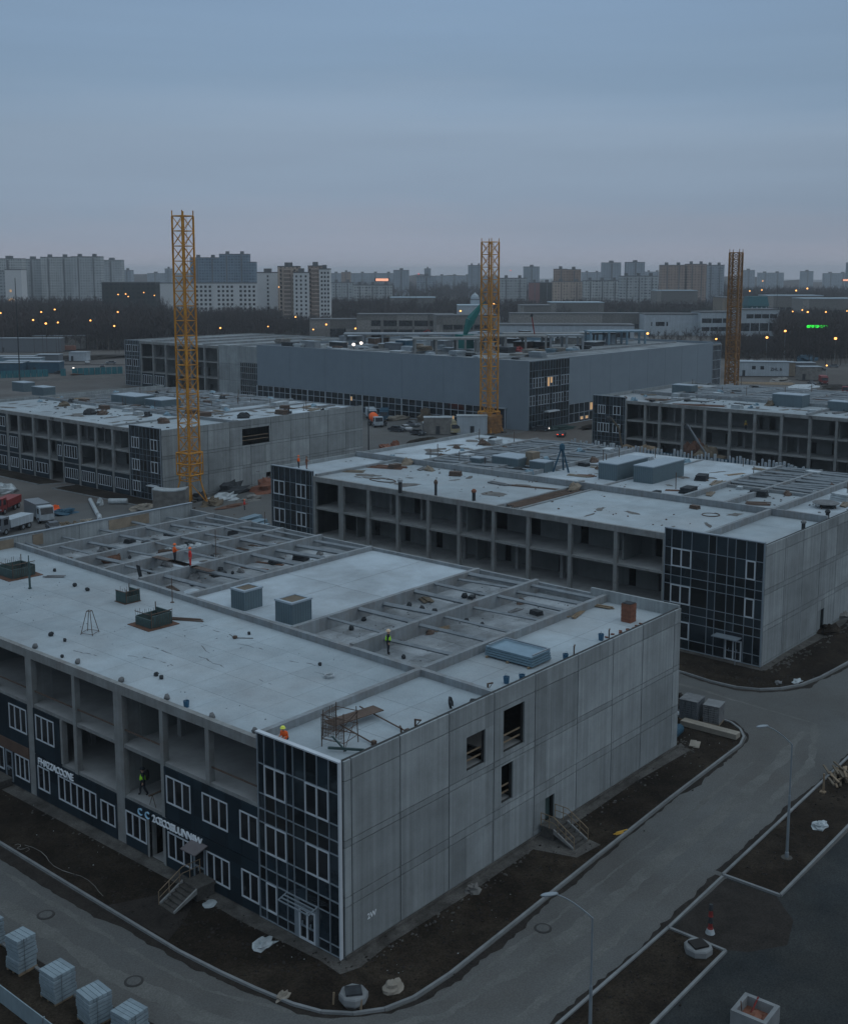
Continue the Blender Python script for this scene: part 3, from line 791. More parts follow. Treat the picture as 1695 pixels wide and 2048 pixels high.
ZR = 12.2
roof_tiles(b2, 64.3, 3.4, 80.7, 10.0, ZR, 3, 1, 'roof'); roof_tiles(b2, 64.3, 10.3, 80.7, 34.0, ZR+.05, 2, 3, 'roof'); roof_tiles(b2, 64.3, 37.0, 80.7, 68.0, ZR+.05, 2, 4, 'roof')
roof_tiles(b2, 64.3, 34.0, 80.7, 37.0, ZR-.25, 4, 1, 'coffer'); roof_tiles(b2, 64.3, 68.2, 80.7, 76.3, ZR+.02, 2, 1, 'roof_pale')
roof_tiles(b2, 81.2, 3.4, 111.6, 10.0, ZR, 4, 1, 'roof_pale'); roof_tiles(b2, 81.2, 10.2, 94.0, 22.0, ZR, 3, 2, 'roof'); roof_tiles(b2, 94.3, 10.2, 111.6, 22.0, ZR-.3, 4, 3, 'coffer'); beam_y(b2, 94.1, 10.3, 21.8, ZR-.4, 12.6, .3)
roof_tiles(b2, 81.2, 22.1, 111.6, 46.0, ZR+.1, 2, 2, 'roof_pale'); roof_tiles(b2, 81.2, 46.1, 111.6, 64.0, ZR-.2, 6, 4, 'coffer'); roof_tiles(b2, 81.2, 64.1, 111.6, 76.3, ZR+.05, 3, 2, 'roof_pale')
beam_y(b2, 81, 3.4, 76.3, ZR-.3, 13.0); beam_x(b2, 10.1, 64.4, 80.8, ZR-.3, 12.95); beam_x(b2, 10.1, 81.2, 111.6, ZR-.3, 12.9)
for y in (16.2, 22.0, 34.2, 46.05, 52, 58, 64.05): beam_x(b2, y, 81.2, 111.6, ZR-.3, 12.85 if y != 34.2 else 12.45)
beam_x(b2, 68.1, 64.4, 80.8, ZR-.3, 12.6); beam_x(b2, 34.0, 64.4, 80.8, ZR-.2, 12.4, .3); beam_x(b2, 37.0, 64.4, 80.8, ZR-.2, 12.4, .3)
for k, (ya, yb) in enumerate(((10.3,16.0),(16.4,21.8),(46.2,51.8),(52.2,57.8),(58.2,63.8))): joists(b2, ya, yb, [x_ for x_ in (83+1.75*q for q in range(17)) if x_ > 95 or ya > 30], 12.75, 40+k)
rnd = random.Random(4); mb = MB()
for k in range(9):
    y = 34.3+.3*k; mb.bar((65+rnd.uniform(0,1), y, ZR+.02), (79+rnd.uniform(-2,1), y+rnd.uniform(-.2,.2), ZR+.05), .12)
mb.build('formwork_board', 'rustbar', b2)

us4 = [119.6,120.3,121.3,122.4,123.5,124.6,125.6,126.8,127.9,128.5]
w4 = [(120.3,122.4,9.0,11.0,2),(125.6,127.9,9.0,11.0,3),(120.3,122.4,5.0,7.04,2),(125.6,127.9,5.0,7.04,3),(125.6,127.9,1.2,3.12,3)]
cols4 = [(128.6,128.9),(133.5,134.2),(139.0,139.5),(144.3,145.0),(149.9,150.4),(154.8,155.3),(160.2,160.8),(165.4,166.1),(169.6,170.5),(175,175.5),(180.4,180.9),(186,186.5)]
b4 = block('unfinished_office_block', 'unfinished concrete block behind the tallest yellow crane mast, windows fitted on its ground floor', 76.85, 119.53, 186.5, 51,
           (us4, w4, (120.3,122.4,.12,3.12)), None, cols4, 4, dholes(cols4, 8)+[(129.2,132.6,4.12,7.3),(166.4,169.3,8.12,11.3),(155.6,159.8,4.12,7.2)], ho=[(95.3,102.05,7.96,11.1),(101.0,102.3,.0,2.2)])
rails(b4, 'y', 119.53, 95.3, 102.05, (8.8,9.5), 'wood', -.3)
for a, b in zip(cols4[:-1], cols4[1:]):
    u0, u1 = a[1], b[0]
    if 149 < u0 < 152: continue
    ii = infill(b4, 76.85, u0, u1, .12, 3.85, [(u0+.3,u1-.3,1.0,3.05)]); window(ii, 'x', 76.85, u0+.3, u1-.3, 1.0, 3.05, 6 if u0 < 150 else 4)
i8 = infill(b4, 76.85, 145.0, 149.9, 4.12, 7.8, [(145.3,149.6,5.0,7.4)]); window(i8, 'x', 76.85, 145.3, 149.6, 5.0, 7.4, 5)
i9 = infill(b4, 76.85, 150.4, 152.0, 4.12, 7.8, [(150.6,151.9,5.0,7.2)]); window(i9, 'x', 76.85, 150.6, 151.9, 5.0, 7.2, 2)
for u0, u1, z0, z1 in ((166.1,169.6,4.12,7.8),(170.5,175,4.12,7.8),(170.5,175,8.12,11.6)):
    ii = infill(b4, 76.85, u0, u1, z0, z1, [(u0+.3,u1-.3,z0+.9,z1-.5)]); window(ii, 'x', 76.85, u0+.3, u1-.3, z0+.9, z1-.5, 4)
mb = MB(); mb.box(75.7,120.2,2.75,76.8,122.6,2.88); mb.build('canopy', 'white', b4)
roof_tiles(b4, 77.2, 119.8, 94, 134, ZR, 3, 3, 'roof'); roof_tiles(b4, 77.2, 134.2, 94, 186, ZR, 3, 9, 'roof'); roof_tiles(b4, 94.4, 119.8, 127.5, 140, ZR, 4, 3, 'roof_pale'); roof_tiles(b4, 94.4, 140.2, 127.5, 186, ZR-.25, 6, 9, 'coffer')
beam_y(b4, 94.2, 119.8, 186.2, ZR-.3, 12.75)
for y in (134.1, 140.1, 146.5, 153, 160, 167, 174, 180): beam_x(b4, y, 94.4 if y > 135 else 77.3, 127.5, ZR-.3, 12.75 if y > 135 else 12.5)
for k, ya in enumerate((140.3,146.7,153.2,160.2,167.2)): joists(b4, ya, ya+6, [96+2.0*q for q in range(16)], 12.7, 60+k)

us3 = [84.4,84.8,85.5,86.5,87.4,88.3,89.3,90.3,91.3,92.1,92.5]
w3 = [(85.5,87.4,9.0,11.0,2),(89.3,91.3,9.0,11.0,3),(85.5,87.4,5.0,7.04,2),(88.3,91.3,5.0,7.04,4)]
cols3 = [(3.2,3.6),(9,9.5),(15,15.5),(21,21.5),(26.6,27.1),(32.2,32.7),(37.6,38.1),(42.8,43.4),(48.6,49.2),(54.2,54.8),(59.6,60.2),(65.2,65.8),(70.2,70.8),(75.7,76.3),(79.2,79.8),(84.0,84.4)]
b3 = block('unfinished_office_block', 'unfinished concrete block with open bays at the edge of the site, machines working in front', 174.0, 3.2, 92.5, 48,
           None, (us3, w3), cols3, 3, dholes(cols3, 14)+[(80,83.6,8.12,11.4),(80,83.6,4.12,7.5)])
roof_tiles(b3, 174.4, 3.5, 190.5, 76, ZR, 3, 12, 'roof'); roof_tiles(b3, 190.9, 3.5, 221.5, 40, ZR, 4, 5, 'roof_pale'); roof_tiles(b3, 190.9, 40.3, 221.5, 92.2, ZR-.2, 6, 9, 'coffer'); roof_tiles(b3, 174.4, 76.2, 190.5, 92.2, ZR-.1, 3, 3, 'coffer')
beam_y(b3, 190.7, 3.5, 92.2, ZR-.3, 12.85)
for y in (40.1,47,54,61,68,75,82): beam_x(b3, y, 190.9, 221.5, ZR-.3, 12.8)
beam_x(b3, 44, 174.5, 190.5, ZR-.3, 12.7); beam_x(b3, 76.1, 174.5, 190.5, ZR-.3, 12.6)
for k, ya in enumerate((40.3,47.2,54.2,61.2,68.2,75.2)): joists(b3, ya, ya+6.5, [193+2.2*q for q in range(13)], 12.75, 80+k)

def stains(b, x0, x1, y0, y1, z, n, seed, m_, smax=2.5, name='roof_dirt'):
    rnd = random.Random(seed); mb = MB()
    for k in range(n):
        cx = rnd.uniform(x0+smax, x1-smax); cy = rnd.uniform(y0+smax, y1-smax); rx = rnd.uniform(.3, smax); ry = rx*rnd.uniform(.15, .7); a0 = rnd.choice((0, 1.57))+rnd.gauss(0, .3); n_ = 13; P_ = []
        for q in range(n_):
            a = 2*math.pi*q/n_; r_ = rnd.uniform(.55, 1.15); u, v = rx*r_*math.cos(a), ry*r_*math.sin(a); P_.append((min(max(cx+u*math.cos(a0)-v*math.sin(a0), x0), x1), min(max(cy+u*math.sin(a0)+v*math.cos(a0), y0), y1), z+.004+.0012*k))
        mb.add(P_, [tuple(range(n_))])
    o = mb.build(name, m_, b); o['kind'] = 'stuff'; return o
stains(b2, 64.4, 80.6, 38, 68, ZR+.05, 16, 1, 'dirt'); stains(b2, 64.4, 80.6, 10.4, 33.8, ZR+.05, 9, 2, 'dirt', 1.6); stains(b2, 81.3, 111.4, 22.3, 45.9, ZR+.1, 18, 3, 'dirt', 2.2); stains(b2, 81.3, 111.4, 46.3, 63.8, ZR-.2, 16, 4, 'roof_pale', 2.5, 'pale_patch'); stains(b2, 81.3, 111.4, 64.3, 76, ZR+.05, 14, 5, 'dirt', 2.5)
stains(b4, 77.3, 93.9, 134.5, 186, ZR, 34, 6, 'dirt', 2.8); stains(b4, 94.6, 127.3, 119.9, 139.8, ZR, 26, 7, 'dirt', 3.2); stains(b4, 94.6, 127.3, 140.5, 185.8, ZR-.25, 34, 8, 'roof_pale', 3.0, 'pale_patch')
stains(b3, 174.5, 190.4, 4, 75.8, ZR, 30, 9, 'dirt', 3.0); stains(b3, 191, 221.3, 4, 39.8, ZR, 24, 10, 'dirt', 3.0); stains(b3, 191, 221.3, 40.5, 92, ZR-.2, 34, 11, 'roof_pale', 3.0, 'pale_patch')
stains(b1, 17.6, 40, 35.3, 64.2, ZC, 26, 12, 'roof_pale', 2.0, 'pale_patch'); stains(b1, 17.6, 40, 36, 64.2, ZC+.05, 22, 13, 'dirt', 1.2)
# ------------------------------------------------------------------ block 5 : grey clad hall with a glass corner
X5, Y5 = 193.9, 124.24
b5 = thing('clad_hall', 'long grey clad hall with a dark glass corner, standing behind the yellow crane masts', 'building', (X5, Y5, 0))
mb = MB(); 
ys = [227-(227-137)*k/6 for k in range(7)][::-1]
for a, b in zip(ys[:-1], ys[1:]): mb.box(X5-.12, a+.035, 5.35, X5+.3, b-.035, 17.75)
mb.box(X5-.12, 131.05, 5.35, X5+.3, 136.99, 17.75); mb.box(X5-.12, Y5, 0, X5+.3, 131.03, 17.75)
mb.build('front_wall', 'warehouse', b5)
lw = [137+(227-137)*k/36 for k in range(37)]
gl = curtain(b5, 'x', X5, lw, [.1,1.8,3.6,5.34], [], None, .15, 'glazed_base', 'glass', 'lower')
for k in range(0, 37, 3): MB().box(X5-.25, lw[k]-.2, 0, X5-.10, lw[k]+.2, 5.34).build('column', 'lower', b5)
MB().box(X5-.3,131.2,0,X5-.05,131.5,5.4).build('door_frame', 'lower', b5); MB().box(X5-.5,131.0,5.1,X5,136.9,5.4).build('canopy', 'lower', b5)
MB().box(X5+.02,131.5,.05,X5+.1,136.9,5.1).build('door', 'cloth', b5)
for y0, y1, z0, z1 in ((186.0,186.8,3.3,4.6),(148.2,148.9,.8,2.0)): window(b5, 'x', X5-.06, y0, y1, z0, z1, 1, .08, .1, 'lower', True)
gu = [X5+.3+(212.4-X5-.3)*k/14 for k in range(15)]
gz = [.12,2.2,4.0,6.2,7.4,8.9,10.7,12.0,13.4,15.2,17.6]
gw = [(gu[k],gu[k+2],a,b,2) for k in (0,2,6,8,10,12) for a, b in ((6.2,8.9),(10.7,13.4))][:11]
g5 = curtain(b5, 'y', Y5, gu, gz, [], None, .09, 'curtain_wall', 'glass', 'mull_dark')
for k in range(0, 14):
    for z0, z1 in ((6.25,8.85),(10.75,13.35)):
        if (k*7+int(z0)) % 5: window(g5, 'y', Y5, gu[k]+.05, gu[k+1]-.05, z0, z1, 1, .14, .16, 'lower')
for k, z0 in ((6,10.8),(7,11.6)): window(g5, 'y', Y5-.06, gu[k]+.1, gu[k+1]-.1, z0, 13.2, 1, .06, .14, 'mull', True)
mb = MB(); mb.box(201,Y5-1.5,4.2,206,Y5-.1,4.5); mb.build('canopy', 'white', b5)
mb = MB()
for k in range(8):
    a = 212.5+(295-212.5)*k/8; b = 212.5+(295-212.5)*(k+1)/8; mb.box(a+.035, Y5-.1, 5.2, b-.035, Y5+.3, 17.75)
mb.build('side_wall', 'warehouse', b5)
sw = [212.5+(295-212.5)*k/33 for k in range(34)]
g6 = curtain(b5, 'y', Y5, sw, [.1,2.6,5.2], [], None, .12, 'glazed_base', 'glass', 'lower')
for k in (4,5,6,7): window(b5, 'y', Y5-.08, sw[k]+.2, sw[k+1]-.2, 2.8, 4.9, 1, .08, .12, 'lower', True)
for k in (2,3): window(b5, 'y', Y5-.08, sw[k]+.5, sw[k+1]-.5, .6, 1.5, 1, .08, .12, 'lower', True)
eu = [295+.9*k for k in range(10)]
curtain(b5, 'y', Y5+1.2, eu, [.1,3,6,9,12,15,17.2], [], None, .14, 'curtain_wall', 'glass', 'lower')
MB().box(X5-.15,Y5-.13,17.75,X5+.5,227,17.85).build('coping', 'mull', b5); MB().box(X5+.5,Y5-.13,17.75,295,Y5+.4,17.85).build('coping', 'mull', b5)
roof_tiles(b5, X5+.35, Y5+.45, 302.6, 226.6, 17.0, 9, 9, 'darkroof')
mb = MB(); mb.box(X5+.3,226.7,0,303,227,17.7); mb.box(302.7,Y5+1.3,0,303,226.6,17.7); mb.build('back_wall', 'warehouse', b5)
for k, y in enumerate((140,156,172,188,204,218)): beam_x(b5, y, X5+2, 300, 16.9, 17.5, .5)
# older wing on its left
b6 = thing('unfinished_wing', 'unfinished concrete wing with open floors at the left end of the grey clad hall', 'building', (200, 227, 0))
X6 = 200.0
curtain(b6, 'x', X6-.6, [227.2+.95*k for k in range(16)], [.1,2,4,6,8,10,11.4], [], None, .2, 'curtain_wall', 'glass', 'beam')
MB().box(X6-.7,227.1,11.5,X6+.2,241.9,16.6).build('end_wall', 'wall', b6)
panel_wall(b6, 'x', X6, [242,247.3,252.7], [(0,5.2),(5.2,10.6),(10.6,16.5)], name='front_wall')
c6 = [(253,253.6),(260,260.7),(267,267.7),(274,274.7),(281,281.7),(288,288.7),(295,295.7)]
open_frame(b6, X6, c6, 252.8, 296, [5.3, 10.6], 15.2, 16.1, 6, dholes(c6, 19, (0,5.3,10.6)), 3, .6)
for a, b in zip(c6[1:-1], c6[2:]):
    if a[0] < 280: continue
    ii = infill(b6, X6, a[1], b[0], .1, 5.0, [(a[1]+.5,b[0]-.5,1.2,4.4)]); window(ii, 'x', X6, a[1]+.5, b[0]-.5, 1.2, 4.4, 5, .14)
curtain(b6, 'x', X6, [296.1+.95*k for k in range(10)], [.1,1.6,4.2,5.4,7,9.6,10.8,12.2,14.6,16.2], [(297.05,299.9,7,9.6,2),(300.85,303.7,7,9.6,2),(297.05,299.9,12.2,14.6,2),(300.85,303.7,12.2,14.6,2)], None, .14)
roof_tiles(b6, X6+.4, 227.3, X6+59.6, 304.2, 15.9, 5, 8, 'darkroof', th=.6)
mb = MB(); mb.box(X6+.1,304.3,0,X6+60,304.65,16.2); mb.box(X6+59.7,227.3,0,X6+60,304.2,16.2); mb.box(X6+.3,227.05,0,X6+59.6,227.29,16.2); mb.build('back_wall', 'wall', b6)
for y in (235,248,262,276,290): beam_x(b6, y, X6+1, X6+58, 15.8, 16.5, .6)
# ------------------------------------------------------------------ entrance stairs, canopies
def stairs(label, px_door, ax, w_, h, n, run, land):
    """landing against the wall and a straight flight away from it; local +y runs away from the wall"""
    t = thing('entrance_stairs', label, 'stairs', (0,0,0))
    mb = MB(); mb.box(-w_/2, 0, h-.22, w_/2, land, h); mb.box(-w_/2+.1, .05, 0, w_/2-.1, land-.1, h-.22); mb.build('landing', 'apron', t, True)
    mb = MB(); st = run/n
    for k in range(n):
        z = h*(n-k-1)/n; 
        mb.box(-w_/2, land+st*k+.02, max(0, z-.10), w_/2, land+st*(k+1)+.04, z+.02 if z > 0 else .05)
    mb.build('tread', 'apron', t, True).name = 'flight'
    for sx_ in (-1, 1):
        mb = MB(); x = sx_*(w_/2+.04)
        mb.add([(x-.06,land,h-.28),(x-.06,land,h+.06),(x-.06,land+run,.14),(x-.06,land+run,0),(x+.06,land,h-.28),(x+.06,land,h+.06),(x+.06,land+run,.14),(x+.06,land+run,0)],
               [(0,1,2,3),(7,6,5,4),(0,4,5,1),(1,5,6,2),(2,6,7,3),(3,7,4,0)])
        mb.build('stringer', 'frame', t, True)
        mb = MB()
        if sx_ == 1 or label.startswith('plank'):
            mb.tube((x,.1,h+.95),(x,land,h+.95),.03); mb.tube((x,land,h+.95),(x,land+run,.95),.03)
            mb.tube((x,.1,h+.5),(x,land,h+.5),.025); mb.tube((x,land,h+.5),(x,land+run,.5),.025)
            for k in range(5):
                yy = land*.1+(land+run-.1)*k/4; zz = h if yy < land else h*(1-(yy-land)/run); mb.tube((x,yy,zz),(x,yy,zz+.95),.03)
            mb.build('handrail', 'wood', t, True)
    return t
s1 = stairs('concrete entrance stairs with one wooden handrail below the lettered cladded front', None, 'x', 1.5, .95, 6, 1.75, 1.5)
s1.location = (-.1, 12.05, .06); s1.rotation_euler = (0, 0, R(86))
s2 = stairs('plank entrance stairs with handrails below the single door in the panel wall', None, 'y', 1.7, .95, 5, 1.7, 1.2)
s2.location = (20.6, -.28, .06); s2.rotation_euler = (0, 0, R(180))
s3 = stairs('concrete entrance stairs at the brown fascia, cut by the photo edge', None, 'x', 2.2, .6, 3, 1.0, 1.4)
s3.location = (-.1, 37.2, .06); s3.rotation_euler = (0, 0, R(90))
mb = MB(); mb.obox((-.6,12.9,2.92),(1.1,1.5,.07),0,0,R(-14)); mb.tube((-.1,12.25,3.05),(-1.0,12.25,2.8),.03); mb.tube((-.1,13.55,3.05),(-1.0,13.55,2.8),.03)
mb.build('canopy', 'mauve', b1)

# ------------------------------------------------------------------ roof things, nearest block
def form_cage(label, loc, sz, h, plate, seed, rz=0):
    rnd = random.Random(seed)
    t = thing('formwork_cage', label, 'formwork', loc, rz, 'formwork cages on the nearest roof')
    mb = MB(); a = plate/2; mb.prism([(-a,-a*.9),(a*.9,-a),(a,a*.95),(-a*.95,a)], 0, .05); mb.build('rusty_plate', 'rust', t, True)
    mb = MB(); s = sz/2
    for sx_, sy_ in ((-1,0),(1,0),(0,-1),(0,1)):
        hh = h*rnd.uniform(.45,.8)
        if sx_: mb.box(sx_*s-.05, -s, .06, sx_*s+.05, s, .06+hh)
        else: mb.box(-s+.06, sy_*s-.05, .06, s-.06, sy_*s+.05, .06+hh)
    mb.build('form_panel', 'green_steel', t, True)
    mb = MB()
    for k in range(int(sz*5)):
        x = -s+sz*k/(sz*5-1)
        for y in (-s-.08, s+.08): mb.tube((x,y,.05),(x+rnd.uniform(-.05,.05),y,h*rnd.uniform(.7,1.05)),.018,4)
    mb.tube((-s,-s-.08,h*.9),(s,-s-.08,h*.92),.04,5); mb.tube((-s,-s-.08,.05),(-s,-s-.08,h*1.1),.045,5); mb.tube((s,s+.08,.05),(s,s+.08,h*1.1),.045,5); mb.tube((-s-.1,s,h*.88),(-s-.1,-s,h*.9),.035,5)
    mb.build('rebar', 'rustbar', t, True)
    return t
form_cage('large green formwork cage on a wide rusty plate in the middle of the nearest roof', (10.3,31.4,Z1), 2.0, 1.35, 3.1, 1)
form_cage('small green formwork cage near the long roof beam, hardly any plate', (12.9,38.6,Z1), 1.4, 1.2, 1.7, 2)
form_cage('dark green formwork cage on a rusty plate beside the leaning green post', (11.3,53.9,Z1), 2.3, 1.5, 3.6, 3)
mb = MB(); p = [(4.85,33.5),(5.25,32.5),(6.2,33.0),(5.8,34.0)]; c = (5.55,33.25)
q = [(c[0]+(a-c[0])*.3, c[1]+(b-c[1])*.3) for a, b in p]
for k in range(4):
    mb.tube((*p[k],0),(*q[k],1.85),.03,5); mb.tube((*p[k],.12),(*p[(k+1)%4],.12),.022,5); mb.tube((*q[k],1.85),(*q[(k+1)%4],1.85),.03,5)
mb.v = [(a-c[0],b-c[1],z) for a,b,z in mb.v]
tag(mb.build('steel_trestle', 'rustbar', None, loc=(c[0],c[1],Z1)), 'tall tapering steel trestle standing alone on the nearest roof', 'trestle')
mb = MB(); mb.lathe((0,0,0),[(.16,0),(.16,.12),(.10,.14),(.10,2.5),(.05,2.55),(.045,3.1)],8)
tag(mb.build('green_post', 'green_steel', None, loc=(9.5,48.7,Z1), smooth=False), 'dark green upright post on the nearest roof, left of the cages', 'post')
def duct(label, loc, lx, ly, h, rz=0, hatch=True):
    t = thing('ventilation_shaft', label, 'ventilation shaft', loc, rz)
    MB().box(-lx/2,-ly/2,0,lx/2,ly/2,h-.14).build('shaft_wall', 'duct', t, True)
    if hatch:
        mb = MB(); wv = .22
        mb.box(-lx/2-.06,-ly/2-.06,h-.14,lx/2+.06,-ly/2+wv,h); mb.box(-lx/2-.06,ly/2-wv,h-.14,lx/2+.06,ly/2+.06,h)
        mb.box(-lx/2-.06,-ly/2+wv,h-.14,-lx/2+wv,ly/2-wv,h); mb.box(lx/2-wv,-ly/2+wv,h-.14,lx/2+.06,ly/2-wv,h)
        mb.build('rim', 'duct_top', t, True)
        MB().box(-lx/2+wv,-ly/2+wv,h-.13,lx/2-wv,ly/2-wv,h-.06).build('plywood_cover', 'ply', t, True)
    else:
        MB().box(-lx/2-.04,-ly/2-.04,h-.14,lx/2+.04,ly/2+.04,h).build('lid', 'duct_top', t, True)
    return t
duct('blue grey ventilation shaft with plywood cover, left of two on the pale strip', (18.3,29.2,Z1+.08), 2.0, 1.75, 1.75)
duct('blue grey ventilation shaft with plywood cover, right of two on the pale strip', (18.3,23.4,Z1+.08), 2.2, 2.0, 1.85)
# lumps and sacks
rl = random.Random(3)
def sack(sz, seed, m_='dark'):
    mb = MB(); mb.lump((0,0,sz*.38), sz*.6, sz*.5, sz*.55, seed, 8, 5, .22); mb.v = [(x,y,max(z,0)) for x,y,z in mb.v]
    return mb.build('sandbag', m_, None, smooth=True)
edge = [(65,1298),(150,1329),(237,1366),(328,1401),(418,1439),(503,1468)]
proto = sack(.42, 1, 'grey'); tag(proto, cat='sandbag')  # column stub caps along the roof edge, modelled with the sack shape
where = ['the pier near the photo edge','the second column from the photo edge','the wide pier in the middle of the front','the column above the climbing worker','the column above the lettered sign','the black glass corner']
spread(proto, [(at(x,y,Z1)+Vector((.25,0,0)), rl.uniform(0,6)) for x,y in edge], ['grey sandbag on the roof edge above '+s for s in where], 'sandbags on the roof edge')
scat = [((103,1272),'the tall steel trestle on its left'),((130,1283),'the roof edge, in front of the trestle'),((313,1352),'the middle of the open roof slab'),((323,1358),'another one, slightly lower on the slab'),
        ((640,1331),'the open slab close to the long roof beam'),((150,1173),'the dark cage, the upper of two'),((175,1182),'the trestle, lying alone'),((125,1315),'the roof edge between two sandbags'),((110,1143),'the cage with the rusty plate, its right side'),((498,1269),'the pale shafts, below them')]
proto = sack(.36, 5, 'dark'); proto.name = 'dark_sack'; tag(proto, cat='sack')
spread(proto, [(at(x,y,Z1), rl.uniform(0,6), rl.uniform(.7,1.1)) for (x,y),_ in scat], ['dark sack on the nearest roof by '+s for _,s in scat], 'dark sacks lying on the nearest roof')
cof = [(703,1260),(818,1215),(843,1222),(868,1227),(928,1196),(800,1287),(807,1317),(933,1245),(963,1252),(727,1242),(385,1172),(300,1147),(333,1132),(312,1130),(465,1148),(442,1144),(425,1117),(260,1117)]
proto = sack(.5, 9, 'dark'); proto.name = 'dark_sack'; tag(proto, cat='sack')
spread(proto, [(at(x,y,ZC), rl.uniform(0,6), rl.uniform(.6,1.1)) for x,y in cof], 'dark sack lying between the roof beams of the nearest block', 'dark sacks between the roof beams')
def bucket(m_='blue'):
    t = thing('bucket', None, 'bucket')
    MB().lathe((0,0,0),[(.15,0),(.19,.40),(.17,.40),(.14,.06)],10).build('pail', m_, t, True)
    mb = MB(); pr_ = None
    for k in range(7):
        a = math.pi*k/6; q_ = (math.cos(a)*.19, 0, .40+math.sin(a)*.16)
        if pr_: mb.tube(pr_, q_, .012, 4)
        pr_ = q_
    mb.build('handle', 'galv', t, True); return t
spread(bucket(), [(at(1012,1366,Z1-.1),1,1.2),(at(1043,1362,Z1-.1),2,1.2),(at(1130,1320,Z1-.1),0,1.2),(at(1201,1280,Z1-.1),.6,1.25),(at(373,1414,Z1),.6,1.1)],
       ['blue bucket by the panel wall, nearest to the coil of wire','blue bucket just right of its twin by the panel wall','blue bucket at the right end of the stack of framed sheets','blue bucket on the roof edge near the red brick stack','blue bucket alone on the roof edge of the nearest front'], 'blue buckets')
def bracket():
    mb = MB(); mb.box(-.05,-.05,0,.05,.05,.65); mb.box(-.05,-.4,.58,.05,.05,.66); mb.tube((0,-.35,.6),(0,0,.15),.03,4); return mb.build('steel_bracket', 'rustbar')
bp_ = bracket(); tag(bp_, cat='bracket')
spread(bp_, [(at(1147,1309,Z1-.1),2),(at(1217,1276,Z1-.1),2),(at(802,1476,Z1),2.5),(at(975,1385,Z1),1.2),(at(830,1458,Z1),.4)],
       ['steel bracket standing between two blue buckets on the parapet side','steel bracket just right of the farthest blue bucket on the nearest roof','steel bracket near the plank platform at the roof edge','steel bracket where the short roof beam meets the panel wall','steel bracket with thin rod right of the plank platform'], 'steel brackets at the roof edge')
# stack of framed sheets
t = thing('framed_sheet_stack', 'stack of blue framed sheets lying on bearers near the panel wall edge', 'sheet stack', (22.9,4.1,Z1-.12), R(0))
mb = MB()
for k in range(3): mb.box(-1.4,-2.0+1.9*k,0,1.4,-1.85+1.9*k,.14)
mb.build('bearer', 'wood', t, True)
for k in range(4):
    o = MB().box(-1.25+.05*k,-2.2+.06*k,.15+.17*k,1.2+.03*k,2.1+.02*k,.29+.17*k).build('sheet', 'bluegrey', t, True)
mb = MB(); mb.box(-1.0,-2.1,.9,1.0,-2.0,1.0); mb.box(-1.0,1.9,.86,1.0,2.0,.96); mb.box(1.1,-2.1,.86,1.2,2.0,.96); mb.build('loose_frame', 'galv', t, True)
# red brick stack and spilled bricks
t = thing('brick_stack', 'column of red bricks standing in the far corner of the nearest roof', 'brick stack', (36.4,2.6,Z1-.12))
mb = MB()
for k in range(14):
    for q in range(2): mb.box(-.45+.46*q, -.45+.01*(k%3), .11*k, -.01+.46*q, .45+.01*(k%3), .11*k+.10)
mb.build('brick_course', 'brick', t, True)
MB().box(-.40,-.40,1.54,.38,.42,1.6).build('cover', 'dark', t, True)
mb = MB(); rnd = random.Random(6)
for k in range(46): mb.obox((rnd.gauss(0,1.3),rnd.gauss(0,.35),.05),(.25,.12,.1),rnd.uniform(0,6))
tag(mb.build('spilled_bricks', 'brick', None, loc=(34.4,1.1,Z1-.12)), 'spilled red bricks beside the brick stack on the roof', 'bricks', kind='stuff')
def plank_pile(label, loc, rz, n, L, seed, m_='wood', w_=.2, group=None, name='plank_pile'):
    rnd = random.Random(seed); t = thing(name, label, 'planks', loc, rz, group)
    for k in range(n):
        MB().obox((rnd.uniform(-.2,.2), (k-n/2)*w_*.7+rnd.uniform(-.05,.05), .04+.05*(k%3)), (L*rnd.uniform(.8,1), w_, .05), rnd.uniform(-.06,.06)).build('plank', m_, t, True)
    return t
plank_pile('pale planks piled against the roof beam left of the red brick stack', at(1150,1228,Z1-.1), R(15), 6, 2.6, 1)
plank_pile('short planks beside the taller parapet corner of the nearest roof', at(1208,1215,Z1-.1), R(100), 5, 1.8, 2)
plank_pile('two rusty beams between the roof beams of the nearest block', at(512,1138,ZC), R(-75), 2, 3.4, 3, 'rust', .3)
plank_pile('single rusty beam behind the two rusty beams', at(543,1127,ZC), R(-72), 1, 3.6, 4, 'rust', .4)
plank_pile('pale timber offcuts between the roof beams, right of the lime vested worker', at(880,1259,ZC), R(-10), 4, 1.6, 5)
plank_pile('yellowish plank stack in the far coffer below the open block', at(850,1201,ZC), R(60), 5, 1.7, 6, 'ply', .3)
plank_pile('thin timber lengths beside the large formwork cage', at(372,1240,Z1), R(-58), 3, 3.6, 7, 'rustbar', .16)
plank_pile('grey planks beside the dark formwork cage', at(112,1154,Z1), R(-50), 4, 2.0, 8, 'grey', .2)
mb = MB(); mb.tube((0,0,.06),(.9,-1.1,.04),.03,5); mb.lump((0,0,.12),.22,.18,.14,3,8,4,.2)
tag(mb.build('long_handled_broom', 'rustbar', None, loc=at(470,1277,Z1)), 'dark long handled broom lying on the open roof slab', 'broom')
def coil(r, n, th, seed, m_, name):
    rnd = random.Random(seed); mb = MB(); prev = None
    for k in range(n*14+1):
        a = 2*math.pi*k/14; q_ = ((r+rnd.uniform(-.04,.04))*math.cos(a), (r+rnd.uniform(-.04,.04))*math.sin(a), th+k/(n*14)*th*2*n*.6)
        if prev: mb.tube(prev, q_, th, 4)
        prev = q_
    return mb.build(name, m_)
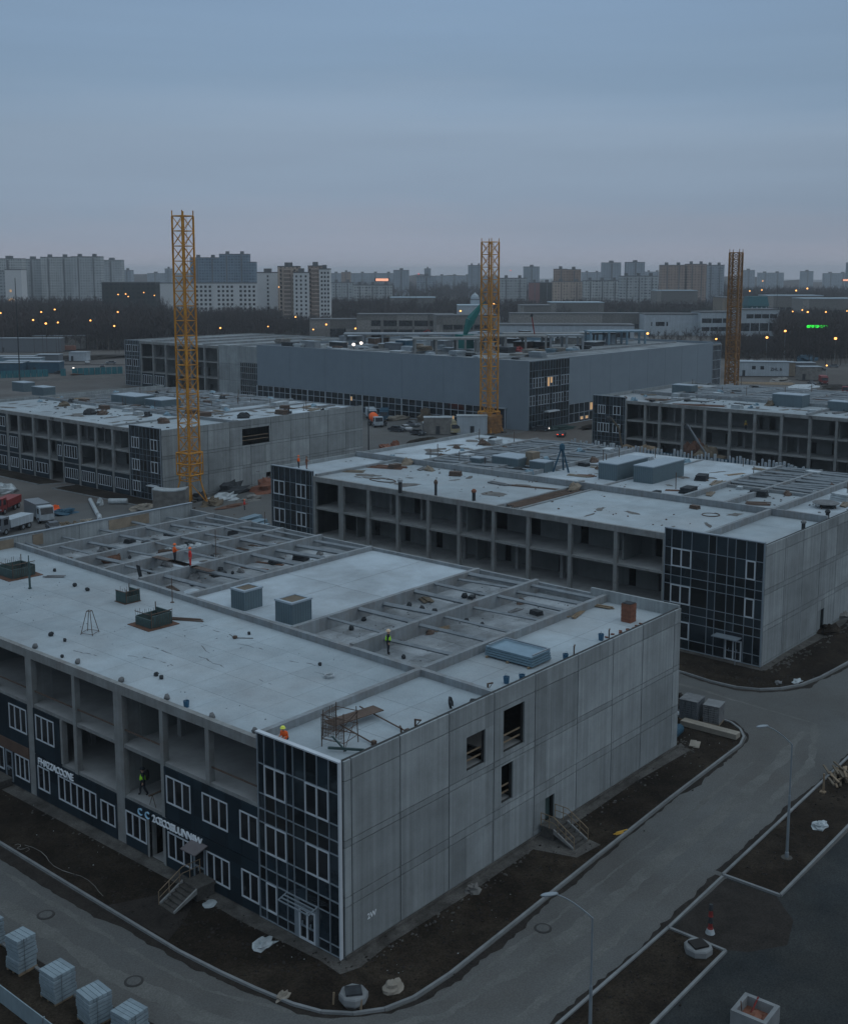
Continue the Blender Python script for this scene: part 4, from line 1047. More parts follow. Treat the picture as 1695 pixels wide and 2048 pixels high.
c_ = coil(.38,4,.03,1,'dark','wire_coil'); c_.location = at(905,1419,Z1-.1)+Vector((0,.3,.38)); c_.rotation_euler = (R(80),0,R(30))
tag(c_, 'dark coil of wire leaning at the edge above the panel wall', 'wire coil')
c_ = coil(.32,3,.05,2,'film','hose_coil'); c_.location = at(658,1355,Z1); tag(c_, 'pale coil of hose on the open roof slab', 'hose')
s_ = sack(.6,12,'dark'); s_.location = at(945,1413,Z1-.1); s_.name = 'dark_sack'; tag(s_, 'dark sack next to the coil of wire above the panel wall', 'sack')
# scaffold at the roof corner
t = thing('scaffold_tower', 'rusty scaffold tower wrapped in mesh at the near roof corner', 'scaffold', (2.9,2.9,Z1), R(12))
mb = MB()
for x, y in ((-.8,-.8),(.8,-.8),(.8,.8),(-.8,.8)): mb.tube((x,y,0),(x*.9,y*.9,2.3),.035,5)
for z in (.5,1.2,2.0):
    for a, b in (((-.8,-.8),(.8,-.8)),((.8,-.8),(.8,.8)),((.8,.8),(-.8,.8)),((-.8,.8),(-.8,-.8))): mb.tube((*a,z),(*b,z),.028,4)
mb.tube((-.8,-.8,0),(.8,-.8,2),.025,4); mb.tube((.8,-.8,2),(.8,.8,.1),.025,4)
mb.build('scaffold_pole', 'rustbar', t, True)
mb = MB(); rnd = random.Random(8)
for k in range(15):
    x = -.8+1.6*k/14
    mb.tube((x,.82,.3+rnd.uniform(0,.4)),(x+rnd.uniform(-.05,.05),.82,2.1+rnd.uniform(-.3,.2)),.014,3); mb.tube((-.82,x,.7),(-.82,x,2.0+rnd.uniform(-.3,.2)),.014,3)
    mb.tube((-.82,-.8,.6+k*.1),(-.82,.8,.6+k*.1+rnd.uniform(-.05,.05)),.012,3); mb.tube((-.8,.83,.6+k*.1),(.8,.83,.6+k*.1),.012,3)
mb.build('wire_mesh', 'rustbar', t, True)
mb = MB(); mb.obox((-.9,-1.0,.25),(.12,2.2,.14),R(20)); mb.tube((-.9,-1.0,.1),(-1.2,-.2,1.0),.06,5); mb.build('steel_stand', 'green_steel', t, True)
t = thing('plank_platform', 'weathered plank platform on two long poles beside the rusty scaffold tower', 'platform', (5.9,4.6,Z1+.35), R(-8))
for k in range(5): MB().box(-2.0,-.55+.22*k,.08,2.0,-.35+.22*k,.14).build('plank', 'rustbar', t, True)
for x in (-1.3, 1.4):
    mb = MB(); mb.tube((x,-3.6,-.25),(x,1.2,.02),.05,5); mb.obox((x,-3.6,-.2),(.25,.25,.3)); mb.build('pole', 'rustbar', t, True)
# coffers: rusty pile, board, box
mb = MB(); rnd = random.Random(9)
for k in range(26): mb.tube((rnd.gauss(0,.8),rnd.gauss(0,.6),.1+.02*k),(rnd.gauss(0,.8),rnd.gauss(0,.6),.15+.02*k),.06,4)
mb.lump((0,0,.15),1.3,.9,.5,4,10,4,.2)
tag(mb.build('rusty_steel_heap', 'rust', None, loc=at(222,1122,ZC)), 'round heap of rusty steel offcuts between the far roof beams', 'steel heap')
t = thing('tool_crate', 'brown tool crate standing against a far roof beam', 'crate', at(303,1100,ZC), R(10))
MB().box(-.9,-.5,0,.9,.5,.95).build('crate_box', 'rust', t, True); MB().box(-.95,-.55,.95,.95,.55,1.03).build('lid', 'dark', t, True)
mb = MB(); mb.obox((0,0,.75),(.08,.5,1.6),0,0,R(-12)); tag(mb.build('leaning_board', 'dark', None, loc=at(275,1163,ZC)+Vector((.3,0,0))), 'dark board leaning on the long roof beam', 'board')
for px_, py_, h_, nm in ((432,1117,3.0,'thin steel prop rising between the far roof beams'),(530,1058,2.0,'short steel prop near the far end of the beams'),(345,1205,2.2,'thin antenna rod beside the large formwork cage')):
    mb = MB(); mb.tube((0,0,0),(0,0,h_),.035,6); mb.tube((0,0,0),(0,0,.05),.18,8); tag(mb.build('steel_prop', 'rustbar', None, loc=at(px_,py_,Z1 if py_ > 1200 else ZC)), nm, 'prop')
mb = MB(); rnd = random.Random(2)
for k in range(14): mb.lump((rnd.gauss(0,.8),rnd.gauss(0,.5),.15),.45,.35,.28,k,7,4,.4)
tag(mb.build('plastic_sheet_heap', 'film', None, loc=at(365,1098,ZC)), 'crumpled pale plastic heap behind the two orange workers', 'plastic sheet')
# ------------------------------------------------------------------ block 2 roof
duct('long blue grey ventilation shaft, left one of the pair on the second roof', (92.0,36.2,ZR+.1), 8.2, 2.9, 2.3, 0, False)
duct('long blue grey ventilation shaft, right one of the pair on the second roof', (93.3,31.4,ZR+.1), 8.6, 2.9, 2.3, 0, False)
duct('low blue grey ventilation shaft with darker end, behind the tripod on the second roof', (88.6,52.4,ZR), 4.0, 4.6, 1.7, 0, False)
duct('square blue grey ventilation shaft next to the tripod on the second roof', (88.0,47.0,ZR), 2.2, 2.6, 1.6, 0, False)
duct('small dark ventilation shaft at the left end of the second roof row', (86.6,57.2,ZR), 1.6, 1.8, 1.2, 0, False)
MB_ = MB(); MB_.prism([(-1,-.9),(1,-.9),(1,.9),(-1,.9)],0,1.0); MB_.prism([(-.85,-.7),(.8,-.8),(.7,.75),(-.8,.6)],1.0,2.4)
tag(MB_.build('wrapped_pallet', 'tan', None, loc=(89.5,49.7,ZR)), 'brown pallet load between the shafts of the second roof', 'pallet load')
t = thing('lifting_tripod', 'tall dark blue lifting tripod standing on the second roof', 'tripod', (89.5,44.6,ZR))
for a in (0.4,2.5,4.6):
    mb = MB(); mb.tube((math.cos(a)*1.3,math.sin(a)*1.3,0),(0,0,3.7),.14,6,.1); mb.build('leg', 'container', t, True)
MB().lathe((0,0,3.0),[(.3,0),(.42,.4),(.35,.9),(.1,1.1)],8).build('hoist', 'container', t, True)
plank_pile('rusty beam bundle in front of the long shafts on the second roof', at(1365,983,ZR), R(-60), 4, 5.5, 11, 'rust', .5)
plank_pile('rusty board pile left of the long shafts on the second roof', at(1172,953,ZR), R(-65), 5, 3.0, 12, 'rust', .6)
plank_pile('brown formwork boards at the crossing of beams on the second roof', at(1515,1008,ZR), R(-60), 6, 3.0, 13, 'rustbar', .4)
plank_pile('rust coloured timber strewn near the far end of the second roof', at(1470,950,ZR), R(-20), 5, 3.5, 14, 'wood', .3)
plank_pile('dark board pile on the left of the second roof', at(700,943,ZR), R(-60), 5, 4.0, 15, 'ply', .5)
plank_pile('rusty board pile left of the middle of the second roof', at(775,935,ZR), R(-70), 6, 6.0, 16, 'rust', .6)
plank_pile('long dark pipe lengths lying on the second roof', at(1060,975,ZR), R(-75), 4, 9.0, 17, 'rustbar', .3)
c_ = coil(1.7,1,.07,3,'rustbar','cable_loop'); c_.location = at(765,962,ZR); c_.scale=(.6,1.3,1); tag(c_, 'brown cable loop lying on the left half of the second roof', 'cable')
c_ = coil(1.0,1,.06,4,'rustbar','cable_loop'); c_.location = at(1420,1031,ZR); tag(c_, 'dark cable loop lying behind the wide glass corner of the second block', 'cable')
def vpipe(label, loc, h, r, cap):
    t = thing('roof_vent_pipe', label, 'vent pipe', loc); MB().lathe((0,0,0),[(r,0),(r,h*.75),(r*.9,h*.75)],8).build('pipe', 'dark', t, True)
    MB().lathe((0,0,h*.72),[(r*1.3,0),(r*1.5,h*.14),(r*.7,h*.28)],8).build('cap', cap, t, True); return t
vpipe('stout vent pipe with a brown cap at the edge of the second roof', at(947,1002,ZR), 1.5, .22, 'brick')
vpipe('tall slim vent pipe left of the stout one on the second roof', at(871,992,ZR), 2.1, .17, 'rustbar')
vpipe('pale hooded vent pipe at the edge of the second roof', at(800,986,ZR), 2.0, .25, 'film')
vpipe('short vent pipe near the panel wall of the second block', at(1605,1062,ZR), 1.2, .22, 'grey')
vpipe('short vent pipe behind another near the panel wall of the second block', at(1653,1042,ZR), 1.3, .22, 'dark')
s_ = thing('round_lid', 'round grey lid on legs on the second roof beside the beams', 'roof hatch', at(1650,1015,ZR)); MB().lathe((0,0,0),[(1.5,.5),(1.6,.6),(1.2,.75)],14).build('lid_plate', 'grey', s_, True)
for a in (0,1.6,3.1,4.7): MB().tube((math.cos(a)*1.2,math.sin(a)*1.2,0),(math.cos(a)*1.2,math.sin(a)*1.2,.5),.05,5).build('leg', 'rustbar', s_, True)
# ------------------------------------------------------------------ block 4 and 3 roofs
duct('long ventilation shaft behind the crane mast on the left roof', (100.5,160.5,ZR), 5, 8.5, 2.2, 0, False)
duct('shorter ventilation shaft right next to the crane mast on the left roof', (101.5,151.5,ZR), 5, 5.5, 1.9, 0, False)
duct('small bluish ventilation shaft at the photo edge on the left roof', at(48,782,ZR), 3, 5, 2.2, 0, False)
duct('flat bluish ventilation shaft far back on the left roof', at(88,790,ZR), 3, 5, 2.0, 0, False)
duct('blue grey ventilation shaft on the roof of the far open block', at(1580,812,ZR), 4, 6.5, 2.6, 0, False)
duct('blue grey ventilation shaft cut by the right photo edge on the far open block', at(1688,822,ZR), 3, 6, 2.0, 0, False)
duct('small dark blue shaft at the back of the far open block', at(1368,786,ZR), 3, 5, 2.0, 0, False)
for k, (px_, py_, lab) in enumerate(((180,829,'dark tarpaulin heap near the open front of the left roof'),(205,829,'small dark heap right of another on the left roof'),(128,812,'dark heap with orange boards on the left roof'),(487,836,'dark brown heap at the right end of the left roof'),(325,846,'dark heap behind the small glass corner of the left roof'),(1540,811,'dark heap on the roof of the far open block'))):
    mb = MB(); mb.lump((0,0,0),1.3,1.1,1.0,k,9,4,.3,True); tag(mb.build('material_heap', ('dark','rustbar','ply')[k%3], None, loc=at(px_,py_,ZR)), lab, 'material heap')
plank_pile('brown beam stack right of the crane mast on the left roof', at(410,826,ZR), R(-60), 6, 6.0, 20, 'rustbar', .8)
plank_pile('orange brown boards at the back of the left roof', at(150,797,ZR), R(-62), 5, 9.0, 21, 'wood', .7)
plank_pile('pale sheet stack at the far right of the left roof', at(560,806,ZR), R(-30), 5, 7.0, 22, 'film', 1.0)
plank_pile('long rust coloured board pile on the far open block', at(1395,811,ZR), R(-70), 6, 12.0, 23, 'rust', .5)
plank_pile('rusty board pile left of the longer one on the far open block', at(1325,800,ZR), R(-70), 6, 8.0, 24, 'rustbar', .6)
plank_pile('small rusty plank pile on the far open block near the photo edge', at(1655,800,ZR), R(-70), 6, 8.0, 25, 'rust', .7)
plank_pile('rust red timber pile at the back of the far open block', at(1530,767,ZR), R(-65), 6, 14.0, 26, 'wood', 1.2)
def clutter(roof, x0, x1, y0, y1, z, n, seed, kinds=('dark','grey','rustbar','film','tan','bluegrey'), s0=.6, s1=1.4):
    rnd = random.Random(seed); adj = {'dark':'black','grey':'grey','rustbar':'rusty brown','film':'pale','tan':'tan','bluegrey':'blue grey'}
    protos = {}
    for k in range(n):
        m_ = kinds[k % len(kinds)]; kd = k % 3
        if (m_, kd) not in protos:
            t = thing('building_material', None, 'building material')
            if kd == 0:
                for q in range(3): MB().box(-.9+.05*q,-.6,.02+.22*q,.9,.6-.06*q,.2+.22*q).build('layer', m_, t, True)
            elif kd == 1:
                for q in range(4): MB().obox((0,-.36+.24*q,.08+.03*(q%2)),(3.2-.2*q,.18,.14),.04*q).build('plank', m_, t, True)
            else:
                mb = MB(); mb.lump((0,0,0),.8,.6,.65,k,8,4,.35,True); mb.build('heap', m_, t, True)
            protos[(m_, kd)] = t; o = t
        else: o = copy_tree(protos[(m_, kd)])
        o.location = (rnd.uniform(x0,x1), rnd.uniform(y0,y1), z); o.rotation_euler = (0,0,rnd.choice((0,1.57))+rnd.gauss(0,.2)); s = rnd.uniform(s0,s1); o.scale = (s,s,s)
        o['label'] = adj[m_]+' '+('stack','planks','heap')[kd]+' lying on the '+roof; o['group'] = adj[m_]+' '+('stacks','planks','heaps')[kd]+' on the '+roof
clutter('front half of the second roof', 76, 80, 12, 74, ZR+.05, 9, 1, ('rustbar','grey','tan'))
clutter('rear half of the second roof', 83, 110, 5, 75, ZR, 60, 2)
clutter('left block roof', 88, 126, 122, 182, ZR, 80, 3, ('rustbar','grey','bluegrey','film','tan','dark'))
clutter('far open block roof', 176, 220, 6, 90, ZR, 80, 4)
clutter('far coffers of the nearest roof', 18, 39, 37, 59, ZC, 34, 5, ('dark','rustbar','grey'), .4, .9)
clutter('near coffers of the nearest roof', 24, 39, 8, 20, ZC, 9, 6, ('dark','grey','rustbar'), .35, .7)
for k, (x, y, z, h_, roof) in enumerate([(84+rl.uniform(0,26), rl.uniform(6,74), ZR, rl.uniform(1.2,2.6), 'second roof') for _ in range(16)]+[(96+rl.uniform(0,28), rl.uniform(124,180), ZR, rl.uniform(1.2,2.6), 'left block roof') for _ in range(14)]+[(rl.uniform(192,220), rl.uniform(8,88), ZR, rl.uniform(1.2,2.8), 'far open block roof') for _ in range(14)]):
    mb = MB(); mb.tube((0,0,0),(rl.uniform(-.05,.05),0,h_),.06,5); mb.tube((0,0,0),(0,0,.05),.25,6); tag(mb.build('steel_prop', 'rustbar', None, loc=(x,y,z)), 'thin steel prop standing on the '+roof, 'prop', 'steel props on the '+roof)
# ------------------------------------------------------------------ street things near the camera
def manhole():
    t = thing('manhole_cover', None, 'manhole'); MB().lathe((0,0,0),[(.55,0),(.55,.03),(.42,.035)],20).build('ring', 'iron', t, True)
    MB().lathe((0,0,.02),[(.40,0),(.40,.022),(.05,.024)],20).build('lid', 'road', t, True); return t
spread(manhole(), [(at(92,1830,.02),0),(at(268,1963,.02),0),(at(1085,1857,.02),0)],
       ['manhole cover in the left road, the farther of two there','manhole cover in the left road close to the slab pallets','manhole cover in the right road under the arm of the street lamp'], 'manhole covers')
def slab_pallet(nl, nx, sx_, sy_, lh):
    t = thing('slab_pallet', None, 'pallet')
    mb = MB()
    for k in range(3): mb.box(-sx_/2,-sy_/2+(sy_-.12)*k/2,0,sx_/2,-sy_/2+(sy_-.12)*k/2+.12,.12)
    mb.build('pallet_base', 'wood', t, True)
    rnd = random.Random(nl)
    for l in range(nl):
        mb = MB(); z = .13+lh*l; jx = rnd.uniform(-.045,.045); jy = rnd.uniform(-.045,.045); g_ = .004 if l < nl-1 else .014
        for k in range(nx):
            a = -sx_/2+sx_*k/nx; b = -sx_/2+sx_*(k+1)/nx; mb.box(a+g_+jx,-sy_/2+jy,z,b-g_+jx,sy_/2+jy,z+lh-.05)
        mb.build('slab_layer', 'paver', t, True)
    mb = MB()
    for x in (-sx_*.2,): mb.box(x-.012,-sy_/2-.06,.1,x+.012,-sy_/2-.054,.13+lh*nl)
    mb.build('strap', 'dark', t, True)
    return t
pp = slab_pallet(8, 4, 1.15, 1.15, .225)
pp.scale = (1.06,1.06,1.14); tag(pp, 'tall pale slab pallet with bulging layers, second from the photo edge', 'pallet', 'slab pallets beside the left road'); pp.location = (-12.6,13.57,.06); pp.rotation_euler=(0,0,R(4))
for loc, n, lab, sc, rz in (((-12.55,17.25,.06),7,'pale slab pallet half cut by the left photo edge',1.1,3),((-12.65,9.7,.06),7,'broad pale slab pallet in the middle of the row',1.22,2),((-12.5,6.4,.06),7,'pale slab pallet nearest the bottom fence panel',1.2,-3),((-12.0,3.9,.06),6,'pale slab pallet cut by the bottom photo edge',1.2,5)):
    q_ = slab_pallet(n, 5, 1.15*sc, 1.15*sc, .225); tag(q_, lab, 'pallet', 'slab pallets beside the left road'); q_.location = loc; q_.rotation_euler = (0,0,R(rz))
t = thing('panel_fence', 'low pale sheet panel fence in the bottom corner behind the pallets', 'fence', (-15.1,9,0))
for k in range(5):
    MB().box(-15.13,-2+4.6*k,.1,-15.07,2.55+4.6*k,1.15).build('fence_panel', 'fence', t); MB().box(-15.18,2.55+4.6*k,0,-15.02,2.6+4.6*k,1.2).build('fence_post', 'galv', t)
def lamp(label, loc, h, rz, arm=2.6):
    t = thing('street_lamp', label, 'street lamp', loc, rz, 'unlit street lamps by the right road')
    MB().lathe((0,0,0),[(.13,0),(.13,.4),(.10,.42),(.085,h*.55),(.06,h*.56),(.05,h)],10).build('pole', 'galv', t, True)
    mb = MB(); prev = (0,0,h-.02)
    for k in range(1,9):
        s = k/8; q_ = (arm*s, 0, h+1.55*math.sin(s*1.15)/math.sin(1.15)); mb.tube(prev, q_, .045-.01*s, 6); prev = q_
    mb.build('arm', 'galv', t, True)
    mb = MB(); mb.lump((prev[0]+.3,0,prev[2]+.03),.48,.16,.09,1,12,6,.0); mb.build('lamp_head', 'galv', t, True, True)
    MB().lathe((0,0,-.02),[(.4,0),(.38,.06)],10).build('foot', 'apron', t, True)
    return t
p = at(1184,1838,8.2); lamp('unlit street lamp nearest the camera, leaning over the right road', (p.x,p.y,.06), 8.2, R(145), 2.0)
p = at(1572,1715,.06); lamp('unlit street lamp standing in the farther planting bed by the right road', p, 8.2, R(148), 2.1)
t = thing('concrete_planter', 'square concrete planter box with red filling at the bottom edge', 'planter', (10.15,-20.9,.02), R(2))
mb = MB(); L_ = .98; T = .24; hh = 1.0
mb.box(-L_,-L_,0,L_,-L_+T,hh); mb.box(-L_,L_-T,0,L_,L_,hh); mb.box(-L_,-L_+T,0,-L_+T,L_-T,hh); mb.box(L_-T,-L_+T,0,L_,L_-T,hh); mb.build('box_wall', 'kerb', t, True)
mb = MB(); mb.box(-L_+T,-L_+T,.1,L_-T,L_-T,.45); mb.lump((0,0,.45),.55,.5,.22,4,9,4,.4); mb.build('red_filling', 'brick', t, True)
mb = MB(); mb.tube((-.3,.6,.45),(-.35,.68,1.3),.03,5); mb.build('bar', 'rust', t, True); MB().tube((.2,.3,.45),(.9,.2,1.08),.05,5).build('bar', 'red', t, True)
t = thing('barrier_post', 'red and dark banded barrier post on a white foot by the dirt patch', 'barrier post', at(1419,1866,.03))
MB().lathe((0,0,0),[(.3,0),(.22,.25),(.18,.3)],10).build('foot', 'film', t, True)
for k, m_ in enumerate(('red','dark','red','dark')): MB().lathe((0,0,.3+.4*k),[(.20-.02*k,0),(.14,.1),(.12,.38)],9).build('band', m_, t, True)
def chamber(label, loc, r, m_lid, rz=0):
    t = thing('chamber_slab', label, 'manhole chamber', loc, rz); MB().lathe((0,0,0),[(r*.92,0),(r,.12),(r,.42),(r*.92,.5)],8).build('slab', 'kerb', t, True)
    MB().box(-r*.55,-r*.5,.5,r*.55,r*.5,.62).build('hatch', m_lid, t, True); MB().lathe((0,0,-.3),[(r*.7,0),(r*.7,.32)],8).build('shaft', 'apron', t, True); return t
chamber('octagonal concrete slab with a dark square hatch by the kerb corner', at(707,2000,.3), .82, 'dark', R(-40))
chamber('pale octagonal slab with a dark sunk hatch in the right planting bed', at(1395,1905,.0), .85, 'boot', R(-30))  # near-black hatch colour stands for the shade inside the opening
def boulder(label, loc, rx, ry, rz_, seed, m_, name='boulder', cat='boulder', rough=.2):
    mb = MB(); mb.lump((0,0,0),rx,ry,rz_,seed,11,5,rough,True); return tag(mb.build(name, m_, None, loc=loc), label, cat)
boulder('pale rounded boulder on the soil right of the octagonal slab', at(787,1978,.06), .66, .5, .5, 2, 'insul')
boulder('white crumpled plastic sheet on the soil below the glass corner', at(527,1890,.06), .75, .5, .28, 3, 'film', 'plastic_sheet', 'plastic sheet', .45)
boulder('round pale disc of cement left of the entrance stairs bottom', at(420,1808,.06), .5, .42, .14, 4, 'film', 'cement_disc', 'cement lump', .15)
boulder('broken pale concrete chunk at the foot of the panel wall', at(945,1782,.06), .55, .45, .42, 5, 'rubble', 'concrete_chunk', 'concrete chunk', .35)
boulder('pale debris heap in the farther planting bed by the lamp', at(1637,1653,.06), .7, .5, .3, 6, 'film', 'debris_heap', 'debris', .45)
boulder('pale flattened plastic on the soil corner of the second block', at(1592,1363,.06), .8, .45, .2, 7, 'film', 'plastic_sheet', 'plastic sheet', .4)
boulder('small grey plastic scrap left of the flattened one at the second block', at(1555,1366,.06), .5, .35, .18, 8, 'grey', 'plastic_sheet', 'plastic sheet', .4)
boulder('pale splintered board stump on the soil inside the kerb curve', at(566,1995,.06), .5, .25, .3, 9, 'insul', 'board_stump', 'board', .4)
boulder('white torn sack behind the block pallets at the building corner', at(1345,1432,.06), .8, .5, .35, 10, 'film', 'torn_sack', 'sack', .4)
boulder('brown earth heap behind the block pallets', at(1352,1408,.06), 1.4, 1.0, .9, 11, 'mud', 'earth_heap', 'earth heap', .25)
boulder('dark earth heap at the side door of the second block', at(1655,1262,.06), 2.2, 1.2, .6, 12, 'soil', 'earth_heap', 'earth heap', .3)
boulder('rubble heap by the side wall of the second block at the photo edge', at(1680,1235,.06), 1.4, 1.0, .8, 13, 'rubble', 'rubble_heap', 'rubble heap', .35)
for px_, py_, lab in ((667,2008,'short wooden stake left of the octagonal slab'),(722,2022,'short wooden stake below the octagonal slab')):
    mb = MB(); mb.obox((0,0,.3),(.09,.09,.75),.3,0,.12); tag(mb.build('wooden_stake', 'wood', None, loc=at(px_,py_,.06)), lab, 'stake')
plank_pile('yellow planks lying on the soil near the plank stairs', at(1238,1667,.06), R(-25), 3, 1.0, 30, 'yellow', .08)
t = thing('timber_beam_stack', 'long squared timber stack lying by the kerb bend', 'timber', (45.2,-.7,.06), R(92))
for k in range(4): MB().box(-2.6,-.45+.45*(k%2),.05+.24*(k//2),2.6,-.02+.45*(k%2),.27+.24*(k//2)).build('beam', 'insul', t, True)
def block_pallet(label, loc, sx_, sy_, nl, rz):
    t = thing('block_pallet', label, 'pallet', loc, rz, 'concrete block pallets by the kerb bend')
    MB().box(-sx_/2,-sy_/2,0,sx_/2,sy_/2,.12).build('pallet_base', 'wood', t, True)
    for l in range(nl):
        mb = MB()
        for a in range(4):
            for b in range(3): mb.box(-sx_/2+sx_*a/4+.02,-sy_/2+sy_*b/3+.02,.13+.2*l,-sx_/2+sx_*(a+1)/4-.02,-sy_/2+sy_*(b+1)/3-.02,.13+.2*l+.155)
        mb.build('block_layer', 'cargrey' if nl == 9 else 'grey', t, True)
    MB().box(-sx_/2-.02,-sy_/2-.02,.135+.2*nl,sx_/2+.02,sy_/2+.02,.15+.2*nl).build('cover_sheet', 'kerb' if nl == 8 else 'grey', t, True)
    return t
block_pallet('grey concrete block pallet at the kerb bend, the right one with a pale cover', (47.5,.1,.06), 1.7, 1.5, 8, R(10))
block_pallet('grey concrete block pallet at the kerb bend, the left one behind', (47.0,2.0,.06), 1.9, 1.7, 9, R(6))
mb = MB(); mb.tube((-1.1,0,.42),(1.1,.3,.42),.42,10); mb.tube((-.9,.5,.3),(1.0,.9,.3),.3,8)
tag(mb.build('tarpaulin_roll', 'container', None, loc=at(1352,1475,.06)), 'dark teal tarpaulin roll on the soil at the far wall corner', 'tarpaulin')
plank_pile('two pale boards lying in front of the tarpaulin roll', at(1384,1487,.06), R(20), 2, 1.6, 31, 'insul', .5)
t = thing('wood_pile', 'heaped yellowish timber pile in the farther planting bed at the photo edge', 'wood pile', at(1682,1560,.06)); rnd = random.Random(12)
for k in range(26): MB().obox((rnd.gauss(0,.7),rnd.gauss(0,.5),.10+.022*k),(rnd.uniform(1,1.9),.16,.10),rnd.gauss(.5,.25),0,rnd.uniform(-.06,.06)).build('plank', ('wood','ply','ply')[k%3], t, True)
mb = MB(); mb.box(-.06,-.06,0,.06,.06,1.5); mb.box(-.3,-.2,0,.1,.2,.1); tag(mb.build('wooden_stake', 'wood', None, loc=at(1645,1584,.06)), 'upright wooden stake in front of the timber pile', 'stake')
# loose rubble along the walls, scraps on soil
def scatter(name, label, pts, n, s0, s1, z, m_, seed, spread_=.5):
    rnd = random.Random(seed); mb = MB()
    for k in range(n):
        i = rnd.randrange(len(pts)-1); f = rnd.random(); a, b = pts[i], pts[i+1]; s = rnd.uniform(s0, s1)
        mb.lump((a[0]+(b[0]-a[0])*f+rnd.gauss(0,spread_), a[1]+(b[1]-a[1])*f+rnd.gauss(0,spread_), z), s, s*rnd.uniform(.5,1), s*.6, rnd.random(), 5, 3, .4, True)
    return tag(mb.build(name, m_), label, kind='stuff')
scatter('rubble', 'stone rubble', [(1,-1.2),(12,-1.2),(18,-1.0)], 110, .03, .14, .06, 'apron', 1, .3)
scatter('rubble', 'stone rubble', [(22,-1.3),(40,-1.5),(42,.2),(43,6)], 120, .03, .14, .06, 'apron', 2, .3)
scatter('rubble', 'stone rubble', [(-1.2,3),(-1.0,9),(-1.1,15),(-1.4,36)], 90, .03, .10, .06, 'apron', 3, .2)
scatter('rubble', 'stone rubble', [(63,2.0),(72,1.6),(88,1.6)], 130, .05, .25, .06, 'apron', 4, .5)
scatter('soil_clods', 'soil clods', [(-3.5,34),(-3.2,14),(-3,3),(2,-3.2),(20,-3),(44,-2),(46,3)], 700, .03, .13, .06, 'mud', 15, 1.0)
scatter('soil_clods', 'soil clods', [(-8,-14.8),(14,-14.8)], 200, .03, .12, .06, 'mud', 16, 1.0)
scatter('soil_clods', 'soil clods', [(25,-14.4),(60,-13.8)], 220, .03, .14, .06, 'mud', 17, .9)
scatter('soil_clods', 'soil clods', [(60,8),(59,2),(64,-.5),(90,-.5)], 260, .04, .16, .06, 'mud', 18, .9)
scatter('litter', 'pale litter', [(-4.5,20),(-2,30),(-3,3),(2,-3.5),(30,-2.5),(44,-2)], 34, .02, .05, .06, 'film', 5, 1.0)
scatter('litter', 'roof scraps', [(2,9),(14,60),(3,40),(15,12)], 90, .02, .06, Z1, 'dark', 6, 1.5)
scatter('litter', 'roof scraps', [(18,9),(39,19),(18,18),(39,9)], 90, .03, .10, ZC, 'dark', 7, 1.2)
scatter('litter', 'roof scraps', [(18,38),(39,62),(18,58),(39,38)], 160, .04, .14, ZC, 'rust', 8, 2.5)
scatter('litter', 'roof scraps', [(66,12),(79,66),(84,30),(108,70)], 160, .05, .2, ZR+.05, 'rustbar', 9, 3)
scatter('litter', 'roof scraps', [(66,70),(108,50),(84,8),(108,20)], 160, .05, .25, ZR, 'grey', 10, 4)
scatter('litter', 'roof scraps', [(80,125),(92,180),(98,130),(125,180)], 200, .1, .45, ZR-.1, 'dark', 11, 4)
scatter('litter', 'roof scraps', [(177,10),(188,80),(195,10),(218,85)], 220, .1, .45, ZR-.1, 'dark', 12, 4)
# thin cables on the soil
for k, (a, b, lab) in enumerate((((50,1690),(215,1790),'thin pale cable lying on the dark soil beside the left road'),((30,1690),(60,1702),'short pale rod on the soil near the photo edge'))):
    mb = MB(); a = at(*a,.08); b = at(*b,.08); prev = a
    for i in range(1,13):
        q_ = a.lerp(b, i/12)+Vector((.25*math.sin(i*.9), .1*math.sin(i*1.7), 0)); mb.tube(prev, q_, .02, 4); prev = q_
    tag(mb.build('cable', 'rubble'), lab, 'cable')
